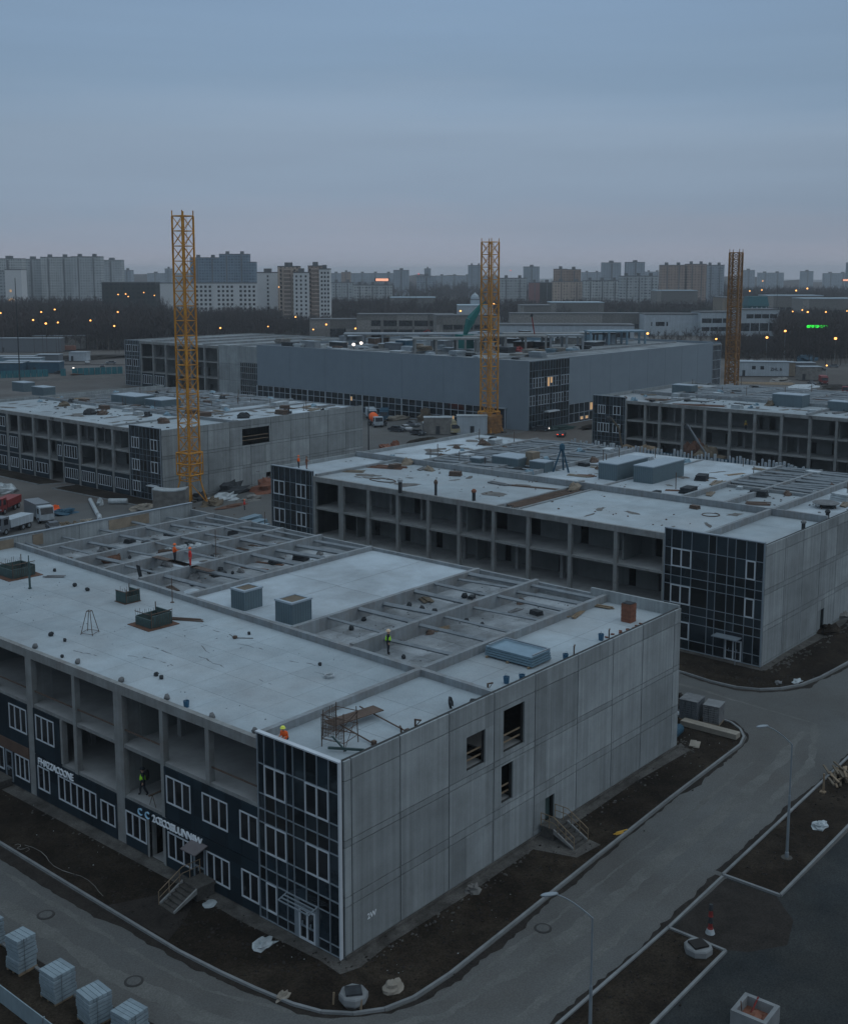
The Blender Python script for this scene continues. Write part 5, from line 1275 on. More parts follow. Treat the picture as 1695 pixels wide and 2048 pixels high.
# ------------------------------------------------------------------ people
def skin_mesh(name, verts, edges, levels=1):
    me = bpy.data.meshes.new(name); me.from_pydata([v[:3] for v in verts], edges, [])
    o = bpy.data.objects.new(name, me); col.objects.link(o)
    md = o.modifiers.new('skin', 'SKIN'); md.use_smooth_shade = True
    for i, v in enumerate(verts):
        r = v[3]; me.skin_vertices[0].data[i].radius = (r, r*(v[4] if len(v) > 4 else 1))
    me.skin_vertices[0].data[0].use_root = True
    sb = o.modifiers.new('sub', 'SUBSURF'); sb.levels = levels; sb.render_levels = levels
    bpy.context.view_layer.update()
    out_ = bpy.data.meshes.new_from_object(o.evaluated_get(bpy.context.evaluated_depsgraph_get())); out_.name = name
    bpy.data.objects.remove(o); bpy.data.meshes.remove(me)
    return out_
def person(label, loc, rz, jacket='cloth', trousers='cloth', vest=None, hat='orangehat', pose='stand', extra=None, group='workers on the site'):
    t = thing('person', label, 'person', loc, rz, group)
    V = []; E_ = []
    def add(p, r, k=None, q=1.0): V.append((*p, r*(1.32 if r > .03 else 1.1), q)); i = len(V)-1; (E_.append((k, i)) if k is not None else None); return i
    drop, lean = (0, 0) if pose != 'crouch' else (.45, .25)
    if pose == 'bend': lean = .28
    P = lambda x, y, z: (x, y+lean*max(0, (z-.95))*1.3, z-drop-(lean*.35*max(0, z-.95) if lean else 0))
    pel = add(P(0,0,.96), .125, None, 1.25)
    wa = add(P(0,0,1.12), .115, pel, 1.25); ch = add(P(0,0,1.34), .135, wa, 1.3); nb = add(P(0,.005,1.48), .07, ch)
    nk = add(P(0,.01,1.55), .055, nb); h0 = add(P(0,.025,1.61), .072, nk); h1 = add(P(0,.02,1.69), .088, h0); h2 = add(P(0,.01,1.765), .066, h1)
    add(P(0,.115,1.655), .014, h0)
    hands = []
    for s in (-1, 1):
        sh = add(P(.205*s,0,1.42), .064, ch)
        if pose == 'carry' or pose == 'crouch':
            el = add(P(.25*s,.06,1.17), .047, sh); wr = add(P(.19*s,.27,1.16), .034, el); d = Vector((-.25*s,.95,0)).normalized()
        else:
            el = add(P(.30*s,-.03,1.16), .047, sh); wr = add(P(.31*s,.05,.93), .034, el); d = Vector((0,.15,-1)).normalized()
        w0 = Vector(V[wr][:3]); pm = add(tuple(w0+d*.07), .036, wr, .6); pc = w0+d*.07
        side = Vector((s,0,0)).cross(d); side.normalize()
        for k in range(4):
            off_ = side*(.027*(k-1.5)); b0 = pc+off_+d*.03
            f1 = add(tuple(b0), .0105, pm); f2 = add(tuple(b0+d*(.045+.006*(k in (1,2)))-Vector((s,0,0))*.012), .0095, f1); add(tuple(b0+d*.075-Vector((s,0,0))*.035), .008, f2)
        t1 = add(tuple(w0+d*.045+side*.045), .012, pm); add(tuple(w0+d*.085+side*.065), .010, t1)
        hands.append(pc)
        if pose == 'crouch':
            hp = add((.10*s,.0,.48), .095, pel); kn = add((.15*s,.36,.50), .065, hp); an = add((.12*s,.10,.10), .045, kn)
        elif pose == 'walk':
            hp = add((.10*s,0,.90), .098, pel); kn = add((.11*s,.10*s+.04,.50), .065, hp); an = add((.11*s,.22*s-.06,.10), .045, kn)
        else:
            hp = add((.10*s,0,.90), .098, pel); kn = add((.12*s,.02,.50), .065, hp); an = add((.13*s,-.02,.10), .045, kn)
        a = Vector(V[an][:3]); add((a.x+.02*s, a.y+.14, .045), .042, an, .8)
    me = skin_mesh('body', V, E_)
    for x in (jacket, trousers, 'skin', 'boot'): me.materials.append(M[x])
    ztr = 1.0-drop; znk = P(0,0,1.52)[2]
    for p in me.polygons:
        c = p.center
        if c.z > znk: k = 2
        elif any((Vector(c)-h).length < .105 for h in hands): k = 2
        elif c.z < .12: k = 3
        elif c.z < ztr and abs(c.x) < .21 : k = 1
        else: k = 0
        p.material_index = k
    o = bpy.data.objects.new('body', me); col.objects.link(o); o.parent = t
    if vest:
        V2 = [(*P(0,0,.93),.196,1.25),(*P(0,0,1.12),.188,1.25),(*P(0,0,1.34),.208,1.3),(*P(0,.005,1.46),.12),(*P(.17,0,1.43),.10),(*P(-.17,0,1.43),.10)]
        me = skin_mesh('vest', V2, [(0,1),(1,2),(2,3),(2,4),(2,5)]); me.materials.append(M[vest])
        o = bpy.data.objects.new('vest', me); col.objects.link(o); o.parent = t
    hc = P(0,.012,1.72)
    mb = MB(); mb.lathe(hc,[(.172,-.005),(.178,.01),(.142,.015),(.138,.07),(.105,.12),(.055,.148),(.01,.155)],14)
    mb.build('helmet', hat, t, True, True)
    for s in (-1,1): MB().lump(P(.032*s,.098,1.685),.011,.008,.009,1,6,4,0).build('eye', 'boot', t, True)
    return t
person('worker in lime vest and cream helmet standing between the roof beams of the nearest block', at(776,1308,ZC), R(-140), vest='lime', hat='whitehat').scale = (1.12,1.12,1.06)
person('worker in orange jacket and black trousers among the far roof beams', at(350,1124,12.26), R(-110), jacket='orange', vest='orange', hat='orangehat', pose='carry')
person('worker with round orange helmet and red clothing, right of the one in black trousers', at(381,1132,12.26), R(60), jacket='redcloth', trousers='redcloth', hat='orangehat', pose='stand')
person('crouching worker with lime helmet and orange jacket at the near glass corner', (.62,5.25,Z1), R(100), jacket='orange', hat='yellowhat', pose='crouch')
pw = person('worker in dark clothes with lime vest and black bag standing in an open bay', (.8,20.2,3.78), R(60), vest='lime', hat='cloth', pose='walk'); pw.scale = (1.12,)*3
mb = MB(); mb.lump((0,-.26,1.3),.24,.17,.34,3,10,6,.08); mb.build('backpack', 'boot', pw, True, True)
person('worker in bright orange jacket at the small glass corner of the second block', at(597,936,ZR), R(-120), jacket='orange', vest='orange', hat='orangehat')
person('worker in dull orange clothes, right of the bright one on the second roof', at(613,938,ZR), R(-120), jacket='brick', trousers='brick', hat='ply', pose='carry')
person('worker in red jacket standing on the ground near the crane foot', at(489,1020,.02), R(-130), jacket='redcloth', vest='redcloth', hat='orangehat')
person('worker in yellow jacket in an upper bay of the far open block', (176.0,57.3,8.12), R(140), jacket='yellow', vest='yellow', hat='yellowhat')
for px_, py_, lab in ((350,1124,'short plank walkway under the worker in black trousers'),(381,1132,'short plank walkway under the worker in red clothing')):
    t = thing('plank_walkway', lab, 'planks', at(px_,py_,12.18), R(90), 'plank walkways across the roof beams')
    for k in range(3): MB().box(-3.2,-.36+.24*k,0,3.2,-.14+.24*k,.06).build('plank', 'rustbar', t, True)
t = thing('work_trestle', 'small wooden trestle in the bay of the climbing worker', 'trestle', (.7,18.3,3.78))
for x in (-.5,.5):
    mb = MB(); mb.tube((x,-.35,0),(x,0,.8),.03,4); mb.tube((x,.35,0),(x,0,.8),.03,4); mb.build('leg', 'rustbar', t, True)
MB().box(-.8,-.07,.8,.8,.07,.88).build('top_bar', 'rustbar', t, True)

# ------------------------------------------------------------------ crane masts
def crane(label, base, side, zt, m_, rz=0, cage=None, foot=True, dens=1.0):
    t = thing('tower_crane', label, 'tower crane', base, rz, 'yellow tower crane masts')
    s = side/2; zf = 4.5 if foot else 0.0; n = max(3, int((zt-zf)/(side*2.0)*dens)); L = (zt-zf)/n
    for k in range(n):
        z0 = zf+L*k; mb = MB(); c = .125*side/2.5*dens
        for x, y in ((-s,-s),(s,-s),(s,s),(-s,s)): mb.box(x-c,y-c,z0,x+c,y+c,z0+L-.02)
        for q in range(2):
            a = z0+L*q/2; b = z0+L*(q+1)/2
            P4 = [(-s,-s),(s,-s),(s,s),(-s,s)]
            for i in range(4):
                p, r_ = P4[i], P4[(i+1)%4]
                mb.tube((*p,a+.03),(*r_,a+.03),c*.62,4)
                mb.tube((*p,a+.05),((p[0]+r_[0])/2,(p[1]+r_[1])/2,(a+b)/2),c*.5,4); mb.tube(((p[0]+r_[0])/2,(p[1]+r_[1])/2,(a+b)/2),(*r_,b),c*.5,4)
                mb.tube((*r_,a+.05),((p[0]+r_[0])/2,(p[1]+r_[1])/2,(a+b)/2),c*.5,4); mb.tube(((p[0]+r_[0])/2,(p[1]+r_[1])/2,(a+b)/2),(*p,b),c*.5,4)
        mb.tube((-s*.3,-s*.5,z0),(-s*.3,-s*.5,z0+L),.04,4); mb.tube((s*.2,-s*.5,z0),(s*.2,-s*.5,z0+L),.04,4)
        for q in range(int(L/.5)): mb.tube((-s*.3,-s*.5,z0+.5*q),(s*.2,-s*.5,z0+.5*q),.025,3)
        mb.build('mast_section', m_, t, True)
    mb = MB(); c = .07
    for x, y in ((-s,-s),(s,-s),(s,s),(-s,s)): mb.box(x-c,y-c,zt,x+c,y+c,zt+.9)
    for i in range(4):
        P4 = [(-s,-s),(s,-s),(s,s),(-s,s)]; mb.tube((*P4[i],zt),(*P4[(i+1)%4],zt),.1,4)
    mb.build('mast_head', m_, t, True)
    if foot:
        for x, y in ((-1,-1),(1,-1),(1,1),(-1,1)):
            mb = MB(); mb.tube((x*s*1.7,y*s*1.7,0),(x*s,y*s,zf),.16,6,.12); mb.tube((x*s*1.7,y*s*1.7,.3),(0,0,zf-.5),.09,5); mb.build('leg', m_, t, True)
            MB().obox((x*s*1.7,y*s*1.7,.2),(1.3,1.3,.4)).build('footing', 'apron', t, True)
    if cage:
        z0, z1 = cage; k = s*1.28; mb = MB(); P4 = [(-k,-k),(k,-k),(k,k),(-k,k)]
        for z in (z0, (z0+z1)/2, z1):
            for i in range(4): mb.tube((*P4[i],z),(*P4[(i+1)%4],z),.13,4)
        for p in P4: mb.tube((*p,z0),(*p,z1),.13,4)
        for i in range(4): mb.tube((*P4[i],z0),(*P4[(i+1)%4],z1),.08,4)
        mb.build('climbing_cage', m_, t, True)
    return t
p = at(382,1012,0); crane('tallest yellow crane mast, its foot standing beside the left concrete block', p, 2.45, height_at(p,432), 'crane', R(4), (5.6,9.4))
p = at(977,866,0); crane('slim yellow crane mast in front of the long grey clad hall', p, 3.05, height_at(p,484), 'crane', R(0), (1.0,5.5))
p = at(1459,832,0); crane('dull rusty yellow crane mast at the right, behind the far open block', p, 2.75, height_at(p,505), 'crane_old', R(6), None, True, 1.5)
p = at(977,866,0)
mb = MB(); mb.box(-2.6,-2.6,0,2.6,2.6,4.6); 
for k in range(5): mb.box(-2.75,-2.75,.3+.9*k,2.75,2.75,.4+.9*k)
mb.v = [(x,y,z) for x,y,z in mb.v]
tag(mb.build('ballast_block_stack', 'crane_old', None, loc=(p.x-.2,p.y+.3,0)), 'rusty yellow ballast stack around the foot of the slim crane mast', 'ballast')

# ------------------------------------------------------------------ vehicles
def wheels(t, xs, y, r, wd=.25):
    for x in xs:
        for s in (-1,1):
            mb = MB(); mb.tube((x,s*y-wd/2,r),(x,s*y+wd/2,r),r,12); w_ = mb.build('wheel', 'tyre', t, True)
            MB().tube((x,s*y-wd/2-.01,r),(x,s*y+wd/2+.01,r),r*.55,8).build('rim', 'galv', w_)
def fixw(t): pass
def car(label, loc, rz, m_, lit=False, tail=False):
    t = thing('parked_car', label, 'car', loc, rz)
    prof = [(-2.15,.35),(-2.2,.75),(-2.05,.95),(-1.0,1.02),(-.45,1.42),(.95,1.45),(1.65,1.0),(2.15,.95),(2.2,.4)]
    mb = MB(); 
    low = [(-2.15,.32),(-2.2,.75),(-2.0,.93),(-1.05,1.0),(1.6,1.02),(2.15,.95),(2.2,.4)]
    mb.extrude_y(low, -.88, .88); mb.extrude_y([(-.45,1.38),(-.40,1.44),(.9,1.47),(1.0,1.40)],-.66,.66)
    mb.build('body', m_, t, True)
    mb = MB(); mb.extrude_y([(-1.0,1.0),(-.45,1.39),(.95,1.41),(1.55,1.02)],-.72,.72); mb.build('windows', 'pane', t, True).name = 'window'
    for y in (-.62,.62):
        MB().box(-2.24,y-.2,.66,-2.12,y+.2,.84).build('headlight', 'lamp_white' if lit else 'film', t, True)
        MB().box(2.14,y-.2,.7,2.23,y+.2,.88).build('tail_light', 'lamp_red' if tail else 'red', t, True)
    wheels_local(t, (-1.35,1.35), .78, .32)
    return t
def wheels_local(t, xs, y, r, wd=.24):
    for x in xs:
        for s in (-1,1):
            mb = MB(); mb.tube((x,s*y-wd/2,r),(x,s*y+wd/2,r),r,12); w_ = mb.build('wheel', 'tyre', t, True)
            mb = MB(); mb.tube((x,s*y-wd/2-.01,r),(x,s*y+wd/2+.01,r),r*.55,8); mb.build('rim', 'galv', w_, True)
def truck(label, loc, rz, cabm, kind='tipper', bodym='grey', lit=False):
    t = thing('site_truck', label, 'truck', loc, rz)
    mb = MB(); mb.extrude_y([(-3.6,.6),(-3.65,1.5),(-3.4,2.75),(-1.9,2.8),(-1.9,.6)],-1.15,1.15); c = mb.build('cab', cabm, t, True)
    mb = MB(); mb.extrude_y([(-3.68,1.6),(-3.46,2.6),(-3.4,2.6),(-3.6,1.6)],-1.0,1.0); mb.build('windscreen', 'pane', t, True)
    for s in (-1,1): MB().box(-3.1,s*1.16-.02,1.6,-2.2,s*1.16+.02,2.5).build('side_window', 'pane', t, True)
    MB().box(-3.6,-.5,.55,3.6,.5,.85).build('chassis', 'dark', t, True)
    for y in (-.85,.85): MB().box(-3.72,y-.18,.8,-3.62,y+.18,1.0).build('headlight', 'lamp_white' if lit else 'film', t, True)
    if kind == 'tipper':
        mb = MB(); mb.extrude_y([(-1.6,.95),(-1.7,2.2),(3.7,2.2),(3.5,.95)],-1.2,1.2); mb.build('load_bed', bodym, t, True)
    elif kind == 'mixer':
        mb = MB(); prof = [(.35,0),(.9,.9),(1.25,2.2),(1.2,3.3),(.7,4.6),(.5,5.0)]
        mb.lathe((0,0,0),prof,12); mb.v = [(z-1.3, y, 1.9+x+.12*z) for x,y,z in mb.v]; mb.build('drum', bodym, t, True, True)
        mb = MB(); mb.tube((3.3,0,2.2),(4.0,.1,1.0),.2,6); mb.build('chute', 'galv', t, True)
    else:
        MB().box(-1.7,-1.2,.9,3.8,1.2,3.0).build('box_body', bodym, t, True)
    wheels_local(t, (-2.7,1.2,2.6), 1.0, .5, .35)
    return t
def excavator(label, loc, rz, m_, arm=((1.0,1.6),(4.2,4.6),(6.6,2.2))):
    t = thing('excavator', label, 'excavator', loc, rz)
    for s in (-1,1):
        mb = MB(); mb.extrude_y([(-1.9,.35),(-1.6,.85),(1.6,.85),(1.9,.35),(1.6,.03),(-1.6,.03)],s*1.1-.28,s*1.1+.28); mb.build('track', 'dark', t, True)
    mb = MB(); mb.box(-2.0,-1.2,.95,1.1,1.2,1.75); mb.box(-2.0,-1.2,1.75,-.6,1.2,2.2); mb.build('body', m_, t, True)
    mb = MB(); mb.extrude_y([(-.4,1.76),(-.4,2.9),(.7,2.9),(1.05,1.76)],.2,1.15); mb.build('cab', 'pane', t, True)
    pts = [(a,0,b) for a,b in arm]
    for a, b in zip(pts[:-1], pts[1:]):
        mb = MB(); mb.tube(a,b,.26,5,.18); mb.build('boom', m_, t, True)
    e_ = pts[-1]; mb = MB(); mb.extrude_y([(e_[0]-.5,e_[2]-.9),(e_[0]+.1,e_[2]+.1),(e_[0]+.5,e_[2]-.2),(e_[0]+.4,e_[2]-1.0)],-.55,.55); mb.build('bucket', 'dark', t, True)
    return t
# left yard, beside the left block
truck('red truck at the left photo edge of the left yard', at(12,1022,.02), R(35), 'red', 'tipper', 'red')
truck('white truck with dark windscreen parked beside the road in the left yard', at(80,1040,.02), R(78), 'hut', 'box', 'cargrey')
truck('low pale flatbed truck in front of the red truck', at(25,1062,.02), R(20), 'cargrey', 'tipper', 'hut')
car('dark car squeezed between the two trucks of the left yard', at(108,1062,.02), R(70), 'cardark')
mb = MB(); 
for k in range(30): mb.lump((rl.gauss(0,2.6),rl.gauss(0,1.4),0),rl.uniform(.3,.9),rl.uniform(.3,.7),rl.uniform(.2,.6),k,7,4,.4,True)
tag(mb.build('scrap_heap', 'ply', None, loc=at(150,1052,.02)), 'brown scrap heap behind the long panel parapet in the left yard', 'scrap heap')
boulder('orange and dark plastic bundle beside the white truck', at(108,1022,.02), 1.2, .9, .9, 21, 'orange', 'plastic_bundle', 'bundle', .4)
boulder('teal tarpaulin heap right of the orange bundle', at(128,1028,.02), 2.2, 1.3, .8, 22, 'container', 'tarpaulin_heap', 'tarpaulin', .35)
boulder('pale plastic heap at the photo edge above the red truck', at(8,985,.02), 2.4, 1.8, 1.6, 23, 'film', 'plastic_heap', 'plastic heap', .35)
boulder('low grey debris at the end of the white pipe', at(172,1045,.02), 1.4, .9, .5, 24, 'insul', 'debris_heap', 'debris', .4)
for a, b, r_, lab in (((181,1003),(196,1033),.35,'long white pipe lying on the left yard'),((199,1036),(200,1044),.4,'short white pipe piece below the long one'),((218,1008),(255,1008),.5,'pale plastic roll on the soil strip of the left block')):
    mb = MB(); A = at(*a,.02); B = at(*b,.02); d = B-A; mb.tube((0,0,r_),(d.x,d.y,r_),r_,9); tag(mb.build('white_pipe', 'film', None, loc=A), lab, 'pipe')
boulder('pale upright plastic bag on the kerb of the left block', at(201,1010,.02), .6, .6, 1.3, 25, 'film', 'plastic_bag', 'bag', .25)
boulder('pale wrapped bundle at the glass corner of the left block', at(285,1018,.02), 2.2, 1.1, .8, 26, 'insul', 'wrapped_bundle', 'bundle', .3)
bumpy('soil_bed', [(72.5,112),(76.6,117),(76.6,146),(71.5,146),(72,130)], .06, 'soil', 30); bumpy('soil_bed', [(72,151),(76.6,149),(76.6,186),(72,186)], .06, 'soil', 31)
kerb('kerb', [(72.5,112),(72,130),(71.5,146),(76.4,146)]); kerb('kerb', [(72,186),(72,151),(76.4,149)])
t = thing('sheet_stack', 'tall stack of bowed grey sheets by the foot of the tallest crane', 'sheet stack', (72.9,111.9,.02), R(-49))
for k in range(17):
    mb = MB(); n_ = 8; z0 = .05+.225*k; L_ = 2.75
    prof = [(-L_+2*L_*i/n_, z0+.32*((i/n_-.5)*2)**2) for i in range(n_+1)]; prof = prof+[(x,z+.17) for x,z in prof[::-1]]
    mb.extrude_y(prof[::-1], -1.3, 1.3); mb.build('sheet', 'film' if k == 16 else 'rubble', t, True)
for px_, py_, s, m_, lab, sd_ in ((448,1000,(3.0,1.6,1.2),'film','pale tarpaulin covered pile near the red jacketed worker',31),(462,985,(4,2,1.8),'dark','dark covered material pile against the left panel wall',32),(425,1010,(2.0,1.4,1.3),'ply','brown scrap pile right of the crane foot',33),
        (540,982,(3.6,2.6,2.2),'brick','reddish earth mound beside the small glass corner of the second block',34),(500,1000,(2.4,1.2,.8),'rubble','grey stone pile between the crane and the reddish mound',35),(400,1000,(1.5,1.2,1.3),'dark','dark drum heap beside the crane foot',36),(465,1013,(3.2,1.0,.3),'rust','flat rusty sheet heap in front of the pale tarpaulin',37)):
    boulder(lab, at(px_,py_,.02), *s, sd_, m_, 'material_pile', 'material pile', .35)
for k, (px_, py_, lab) in enumerate(((500,1038,'pale blue sheet pile behind the worker in red, the farthest of three'),(510,1047,'pale blue sheet pile, the middle one of three behind the roof beams'),(515,1056,'pale blue sheet pile, the nearest one of three behind the roof beams'))):
    mb = MB()
    for q in range(3): mb.obox((.1*q,.05*q,.08+.12*q),(4.2,1.6,.1),.1*q)
    tag(mb.build('sheet_pile', 'bluegrey', None, loc=at(px_,py_,.02)), lab, 'sheets')
# yard in front of the clad hall
truck('mixer truck with orange and white cab left of the clad hall entrance', at(750,852,0), R(60), 'hut', 'mixer', 'orange')
truck('white box truck behind the mixer truck', at(742,838,0), R(50), 'hut', 'box', 'hut')
car('dark car right of the mixer truck', at(762,853,0), R(20), 'cardark')
car('white car in the yard with boxes beside it', at(812,861,0), R(65), 'carwhite')
car('pale grey car behind the white one in the hall yard', at(826,853,0), R(75), 'cargrey')
car('dark car left of the white one in the hall yard', at(793,863,0), R(100), 'cardark')
truck('dark teal truck under the glazed strip of the hall', at(768,840,0), R(40), 'container', 'box', 'container')
t_ = truck('cream mixer truck next to the foot of the slim crane', at(905,866,0), R(50), 'cream', 'mixer', 'cream')
for px_, py_, sx_, sy_, h_, m_, lab in ((875,868,7,3.0,4.2,'rubble','grey site container left of the cream mixer truck'),(943,868,7.5,3.0,4.6,'hut','white site container just left of the slim crane foot'),(855,866,2.5,2.5,2.6,'cargrey','small dark container left of the grey one')):
    p = at(px_,py_,0); t = thing('site_container', lab, 'container', p, R(-49)); MB().box(-sx_/2,-sy_/2,.1,sx_/2,sy_/2,h_).build('container_body', m_, t, True); MB().box(-sx_/2-.1,-sy_/2-.1,h_,sx_/2+.1,sy_/2+.1,h_+.18).build('roof', 'film', t, True)
    MB().box(-.5,-sy_/2-.05,.15,.5,-sy_/2-.003,2.2).build('door', 'dark', t, True)
car('dark car with shining red and white lamps crossing behind the second block', at(1122,873,0), R(205), 'cardark', True, True)
car('small dark car waiting by the glass corner of the hall', at(1080,862,0), R(120), 'cardark', True)
for px_, py_, s, m_, lab, sd_ in ((846,882,(5,2,.6),'soil','flat dark earth heap in the yard of the hall',41),(808,903,(2.2,1.2,.6),'dark','dark drain mound in the hall yard',42),(770,902,(2.2,1.6,1.4),'brick','red brick heap at the corner of the left panel wall',43),(790,900,(1.4,1.2,2.0),'brick','upright red brick pallet at the yard edge',44),(1120,858,(5,2.5,.8),'evergreen','mossy dark mound by the hall glass corner',45),(850,842,(2.5,1.5,3.5),'ply','brown tall crate pile under the glazed strip',46),(795,840,(5,1.5,1.2),'insul','pale brown board heap under the glazed strip',47),(1190,855,(7,2,.8),'soil','dark earth strip in front of the lit hall windows',48)):
    boulder(lab, at(px_,py_,0), *s, sd_, m_, 'material_pile', 'material pile', .35)
for px_, py_, h_, lab in ((737,900,10,'thin site pole at the corner of the left panel wall'),(723,905,8,'thin site pole just left of another by the panel wall')):
    mb = MB(); mb.tube((0,0,0),(0,0,h_),.16,6,.1); tag(mb.build('site_pole', 'dark', None, loc=at(px_,py_,0)), lab, 'pole')
rc = random.Random(91)
for k, (px_, py_, m_, lab) in enumerate(((30,720,'cargrey','grey car on the dirt track by the left photo edge'),(175,727,'carwhite','white car near the small white cabin in the left back yard'),(205,735,'cardark','dark car in front of the old wing, left back yard'),(65,735,'red','red car behind the dark blue containers'),(222,728,'cargrey','grey car close to the old wing corner'),(120,748,'cardark','dark car at the gap of the teal fence'),(1600,735,'carwhite','white car behind the wrapped cabin'),(1640,742,'cardark','dark car under the white orange lamp'),(1665,735,'cargrey','grey car at the right back yard edge'),(835,870,'cardark','dark car behind the rubble in the hall yard'),(890,850,'cargrey','grey car under the glazed strip of the hall'))):
    car(lab, at(px_,py_,0), rc.uniform(0,6), m_)
# in front of the far open block
excavator('ochre excavator raising its boom by the broken bay of the far open block', (171.0,82.0,0), R(155), 'ply', ((1.0,1.6),(2.2,7.0),(4.6,9.6)))
excavator('dark excavator with a slanting boom in front of the far open block', (167.5,59,0), R(75), 'cargrey', ((1.0,1.6),(5.0,5.4),(8.4,9.0)))
boulder('orange brown debris pile under the dark excavator boom', (170,62,0), 4, 3, 4.0, 51, 'ply', 'debris_pile', 'debris', .4)
boulder('orange red boards heap in the bay left of the dark excavator', (171.5,66,0), 2.2, 2.6, 5.5, 52, 'rust', 'board_heap', 'boards', .35)
boulder('long brown timber heap at the broken bay of the far open block', (170,78,0), 3, 6, 3.4, 53, 'wood', 'timber_heap', 'timber', .35)
t = thing('site_hoarding', 'low dark site hoarding along the foot of the far open block', 'fence', (166,4,0))
for k in range(15): MB().box(165.9,4+4.7*k,0,166.1,8.6+4.7*k,3.3).build('hoarding_panel', 'container' if k%3 else 'dark', t)
mb = MB(); rnd = random.Random(3)
for k in range(70): mb.box(0+rnd.uniform(-.3,.3),.75*k,0,.35,.75*k+rnd.uniform(.2,.5),3.6+rnd.uniform(-.3,.9))
tag(mb.build('bottle_crates', 'hut', None, loc=(164.5,40,0)), 'row of small pale packages stacked along the dark hoarding', 'packages', kind='stuff')
# right back yard : cabins, containers, red van
def cabin(label, p, rz, sx_, sy_, h_, m_, marks=0):
    t = thing('site_cabin', label, 'cabin', p, rz)
    MB().box(-sx_/2,-sy_/2,.25,sx_/2,sy_/2,h_).build('cabin_wall', m_, t, True); MB().box(-sx_/2-.2,-sy_/2-.2,h_,sx_/2+.2,sy_/2+.2,h_+.22).build('roof', 'galv', t, True)
    MB().box(-sx_*.38,-sy_/2-.05,.3,-sx_*.38+1.1,-sy_/2-.004,2.5).build('door', 'dark', t, True)
    for k in range(marks): MB().box(-sx_*.2+3.2*k,-sy_/2-.05,h_*.5,-sx_*.2+3.2*k+1.4,-sy_/2-.004,h_*.74).build('window', 'pane', t, True)
    return t
p = at(1520,752,0); cabin('long white site cabin with dark signs right of the rusty crane mast', p, R(-55), 20, 6, 5.6, 'hut', 2); text_mesh('wall_lettering', "ZHL &", 1.6, None, 'dark', p, 'y')
bpy.data.objects['wall_lettering'].parent = bpy.data.objects['site_cabin']; bpy.data.objects['wall_lettering'].location = (3.0,-3.1,2.4)
cabin('white cabin half hidden behind the rusty crane mast', at(1488,748,0), R(-55), 6, 5, 5.2, 'hut')
cabin('tan gabled cabin at the end of the long white one', at(1572,752,0), R(-55), 5, 6, 5.4, 'tan')
cabin('grey wrapped cabin between the white cabin and the red van', at(1615,760,0), R(-50), 8, 5, 5, 'rubble')
cabin('dark roofed shed behind the wrapped cabin', at(1600,745,0), R(-50), 10, 5, 4, 'cargrey')
truck('crimson truck right of the wrapped cabin', at(1645,768,0), R(30), 'red', 'box', 'red')
truck('dark red truck cut by the right photo edge', at(1690,788,0), R(20), 'red', 'tipper', 'red')
car('dark car behind the crimson truck', at(1622,770,0), R(40), 'cardark')
boulder('teal covered heap behind the cabins', at(1612,722,0), 9, 4, 3, 61, 'container', 'covered_heap', 'material pile', .25)
for px_, py_, s, m_, lab, sd_ in ((1600,775,(10,4,.8),'film','pale flat gravel bank behind the far open block',62),(1670,775,(9,4,.8),'mud','brown earth bank at the right photo edge',63),(1560,762,(6,3,1.2),'rubble','grey rubble bank in front of the long white cabin',64)):
    boulder(lab, at(px_,py_,0), *s, sd_, m_, 'earth_bank', 'earth heap', .3)
# left back yard
t = thing('teal_fence', 'long teal corrugated site fence left of the old concrete wing', 'fence', at(150,752,0))
a, b = at(-10,757,0), at(246,747,0); n_ = 22
for k in range(n_):
    p = a.lerp(b,k/n_); q = a.lerp(b,(k+1)/n_); c = (p+q)/2
    if k in (9,10,12): continue
    mb = MB(); mb.obox((c.x,c.y,1.4),((q-p).length-.2,.12,2.8),math.atan2((q-p).y,(q-p).x)); mb.build('fence_panel', 'teal', t)
for px_, py_, sx_, h_, m_, lab in ((15,748,14,4.5,'container','dark blue container row at the left photo edge'),(50,744,14,4.5,'container','dark blue container in the middle of the row by the teal fence'),(95,746,12,4.5,'container','dark blue container at the right end of the row'),(20,736,22,5,'bluegrey','pale roofed shed behind the left containers'),(48,740,16,5,'bluegrey','pale roofed shed behind the middle container'),(60,704,34,7,'cargrey','long low shed in front of the dark wood'),(120,698,26,7,'rubble','pale long shed in front of the dark wood'),(160,722,8,4,'hut','small white cabin by the dirt track'),(100,727,10,4,'cargrey','grey cabin beside the red lamp')):
    cabin(lab, at(px_,py_,0), R(-50), sx_, 6, h_, m_)
def mk(px0,py0,px1,py1,w0,z,m_,name='path'):
    a, b = at(px0,py0,0), at(px1,py1,0); d = (b-a).normalized(); n_ = Vector((-d.y,d.x,0))*w0/2
    flat(name, [tuple((a+n_)[:2]),tuple((a-n_)[:2]),tuple((b-n_)[:2]),tuple((b+n_)[:2])], z, m_)
mk(-60,702,300,716,10,.02,'road'); mk(-60,728,300,730,5,.03,'mud'); mk(-60,716,320,706,6,.04,'apron'); mk(-60,768,260,752,14,.02,'apron','path')
mk(1500,735,1900,722,9,.02,'road'); mk(1480,765,1900,778,12,.03,'apron','path'); mk(1480,722,1900,712,5,.02,'apron')
flat('road', [(118,-13),(172,-13),(172,124),(118,124)], .015, 'road'); flat('road', [(130,124),(193,124),(193,300),(130,300)], .015, 'road')
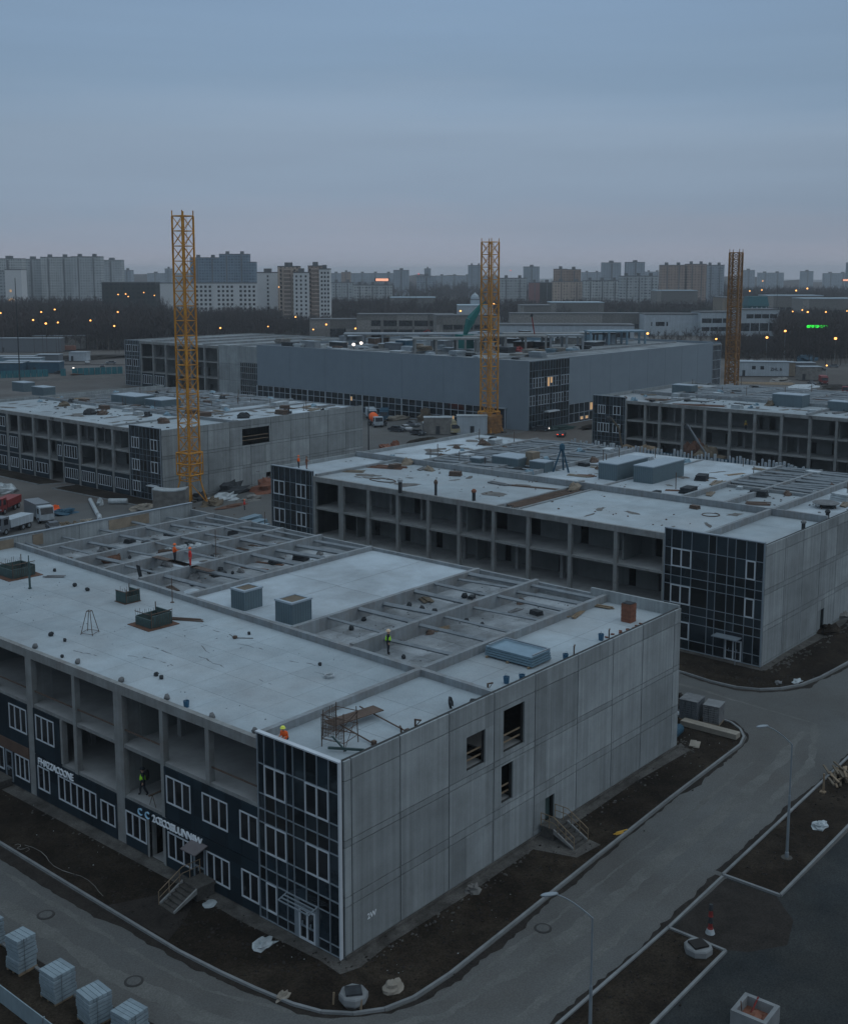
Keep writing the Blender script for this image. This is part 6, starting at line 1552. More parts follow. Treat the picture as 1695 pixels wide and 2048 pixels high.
for px_, py_, s, m_, lab, sd_ in ((100,722,(12,4,2.5),'mud','brown earth bank in the left back yard',71),(200,718,(18,4,1.6),'mud','long brown earth bank near the old wing',72),(180,748,(8,3,1.4),'rust','rust brown heap in front of the teal fence gap',73),(30,722,(14,4,2),'soil','dark earth bank at the left photo edge',74)):
    boulder(lab, at(px_,py_,0), *s, sd_, m_, 'earth_bank', 'earth heap', .3)
t = thing('low_trailer', 'low brick red trailer by the pale shed', 'trailer', at(132,703,0), R(-50)); MB().box(-5,-1.2,.8,5,1.2,3.0).build('trailer_body', 'brick', t, True); MB().box(-5,-1.1,.2,5,1.1,.7).build('chassis', 'dark', t, True)
# ------------------------------------------------------------------ hall roof clutter
Z5 = 17.0
rnd = random.Random(77)
def frame_bay(label, p, rz, nx, ny, a, h_, m_='frame'):
    t = thing('rooftop_structure', label, 'concrete frame', p, rz, 'half built frames on the hall roof')
    for i in range(nx+1):
        for j in range(ny+1): MB().box(a*i-.3,a*j-.3,0,a*i+.3,a*j+.3,h_).build('column', m_, t, True)
    MB().box(-.5,-.5,h_,a*nx+.5,a*ny+.5,h_+.5).build('slab', m_, t, True)
    return t
frame_bay('low concrete frame on the hall roof, left of the slim crane', at(830,708,Z5), R(-45), 3, 1, 6, 4.0)
frame_bay('low concrete frame on the hall roof, hidden partly by the slim crane', at(930,702,Z5), R(-45), 4, 1, 6, 4.0)
frame_bay('low concrete frame on the hall roof near its glass corner', at(1100,700,Z5), R(-40), 2, 1, 5, 4.0, 'joist')
frame_bay('dark long frame at the back of the hall roof', at(690,690,Z5), R(-50), 7, 1, 6, 3.2, 'joist')
frame_bay('long frame at the back right of the hall roof', at(1010,688,Z5), R(-47), 6, 1, 6, 3.0)
frame_bay('blue grey frame behind the right wall of the hall', at(1180,690,Z5), R(-42), 3, 1, 6, 4.0, 'bluegrey')
cl = ['left end','left third','middle','right third','right end']
k_ = 0
for k in range(44):
    px_ = 560+k*14.0+rnd.uniform(-8,8); py_ = 694+ (px_-560)*.045 + rnd.uniform(-12,4)
    if px_ > 1080: py_ = 712-(px_-1080)*.09+rnd.uniform(-12,-3)
    p = at(px_, py_, Z5)
    if p.x < X5+1: p.x = X5+1.5
    if p.y < Y5+1: p.y = Y5+1.5
    mt_ = rnd.choice(('film','dark','bluegrey','rubble','rustbar','hut','galv','tan'))
    adj = {'film':'pale film covered','dark':'dark','bluegrey':'blue grey','rubble':'grey','rustbar':'rusty','hut':'white','galv':'silver grey','tan':'tan'}[mt_]
    t = thing('roof_material_stack', adj+' material stack on the roof edge of the grey clad hall', 'material stack', p, R(rnd.uniform(-10,10)), 'material stacks on the hall roof '+adj)
    sx_, sy_, sz_ = rnd.uniform(1,4), rnd.uniform(1.5,6), rnd.uniform(.5,1.8)
    for q in range(3):
        MB().box(-sx_/2+rnd.uniform(-.3,.3),-sy_/2+rnd.uniform(-.4,.4),sz_*q/3,sx_/2+rnd.uniform(-.3,.3),sy_/2+rnd.uniform(-.4,.4),sz_*(q+.9)/3).build('layer', mt_, t, True)
for k in range(40):
    px_ = 600+rnd.uniform(0,640); py_ = 678+rnd.uniform(0,22); p = at(px_, py_, Z5)
    if not (X5+3 < p.x < 298 and Y5+3 < p.y < 224): continue
    mt_ = ('bluegrey','dark','rubble','container','hut','joist','rustbar','cargrey')[k%8]; adj = ('blue grey','black','stone grey','dark blue','white','steel grey','rusty','slate')[k%8]
    t = thing('rooftop_box', adj+' box standing amid the hall roof works', 'roof box', p, rnd.uniform(-.2,.2), adj+' boxes on the hall roof'); a_, b_, c_ = rnd.uniform(2,7), rnd.uniform(2,6), rnd.uniform(1.2,3.2)
    MB().box(-a_/2,-b_/2,0,a_/2,b_/2,c_).build('box_body', mt_, t, True); MB().box(-a_/2-.15,-b_/2-.15,c_,a_/2+.15,b_/2+.15,c_+.2).build('box_lid', rnd.choice(('film','galv','darkroof')), t, True)
excavator('small red lifting machine on the hall roof with its arm upright', at(1065,690,Z5), R(-50), 'red', ((.8,1.6),(.2,5),(-.6,10)))
excavator('red machine on the hall roof left of the teal boom', at(870,680,Z5), R(150), 'red', ((.8,1.6),(2.5,3.5),(4.5,2.6)))
t = thing('teal_boom_crane', 'teal lattice boom leaning up from the hall roof beside the slim crane', 'crane boom', at(928,680,Z5))
p0 = at(928,678,Z5); d0 = 430
a = far(928,345); za = height_at(a,672); b = far(967,345); zb_ = height_at(b,602); mid = far(940,345); zm = height_at(mid,640)
t.location = a
mb = MB(); o_ = lambda v,z: (v.x-a.x,v.y-a.y,z)
A0, A1, A2 = Vector(o_(a,za)), Vector(o_(mid,zm)), Vector(o_(b,zb_))
mb.tube(A0,A1,.5,6,1.5); mb.build('boom_foot', 'tealboom', t, True)
mb = MB(); mb.tube(A1,A2,1.4,6,.35); mb.build('boom', 'tealboom', t, True)
MB().box(-2,-2,Z5-a.z,2,2,za+.5).build('base', 'tealboom', t, True)
boulder('pink red tarpaulin on the hall roof', at(1035,703,Z5), 2.2, 1.6, 1.4, 80, 'red', 'tarpaulin', 'tarpaulin', .3)
for px_, py_, lab in ((692,688,'white floodlight, left one of three on the hall roof'),(707,690,'white floodlight, middle one of three on the hall roof'),(722,687,'white floodlight, right one of three on the hall roof'),(146,737,'bright white floodlight at the gap of the teal fence')):
    p = at(px_, py_+9, Z5) if px_ > 300 else far(px_, 470)
    z = 1.5 if px_ > 300 else height_at(p, py_); t = thing('floodlight', lab, 'floodlight', p, 0, 'lit floodlights')
    MB().tube((0,0,0),(0,0,z-.3),.1,6).build('pole', 'dark', t, True); MB().lump((0,0,z),.5,.5,.45,1,8,6,0).build('lamp', 'lamp_white', t, True)

# ------------------------------------------------------------------ city
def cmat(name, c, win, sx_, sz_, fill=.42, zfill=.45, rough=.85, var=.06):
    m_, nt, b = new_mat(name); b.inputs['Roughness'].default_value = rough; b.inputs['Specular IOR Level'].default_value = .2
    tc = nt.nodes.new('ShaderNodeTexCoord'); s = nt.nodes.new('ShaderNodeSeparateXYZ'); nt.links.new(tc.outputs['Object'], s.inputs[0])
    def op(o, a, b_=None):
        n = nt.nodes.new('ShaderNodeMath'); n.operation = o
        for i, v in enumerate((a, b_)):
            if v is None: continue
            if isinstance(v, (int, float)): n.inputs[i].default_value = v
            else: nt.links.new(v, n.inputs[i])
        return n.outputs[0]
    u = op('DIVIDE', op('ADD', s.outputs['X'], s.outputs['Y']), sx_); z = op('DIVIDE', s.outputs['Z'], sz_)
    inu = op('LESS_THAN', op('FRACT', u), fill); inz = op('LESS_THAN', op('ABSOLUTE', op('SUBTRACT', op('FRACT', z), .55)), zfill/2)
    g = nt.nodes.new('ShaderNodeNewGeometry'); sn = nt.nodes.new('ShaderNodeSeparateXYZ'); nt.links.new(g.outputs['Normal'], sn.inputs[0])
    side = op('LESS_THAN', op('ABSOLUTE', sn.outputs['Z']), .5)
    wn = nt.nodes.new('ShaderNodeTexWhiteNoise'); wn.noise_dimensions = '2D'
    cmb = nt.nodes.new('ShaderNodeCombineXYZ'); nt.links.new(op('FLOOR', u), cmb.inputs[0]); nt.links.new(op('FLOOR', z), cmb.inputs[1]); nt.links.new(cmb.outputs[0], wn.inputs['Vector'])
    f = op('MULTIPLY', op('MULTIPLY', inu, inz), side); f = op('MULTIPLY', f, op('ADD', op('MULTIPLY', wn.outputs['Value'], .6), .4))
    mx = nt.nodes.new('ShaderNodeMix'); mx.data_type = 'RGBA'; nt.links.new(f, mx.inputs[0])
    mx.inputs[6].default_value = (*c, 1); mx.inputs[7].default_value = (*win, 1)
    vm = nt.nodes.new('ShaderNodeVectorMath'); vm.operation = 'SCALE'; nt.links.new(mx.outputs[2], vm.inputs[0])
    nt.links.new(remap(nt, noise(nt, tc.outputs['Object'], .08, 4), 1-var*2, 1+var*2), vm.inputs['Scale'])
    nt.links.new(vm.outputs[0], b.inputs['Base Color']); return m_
M['panel_city'] = cmat('panel_block_front', (.42,.44,.44), (.05,.06,.07), 2.6, 2.9, .5, .5)
M['panel_city2'] = cmat('panel_block_front_grey', (.36,.385,.395), (.05,.06,.075), 3.2, 2.9, .55, .42)
M['blue_city'] = cmat('glazed_tower_front', (.15,.21,.27), (.025,.05,.08), 3.0, 3.1, .62, .55)
M['beige_city'] = cmat('beige_tower_front', (.44,.35,.285), (.06,.055,.055), 3.0, 3.0, .45, .5)
M['brown_city'] = cmat('brown_tower_front', (.31,.225,.18), (.05,.045,.045), 2.8, 3.0, .5, .45)
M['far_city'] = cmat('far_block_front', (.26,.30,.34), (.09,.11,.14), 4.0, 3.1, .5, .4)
M['dark_city'] = cmat('dark_block_front', (.045,.050,.048), (.02,.024,.024), 3.4, 3.3, .5, .5)
M['white_plain'] = mat('white_render', (.56,.57,.575), .9, .05, .05)
M['balcony'] = mat('balcony_front', (.19,.15,.13), .9, .2, .4)
M['flatroof'] = mat('far_flat_roof', (.12,.125,.13), .9, .2, .1)
M['hallroof'] = mat('pale_metal_roof', (.30,.38,.43), .6, .1, .05)
M['tealroof'] = mat('teal_metal_roof', (.008,.085,.10), .6, .1, .1)
def city(label, px0, px1, depth, py_top, m_, rz=None, dd=14.0, cat='building', name='apartment_block', units=1, stair=True, cap=True, parts=None, skew=0.0):
    """a block whose front spans px0..px1 at the given distance; turned a little off square to the view"""
    p = far((px0+px1)/2, depth); w_ = (px1-px0)*depth/F; h_ = height_at(p, py_top)
    yaw = AZ-math.pi/2+skew
    t = thing(name, label, cat, p, yaw)
    uw = w_/units
    for k in range(units):
        x0 = -w_/2+uw*k; st = (k % 2)*1.2
        MB().box(x0, st, 0, x0+uw-.05, dd+st, h_).build('wall', m_, t, True)
        if cap: MB().box(x0-.1, st-.15, h_, x0+uw+.05, dd+st+.1, h_+.8).build('roof', 'flatroof', t, True)
        if stair:
            MB().box(x0+uw*.40, dd*.3, h_+.8, x0+uw*.62, dd*.7, h_+3.6).build('stair_house', 'flatroof', t, True)
            MB().box(x0+uw*.46, st-.5, 0, x0+uw*.54, st-.03, h_-1).build('stair_shaft', 'balcony' if m_ in ('beige_city',) else 'flatroof', t, True)
    return t
city('long pale panel block, first tall section from the left photo edge', -60, 52, 1290, 518, 'panel_city', units=2)
city('tall pale panel block left of centre in the left group, narrow section', 50, 92, 1330, 519, 'panel_city2', units=1)
city('tall pale panel block in the middle of the left group', 90, 150, 1320, 515, 'panel_city', units=2)
city('tall pale panel block at the right of the left group', 150, 208, 1310, 514, 'panel_city2', units=2)
city('pale panel block half hidden behind the left group', 206, 250, 1500, 521, 'panel_city2', units=1)
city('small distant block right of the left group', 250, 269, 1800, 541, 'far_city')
t = city('nearer grey block with two lit windows at the left photo edge', -30, 18, 1040, 543, 'panel_city2'); city('plain pale gable block with lit windows at the left photo edge', 18, 51, 1035, 540, 'white_plain', stair=False)
p = far(26,1033)
for px_, py_ in ((26,582),(27,599),(31,601),(23,601)):
    p = far(px_,1032.0); z = height_at(p,py_); t = bpy.data.objects['apartment_block.007'] if 'apartment_block.007' in bpy.data.objects else t
    q_ = t.matrix_basis.inverted() @ Vector((p.x,p.y,z)); MB().box(q_.x-.8,-.25,q_.z-1.1,q_.x+.8,-.05,q_.z+1.1).build('lit_window', 'warm', t, True)
city('dark green grey office block behind the left wood with orange lamps in front', 209, 316, 860, 566, 'dark_city', units=3, stair=False, name='office_block')
# white hospital
def hospital():
    depth = 960; px0, px1 = 317, 520; t = city('long white hospital block with rows of dark windows in front of the dark blue towers', px0, px1, depth, 567, 'white_plain', dd=16, units=1, stair=False, name='hospital_block', cap=True)
    w_ = (px1-px0)*depth/F; h_ = height_at(far((px0+px1)/2,depth),567)
    n = 0
    wm = None
    for fl in range(7):
        for k in range(14):
            u = (395-px0)*depth/F-w_/2+k*(w_*.60/14)
            if k in (4,9): continue
            z = h_-3.6-fl*3.6
            if wm is None:
                wm = MB().box(0,-.12,0,1.9,-.02,1.9).build('window', 'pane', t, True); wm.location = (u,0,z)
            else:
                q_ = copy_tree(wm, (u,0,z), parent=t)
            n += 1
    for q in range(3): MB().box(-w_/2+(370-px0)*depth/F+q*w_*.29,-.9,0,-w_/2+(370-px0)*depth/F+q*w_*.29+1.2,-.03,h_).build('pilaster', 'white_plain', t, True)
hospital()
for px0, px1, top, dz in ((393,425,512,0),(424,444,516,1),(444,488,508,0),(488,501,510,0),(501,514,524,0)):
    pass
city('dark blue glazed tower group behind the white hospital, left part', 385, 443, 1300, 516, 'blue_city', units=2)
city('dark blue glazed tower behind the white hospital, highest middle part', 443, 501, 1300, 509, 'blue_city', units=2)
city('dark blue glazed tower behind the white hospital, lower right edge', 501, 514, 1295, 525, 'blue_city', units=1, stair=False)
def winblock(label, px0, px1, depth, top, m_, cols_, nfl, dz=3.0, skew=0, ww=1.3, wh=1.5, bal=None):
    t = city(label, px0, px1, depth, top, m_, units=1, stair=False, skew=skew); w_ = (px1-px0)*depth/F; h_ = height_at(far((px0+px1)/2,depth),top); wm = None
    for fl in range(nfl):
        for u in cols_:
            x = -w_/2+w_*u-ww/2; z = h_-3.2-fl*dz
            if wm is None: wm = MB().box(0,-.12,0,ww,-.02,wh).build('window', 'pane', t, True); wm.location = (x,0,z)
            else: copy_tree(wm, (x,0,z), parent=t)
    if bal:
        for u in bal:
            MB().box(-w_/2+w_*u[0],-1.3,3,-w_/2+w_*u[1],-.03,h_-1).build('balcony_stack', 'balcony', t, True)
            for fl in range(nfl): MB().box(-w_/2+w_*u[0]-.1,-1.5,h_-2.2-fl*dz,-w_/2+w_*u[1]+.1,-1.31,h_-1.2-fl*dz).build('balcony_rail', 'beige_city', t, True)
    MB().box(-w_*.2,4,h_+.8,w_*.15,9,h_+3.4).build('roof_house', 'flatroof', t, True)
    return t
winblock('narrow white tower with one window column right of the hospital', 517, 558, 890, 546, 'white_plain', (.52,), 12)
winblock('tall white and beige tower with brown balconies, left half of the pair', 558, 600, 860, 534, 'beige_city', (.15,.8), 13, bal=[(.3,.62)])
winblock('white tower section with three window columns between two beige ones', 589, 619, 852, 546, 'white_plain', (.2,.5,.82), 12)
winblock('tall beige tower section with brown balconies, right half of the pair', 618, 646, 860, 533, 'brown_city', (.14,), 13, bal=[(.25,.8)])
winblock('white tower end section with windows, right of the brown balconies', 640, 661, 858, 539, 'white_plain', (.25,.55,.85), 13)
M['pinkred'] = mat('faded_red_render', (.22,.10,.095), .9, .1, .1)
for px0, px1, d_, top, m_, lab, un, nm in (
    (661,708,1250,566,'panel_city2','pale long panel block right of the beige towers',2,'apartment_block'),
    (707,784,1180,571,'panel_city','pale grey panel block under the small lit roof sign',3,'apartment_block'),
    (684,702,1900,545,'brown_city','distant pinkish block above the pale long one',1,'apartment_block'),
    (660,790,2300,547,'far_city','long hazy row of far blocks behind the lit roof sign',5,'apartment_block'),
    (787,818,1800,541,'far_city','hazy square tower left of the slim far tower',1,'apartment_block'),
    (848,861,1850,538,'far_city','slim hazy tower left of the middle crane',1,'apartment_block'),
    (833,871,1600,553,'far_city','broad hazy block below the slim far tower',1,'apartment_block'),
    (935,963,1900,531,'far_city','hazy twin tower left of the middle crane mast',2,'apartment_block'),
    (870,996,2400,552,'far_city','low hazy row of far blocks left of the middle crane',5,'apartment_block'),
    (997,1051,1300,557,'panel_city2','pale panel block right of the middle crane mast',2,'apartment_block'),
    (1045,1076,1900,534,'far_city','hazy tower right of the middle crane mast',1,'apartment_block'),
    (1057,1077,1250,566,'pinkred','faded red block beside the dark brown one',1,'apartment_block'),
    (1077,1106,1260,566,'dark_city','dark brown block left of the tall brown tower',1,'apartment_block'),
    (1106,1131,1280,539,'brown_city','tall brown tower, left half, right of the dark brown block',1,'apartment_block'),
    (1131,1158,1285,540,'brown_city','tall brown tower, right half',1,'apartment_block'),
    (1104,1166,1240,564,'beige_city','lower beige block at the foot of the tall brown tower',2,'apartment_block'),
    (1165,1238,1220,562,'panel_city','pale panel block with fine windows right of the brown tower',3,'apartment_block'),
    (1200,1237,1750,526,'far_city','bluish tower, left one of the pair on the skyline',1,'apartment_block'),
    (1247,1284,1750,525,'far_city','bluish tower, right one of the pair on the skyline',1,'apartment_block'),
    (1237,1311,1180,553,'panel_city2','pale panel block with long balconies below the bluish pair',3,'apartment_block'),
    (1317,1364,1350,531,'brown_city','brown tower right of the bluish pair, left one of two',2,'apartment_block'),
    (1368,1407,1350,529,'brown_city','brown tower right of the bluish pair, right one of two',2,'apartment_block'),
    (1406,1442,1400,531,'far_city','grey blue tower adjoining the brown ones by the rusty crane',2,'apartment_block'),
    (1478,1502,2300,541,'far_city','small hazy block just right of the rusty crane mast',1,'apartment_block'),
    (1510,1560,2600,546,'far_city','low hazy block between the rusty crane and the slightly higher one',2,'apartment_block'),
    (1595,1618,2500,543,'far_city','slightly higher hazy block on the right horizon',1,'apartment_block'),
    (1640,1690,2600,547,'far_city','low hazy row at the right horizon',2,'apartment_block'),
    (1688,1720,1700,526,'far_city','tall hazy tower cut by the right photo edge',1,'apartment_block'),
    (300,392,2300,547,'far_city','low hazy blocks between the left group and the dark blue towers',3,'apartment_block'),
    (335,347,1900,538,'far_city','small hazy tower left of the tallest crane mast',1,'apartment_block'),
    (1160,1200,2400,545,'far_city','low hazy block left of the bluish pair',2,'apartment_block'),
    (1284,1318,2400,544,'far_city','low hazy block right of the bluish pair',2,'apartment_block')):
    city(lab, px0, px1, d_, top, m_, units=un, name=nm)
def lowbld(label, px0, px1, depth, top, wallm, roofm='flatroof', dd=18, name='low_building', skew=0.0, cat='building', bands=(), nwin=0, base=None):
    p = far((px0+px1)/2, depth); w_ = (px1-px0)*depth/F; h_ = height_at(p, top); t = thing(name, label, cat, p, AZ-math.pi/2+skew)
    mb = MB(); holes = [(-w_/2+w_*b[0], -w_/2+w_*b[1], h_*b[2], h_*b[3]) for b in bands]
    wall(mb, 'y', 0, -.4, 0, -w_/2, w_/2, 0, h_, holes); mb.build('front_wall', wallm, t, True)
    mb = MB(); mb.box(-w_/2,.45,0,-w_/2+.4,dd,h_); mb.box(w_/2-.4,.45,0,w_/2,dd,h_); mb.box(-w_/2+.4,dd-.4,0,w_/2-.4,dd,h_); mb.build('side_wall', wallm, t, True)
    MB().box(-w_/2-.2,-.3,h_,w_/2+.2,dd+.2,h_+.6).build('roof', roofm, t, True)
    for h4 in holes:
        f_ = MB().box(h4[0],.41,h4[2],h4[1],.6,h4[3]).build('window', 'pane', t, True)
        n_ = max(1, int((h4[1]-h4[0])/5)); mb = MB()
        for k in range(1, n_): x = h4[0]+(h4[1]-h4[0])*k/n_; mb.box(x-.2,.05,h4[2],x+.2,.40,h4[3])
        if n_ > 1: mb.build('window_bar', wallm, f_, True)
    return t
lowbld('two storey frame building with dark window rows behind the hall roof', 713, 905, 690, 630, 'rubble', bands=[(.15,.25,.55,.78),(.28,.42,.55,.78),(.44,.58,.55,.78),(.6,.74,.55,.78),(.76,.97,.55,.78),(.15,.25,.2,.42),(.28,.42,.2,.42),(.44,.58,.2,.42),(.6,.74,.2,.42),(.76,.9,.2,.42)], name='unfinished_building', skew=-.05)
lowbld('blank pale building left of the frame building with street lamps', 620, 716, 700, 640, 'rubble', bands=[(.42,.75,.1,.55)], skew=0, name='low_building')
lowbld('grey building with two dark bands, left of the slim crane mast', 872, 1000, 660, 632, 'rubble', bands=[(.1,.9,.5,.68),(.05,.7,.1,.28)], name='low_building', skew=.1)
lowbld('white building with ribbon windows right of the slim crane mast', 998, 1265, 610, 651, 'hut', bands=[(.35,.6,.42,.66),(.64,.68,.45,.66),(.70,.73,.45,.66),(.75,.82,.45,.66),(.84,.97,.45,.72),(.84,.97,.12,.26)], name='white_building', skew=-.06)
lowbld('long grey building behind the white ribbon window building', 1020, 1280, 760, 628, 'rubble', bands=[(.7,.78,.3,.5),(.85,.98,.3,.5)], name='low_building')
lowbld('white institute building with small windows left of the rusty crane', 1286, 1398, 740, 629, 'hut', bands=[(.12,.14,.45,.65),(.2,.36,.45,.65),(.39,.42,.45,.65)], name='institute_building')
lowbld('white institute wing with two window bands crossing the rusty crane', 1397, 1470, 735, 625, 'hut', bands=[(.03,.6,.55,.75),(.62,.97,.55,.75),(.03,.97,.2,.38)], name='institute_wing', skew=.12)
lowbld('white institute wing with one long dark window band right of the rusty crane', 1468, 1556, 730, 620, 'hut', bands=[(.22,.95,.68,.84),(.1,.98,.2,.5)], name='institute_wing', skew=.12)
t = lowbld('teal roofed house with pale columns on the institute wing', 1492, 1531, 760, 612, 'tealroof', name='teal_house', dd=14); p = t
w_ = 39*760/F; h_ = height_at(far(1511,760),612); h2 = height_at(far(1511,760),593)
mb = MB(); mb.add([(-w_/2-.5,-.6,h_),(w_/2+.5,-.6,h_),(w_/2+.5,14.5,h_),(-w_/2-.5,14.5,h_),(-w_/2+.6,2,h2),(w_/2-.3,2,h2),(w_/2-.3,12,h2),(-w_/2+.6,12,h2)],[(4,5,6,7),(0,1,5,4),(1,2,6,5),(2,3,7,6),(3,0,4,7)]); mb.build('mansard_roof', 'tealroof', t, True)
for k in range(4): MB().box(-w_*.36+w_*.24*k,-.75,h_-5,-w_*.36+w_*.24*k+.8,-.62,h_-.5).build('pilaster', 'hut', t, True)
for px0, px1, d_, top, m_, rm, lab in ((1530,1640,1010,592,'rubble','hallroof','long pale roofed hall behind the right wood'),(1600,1720,960,598,'rubble','hallroof','second pale roofed hall at the right photo edge'),(1100,1205,900,606,'rubble','hallroof','pale flat roofed hall right of the middle crane mast'),
      (780,870,1000,596,'rubble','hallroof','pale blue roofed hall in the middle belt of trees'),(1310,1390,1050,582,'rubble','hallroof','small pale roofed hall below the brown towers'),(1440,1490,900,596,'tan','flatroof','low tan building behind the rusty crane'),(915,985,850,612,'hut','hallroof','pale low building behind the tip of the teal boom'),(1040,1100,850,612,'rubble','flatroof','low building with towers right of the crane mast')):
    lowbld(lab, px0, px1, d_, top, m_, rm, 30, 'industrial_hall', bands=[(.1,.9,.25,.5)])
t = lowbld('small domed building left of the middle crane mast', 940, 958, 880, 600, 'hut', name='domed_building', dd=7); h_ = height_at(far(949,880),600); MB().lathe((0,3.5,h_+.6),[(3.3,0),(3.2,1.5),(2.3,3.2),(.6,4.3),(.1,5.5)],12).build('dome', 'hut', t, True)
# lit signs
def lit_sign(label, px0, px1, py0, py1, depth, m_, post=True, cells=1):
    p = far((px0+px1)/2, depth); w_ = (px1-px0)*depth/F; z0 = height_at(p,py1); z1 = height_at(p,py0); t = thing('lit_sign', label, 'sign', p, AZ-math.pi/2)
    MB().box(-w_/2-.3,.05,z0-.3,w_/2+.3,.3,z1+.3).build('sign_board', 'boot', t, True)
    for k in range(cells):
        a = -w_/2+w_*k/cells; b = -w_/2+w_*(k+1)/cells; h_ = z1-z0; c = (b-a)*.86; x = a+(b-a)*.07; mb = MB()
        if cells > 1:
            mb.box(x,-.05,z0,x+c*.28,0,z1); mb.box(x+c*.3,-.05,z1-h_*.3,x+c,0,z1)
            if k % 3 != 1: mb.box(x+c*.3,-.05,z0,x+c,0,z0+h_*.3)
            if k % 2: mb.box(x+c*.72,-.05,z0+h_*.3,x+c,0,z1-h_*.3)
            else: mb.box(x+c*.3,-.05,z0+h_*.38,x+c*.8,0,z0+h_*.62)
        else: mb.box(x,-.05,z0,x+c,0,z1)
        mb.build('lit_letter', m_, t, True)
    for s in (-1,1): MB().box(s*w_*.4-.15,.1,0,s*w_*.4+.15,.3,z0-.3).build('post', 'dark', t, True)
lit_sign('glowing green lettered sign in front of the right wood', 1609, 1652, 650.5, 655.5, 560, 'green_led', cells=8)
lit_sign('small lit orange white sign on the panel block roof', 750, 779, 557, 562, 1175, 'sign_warm', cells=1)
lit_sign('orange lit strip sign at the right photo edge', 1675, 1700, 558.5, 562, 1500, 'sign_warm', cells=1)

# ------------------------------------------------------------------ lamps
def slamp(label, px_, py_, depth, m_='lamp_on', r=.62, group='lit street lamps'):
    r *= .74
    if px_ < 300 and 612 < py_ < 660: depth = 575
    if 300 < px_ < 600 and py_ > 630: depth = min(depth, 640)
    if px_ > 1560 and 600 < py_ < 690: depth = min(depth, 525)
    p = far(px_, depth); z = height_at(p, py_); t = thing('street_lamp', label, 'street lamp', p, 0, group)
    MB().tube((0,0,0),(0,0,z-.2),.10,6,.06).build('pole', 'galv' if py_ > 660 and px_ > 1500 else 'bark', t, True); MB().lump((0,0,z),r,r,r*.8,1,8,6,0).build('lamp', m_, t, True)
for px_, py_, d_, r, lab in ((1531,675,530,.85,'bright orange street lamp in front of the right wood, left of the higher one'),(1567,662,560,.8,'bright orange street lamp left of the green sign, the higher one'),(1668,677,530,.95,'bright orange street lamp right of the green sign, near the photo edge'),
     (1293,667,590,.9,'bright orange street lamp left of the white institute building'),(1430,678,560,.7,'pale orange street lamp by the rusty crane mast'),(1282,691,420,.5,'pale pink lamp behind the right wall of the hall'),
     (627,659,680,.6,'small warm lamp at the left end of the blank pale building'),(653,649,690,.75,'warm street lamp in front of the blank pale building'),(711,657,680,.75,'reddish street lamp at the frame building'),(592,634,840,.6,'orange lamp pair at the foot of the beige towers'),
     (920,622,700,.8,'orange street lamp left of the teal boom'),(961,608,750,.7,'warm lamp left of the middle crane mast'),(986,608,750,.8,'warm lamp right of the middle crane mast'),(442,656,720,.7,'orange street lamp in front of the hospital trees'),(537,653,760,.5,'dim lamp right of the hospital trees'),(329,656,700,.5,'dim lamp left of the tallest crane mast'),
     (6,626,740,.6,'orange lamp in the left wood at the photo edge'),(70,640,740,.65,'orange lamp in the left wood, lower left of three'),(87,624,760,.55,'orange lamp in the left wood, above two brighter ones'),(95,647,720,.75,'brightest orange lamp of the left wood'),(119,645,730,.6,'pale lamp right of the brightest one in the left wood'),(114,619,780,.55,'small orange lamp highest in the left wood'),
     (184,641,740,.6,'orange lamp alone in the middle of the left wood'),(231,652,720,.65,'orange lamp at the right of the left wood'),(239,624,760,.55,'orange lamp below the dark office block'),(241,589,840,.6,'orange lamp before the dark office block, left one'),(256,588,840,.65,'orange lamp before the dark office block, upper middle one'),(261,593,840,.6,'orange lamp before the dark office block, just below the middle one'),(292,585,840,.55,'orange lamp before the dark office block, right one'),(313,591,840,.55,'orange lamp at the right edge of the dark office block'),(560,574,845,.5,'orange lamp on the beige tower side'),
     (1493,582,1000,.8,'whitish lamp right of the rusty crane in the far trees'),(1517,580,1000,.8,'pale lamp in the far trees, left of the antenna mast'),(1518,562,1200,.7,'small reddish lamp high in the far trees'),(1585,581,1000,1.0,'orange lamp above the pale roofed halls, left one'),(1607,577,1000,1.0,'orange lamp above the pale roofed halls, right one'),(1599,620,650,.45,'small lamp below the halls, first of three in the right wood'),(1610,624,650,.6,'small orange lamp below the halls, second of three in the right wood'),(1646,624,650,.5,'small orange lamp below the halls, third of three in the right wood'),(1580,623,650,.4,'pale tiny lamp in the right wood left of three'),(1688,622,660,.4,'tiny lamp in the right wood at the photo edge'),(1653,731,440,.45,'white orange lamp behind the cabins at the right')):
    slamp(lab, px_, py_, d_, 'lamp_on', r)
for px_, py_, d_, lab in ((114,728,470,'red lamp beside the grey cabin in the left back yard'),(837,548,1700,'red light on the slim far tower'),(1019,541,2000,'red light on the skyline right of the middle crane')):
    slamp(lab, px_, py_, d_, 'lamp_red', .6 if d_ < 600 else 1.2, 'red lamps')
for px_, h_, d_, lab in ((38,38,430,'thin lattice pole in the left back yard'),(1548,30,900,'thin antenna mast above the pale roofed halls')):
    mb = MB(); mb.tube((0,0,0),(0,0,h_),.25,6,.12); tag(mb.build('antenna_mast', 'dark', None, loc=far(px_,d_)), lab, 'mast')

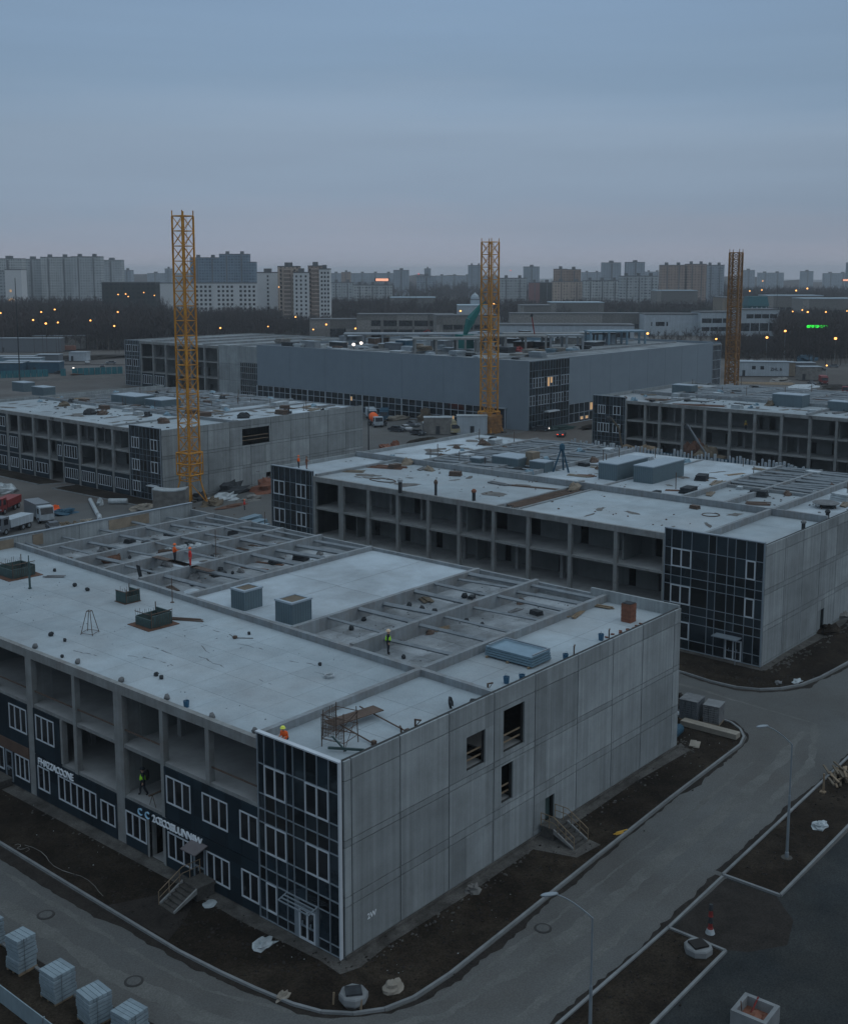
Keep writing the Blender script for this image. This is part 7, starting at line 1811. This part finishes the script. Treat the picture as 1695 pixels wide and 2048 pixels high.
# ------------------------------------------------------------------ bare trees
def tree_arrays(seed, h_, dense=1.0, n_br=9):
    rnd = random.Random(seed); T = MB(); C = MB()
    T.tube((0,0,0),(rnd.uniform(-.2,.2),rnd.uniform(-.2,.2),h_*.55),.026*h_*.6,5,.012*h_)
    tops = []
    for k in range(n_br):
        z = h_*rnd.uniform(.22,.6); a = rnd.uniform(0,6.28); L = h_*rnd.uniform(.22,.42); el = rnd.uniform(.55,1.25)
        d = Vector((math.cos(a)*math.cos(el), math.sin(a)*math.cos(el), math.sin(el))); p = Vector((0,0,z)); q = p+d*L
        T.tube(p,q,.008*h_,4,.003*h_,cap=False); tops.append((p,q,d))
    tops.append((Vector((0,0,h_*.5)),Vector((0,0,h_)),Vector((0,0,1)))); T.tube((0,0,h_*.5),(0,0,h_*.97),.011*h_,4,.003*h_,cap=False)
    for p, q, d in tops:
        for k in range(int(13*dense)):
            s = p.lerp(q, rnd.uniform(.25,1)); a = rnd.uniform(0,6.28); e = (d+Vector((math.cos(a),math.sin(a),rnd.uniform(-.1,.7)))*.75).normalized(); L = h_*rnd.uniform(.07,.20); r = s+e*L
            w_ = Vector((math.cos(a+1.57),math.sin(a+1.57),0))*.0055*h_
            C.add([tuple(s-w_),tuple(s+w_),tuple(r)],[(0,1,2)])
            for j in range(2):
                s2 = s.lerp(r, rnd.uniform(.3,.9)); b = rnd.uniform(0,6.28); e2 = (e+Vector((math.cos(b),math.sin(b),.4))*.8).normalized(); r2 = s2+e2*L*.55; w2 = Vector((math.cos(b+1.57),math.sin(b+1.57),0))*.0042*h_
                C.add([tuple(s2-w2),tuple(s2+w2),tuple(r2)],[(0,1,2)])
    return T, C
def wood(name, label, poly, n, hr, seed, m_='twig', dense=1.0):
    """a far wood that reads as one mass: many bare trees in one mesh"""
    rnd = random.Random(seed); base = []
    for k in range(5):
        T, C = tree_arrays(seed*10+k, 1.0, dense, 7); v = np.array(T.v+C.v, dtype=np.float32); nT = len(T.v)
        tri = []
        for f in T.f:
            for i in range(1,len(f)-1): tri.append((f[0],f[i],f[i+1]))
        for f in C.f: tri.append(tuple(i+nT for i in f))
        base.append((v, np.array(tri, dtype=np.int32)))
    P_ = [tuple(p) for p in poly]; xs = [p[0] for p in P_]; ys = [p[1] for p in P_]
    def inside(x, y):
        c = False
        for i in range(len(P_)):
            x1,y1 = P_[i]; x2,y2 = P_[(i+1)%len(P_)]
            if (y1 > y) != (y2 > y) and x < (x2-x1)*(y-y1)/(y2-y1)+x1: c = not c
        return c
    vs_, fs = [], []; off_ = 0; k = 0
    while k < n:
        x = rnd.uniform(min(xs),max(xs)); y = rnd.uniform(min(ys),max(ys))
        if not inside(x,y): continue
        v, tri = base[k%5]; h_ = rnd.uniform(*hr); a = rnd.uniform(0,6.28); ca, sa = math.cos(a), math.sin(a); wd = rnd.uniform(1.0,1.5)
        q = np.empty_like(v); q[:,0] = (v[:,0]*ca-v[:,1]*sa)*h_*wd+x; q[:,1] = (v[:,0]*sa+v[:,1]*ca)*h_*wd+y; q[:,2] = v[:,2]*h_
        vs_.append(q); fs.append(tri+off_); off_ += len(v); k += 1
    V = np.concatenate(vs_); Fc = np.concatenate(fs)
    me = bpy.data.meshes.new(name); me.vertices.add(len(V)); me.vertices.foreach_set('co', V.ravel()); me.loops.add(Fc.size); me.loops.foreach_set('vertex_index', Fc.ravel())
    me.polygons.add(len(Fc)); me.polygons.foreach_set('loop_start', np.arange(0,Fc.size,3,dtype=np.int32)); me.update(calc_edges=True); me.validate()
    me.materials.append(M[m_]); o = bpy.data.objects.new(name, me); col.objects.link(o)
    return tag(o, label, kind='stuff')
def zone(px0, px1, d0, d1): return [tuple(far(px0,d0)[:2]),tuple(far(px1,d0)[:2]),tuple(far(px1,d1)[:2]),tuple(far(px0,d1)[:2])]
wood('wood', 'dark bare wood on the left', zone(-80,330,600,1000), 1300, (12,20), 1, 'twig', 1.8)
wood('wood', 'bare trees in front of the hospital', zone(318,560,690,900), 520, (9,15), 2, 'twig', 1.7)
wood('wood', 'bare trees at the foot of the beige towers', zone(560,720,740,840), 240, (6,11), 3, 'twig', 1.6)
wood('wood', 'dark belt of trees in the middle distance', zone(655,1000,880,1150), 700, (11,18), 4, 'twig', 1.6)
wood('wood', 'far belt of trees behind the low halls', zone(1000,1460,900,1150), 700, (10,16), 5, 'twig', 1.6)
wood('wood', 'dark bare wood on the right', zone(1552,1790,535,780), 800, (11,17), 6, 'twig', 1.8)
wood('wood', 'low bare thicket below the institute wing', zone(1425,1556,545,640), 260, (5,8), 11, 'twig', 1.6)
wood('wood', 'far right wood under the horizon', zone(1450,1800,1050,1700), 800, (14,22), 7, 'twig', 1.5)
wood('wood', 'far woods along the horizon', zone(600,1460,1350,2300), 900, (16,26), 8, 'twig', 1.4)
wood('wood', 'far woods along the left horizon', zone(-80,600,1400,2200), 350, (13,20), 9, 'twig', 1.2)
wood('wood', 'green dark conifers behind the institute', zone(1225,1430,800,880), 90, (9,13), 10, 'evergreen', 2.2)
for k, (zn) in enumerate((zone(-90,335,598,1010), zone(316,720,690,900), zone(1436,1790,540,790), zone(655,1460,880,1150))): flat('forest_floor', zn, .05+.01*k, 'soil')
# trees one can tell apart
protos = []
for k in range(5):
    T, C = tree_arrays(200+k, 11.0, 1.5, 10); t = thing('bare_tree', None, 'tree'); T.build('trunk', 'bark' if k%2 else 'barklight', t, True); C.build('crown', 'twig', t, True); protos.append(t)
used = set()
def plant(px_, depth, label, group, sc):
    k = rl.randrange(5); src = protos[k]
    o = src if k not in used else copy_tree(src)
    used.add(k); o.location = far(px_, depth); o.rotation_euler = (0,0,rl.uniform(0,6.28)); o.scale = (sc*rl.uniform(.95,1.2),)*2+(sc,); o['label'] = label; o['group'] = group
for k in range(46): plant(1484+k*5.2+rl.uniform(-3,3), rl.uniform(500,540), 'bare leafless tree at the near edge of the right wood', 'bare trees edging the right wood', rl.uniform(.75,1.1) if k > 14 else rl.uniform(.4,.6))
for k in range(44): plant(-10+k*7.2+rl.uniform(-4,4), rl.uniform(590,640), 'bare leafless tree at the near edge of the left wood', 'bare trees edging the left wood', rl.uniform(.8,1.2))
for k in range(20): plant(1300+k*8+rl.uniform(-3,3), rl.uniform(620,700), 'small bare tree in front of the white institute building', 'bare trees before the institute', rl.uniform(.5,.8))
for k in range(26): plant(395+k*6.4+rl.uniform(-3,3), rl.uniform(640,720), 'bare leafless tree in front of the white hospital', 'bare trees before the hospital', rl.uniform(.8,1.1))
# low far hills that close the horizon
mb = MB(); rnd = random.Random(5); A = []; prev = None
for k in range(120):
    px_ = -900+k*30; p = far(px_, 2750); q = far(px_, 3050); A.append((p, q, 26+8*math.sin(k*.35)+rnd.uniform(-3,3)))
vs_ = []; fs = []
for p, q, z in A: vs_ += [(p.x,p.y,-1),(p.x*.7+q.x*.3,p.y*.7+q.y*.3,z),(q.x,q.y,z*.8),(q.x,q.y,-1)]
for k in range(len(A)-1):
    for j in range(3): fs.append((4*k+j,4*k+4+j,4*k+5+j,4*k+1+j))
mb.add(vs_, fs); struct('hills', mb, 'twig')
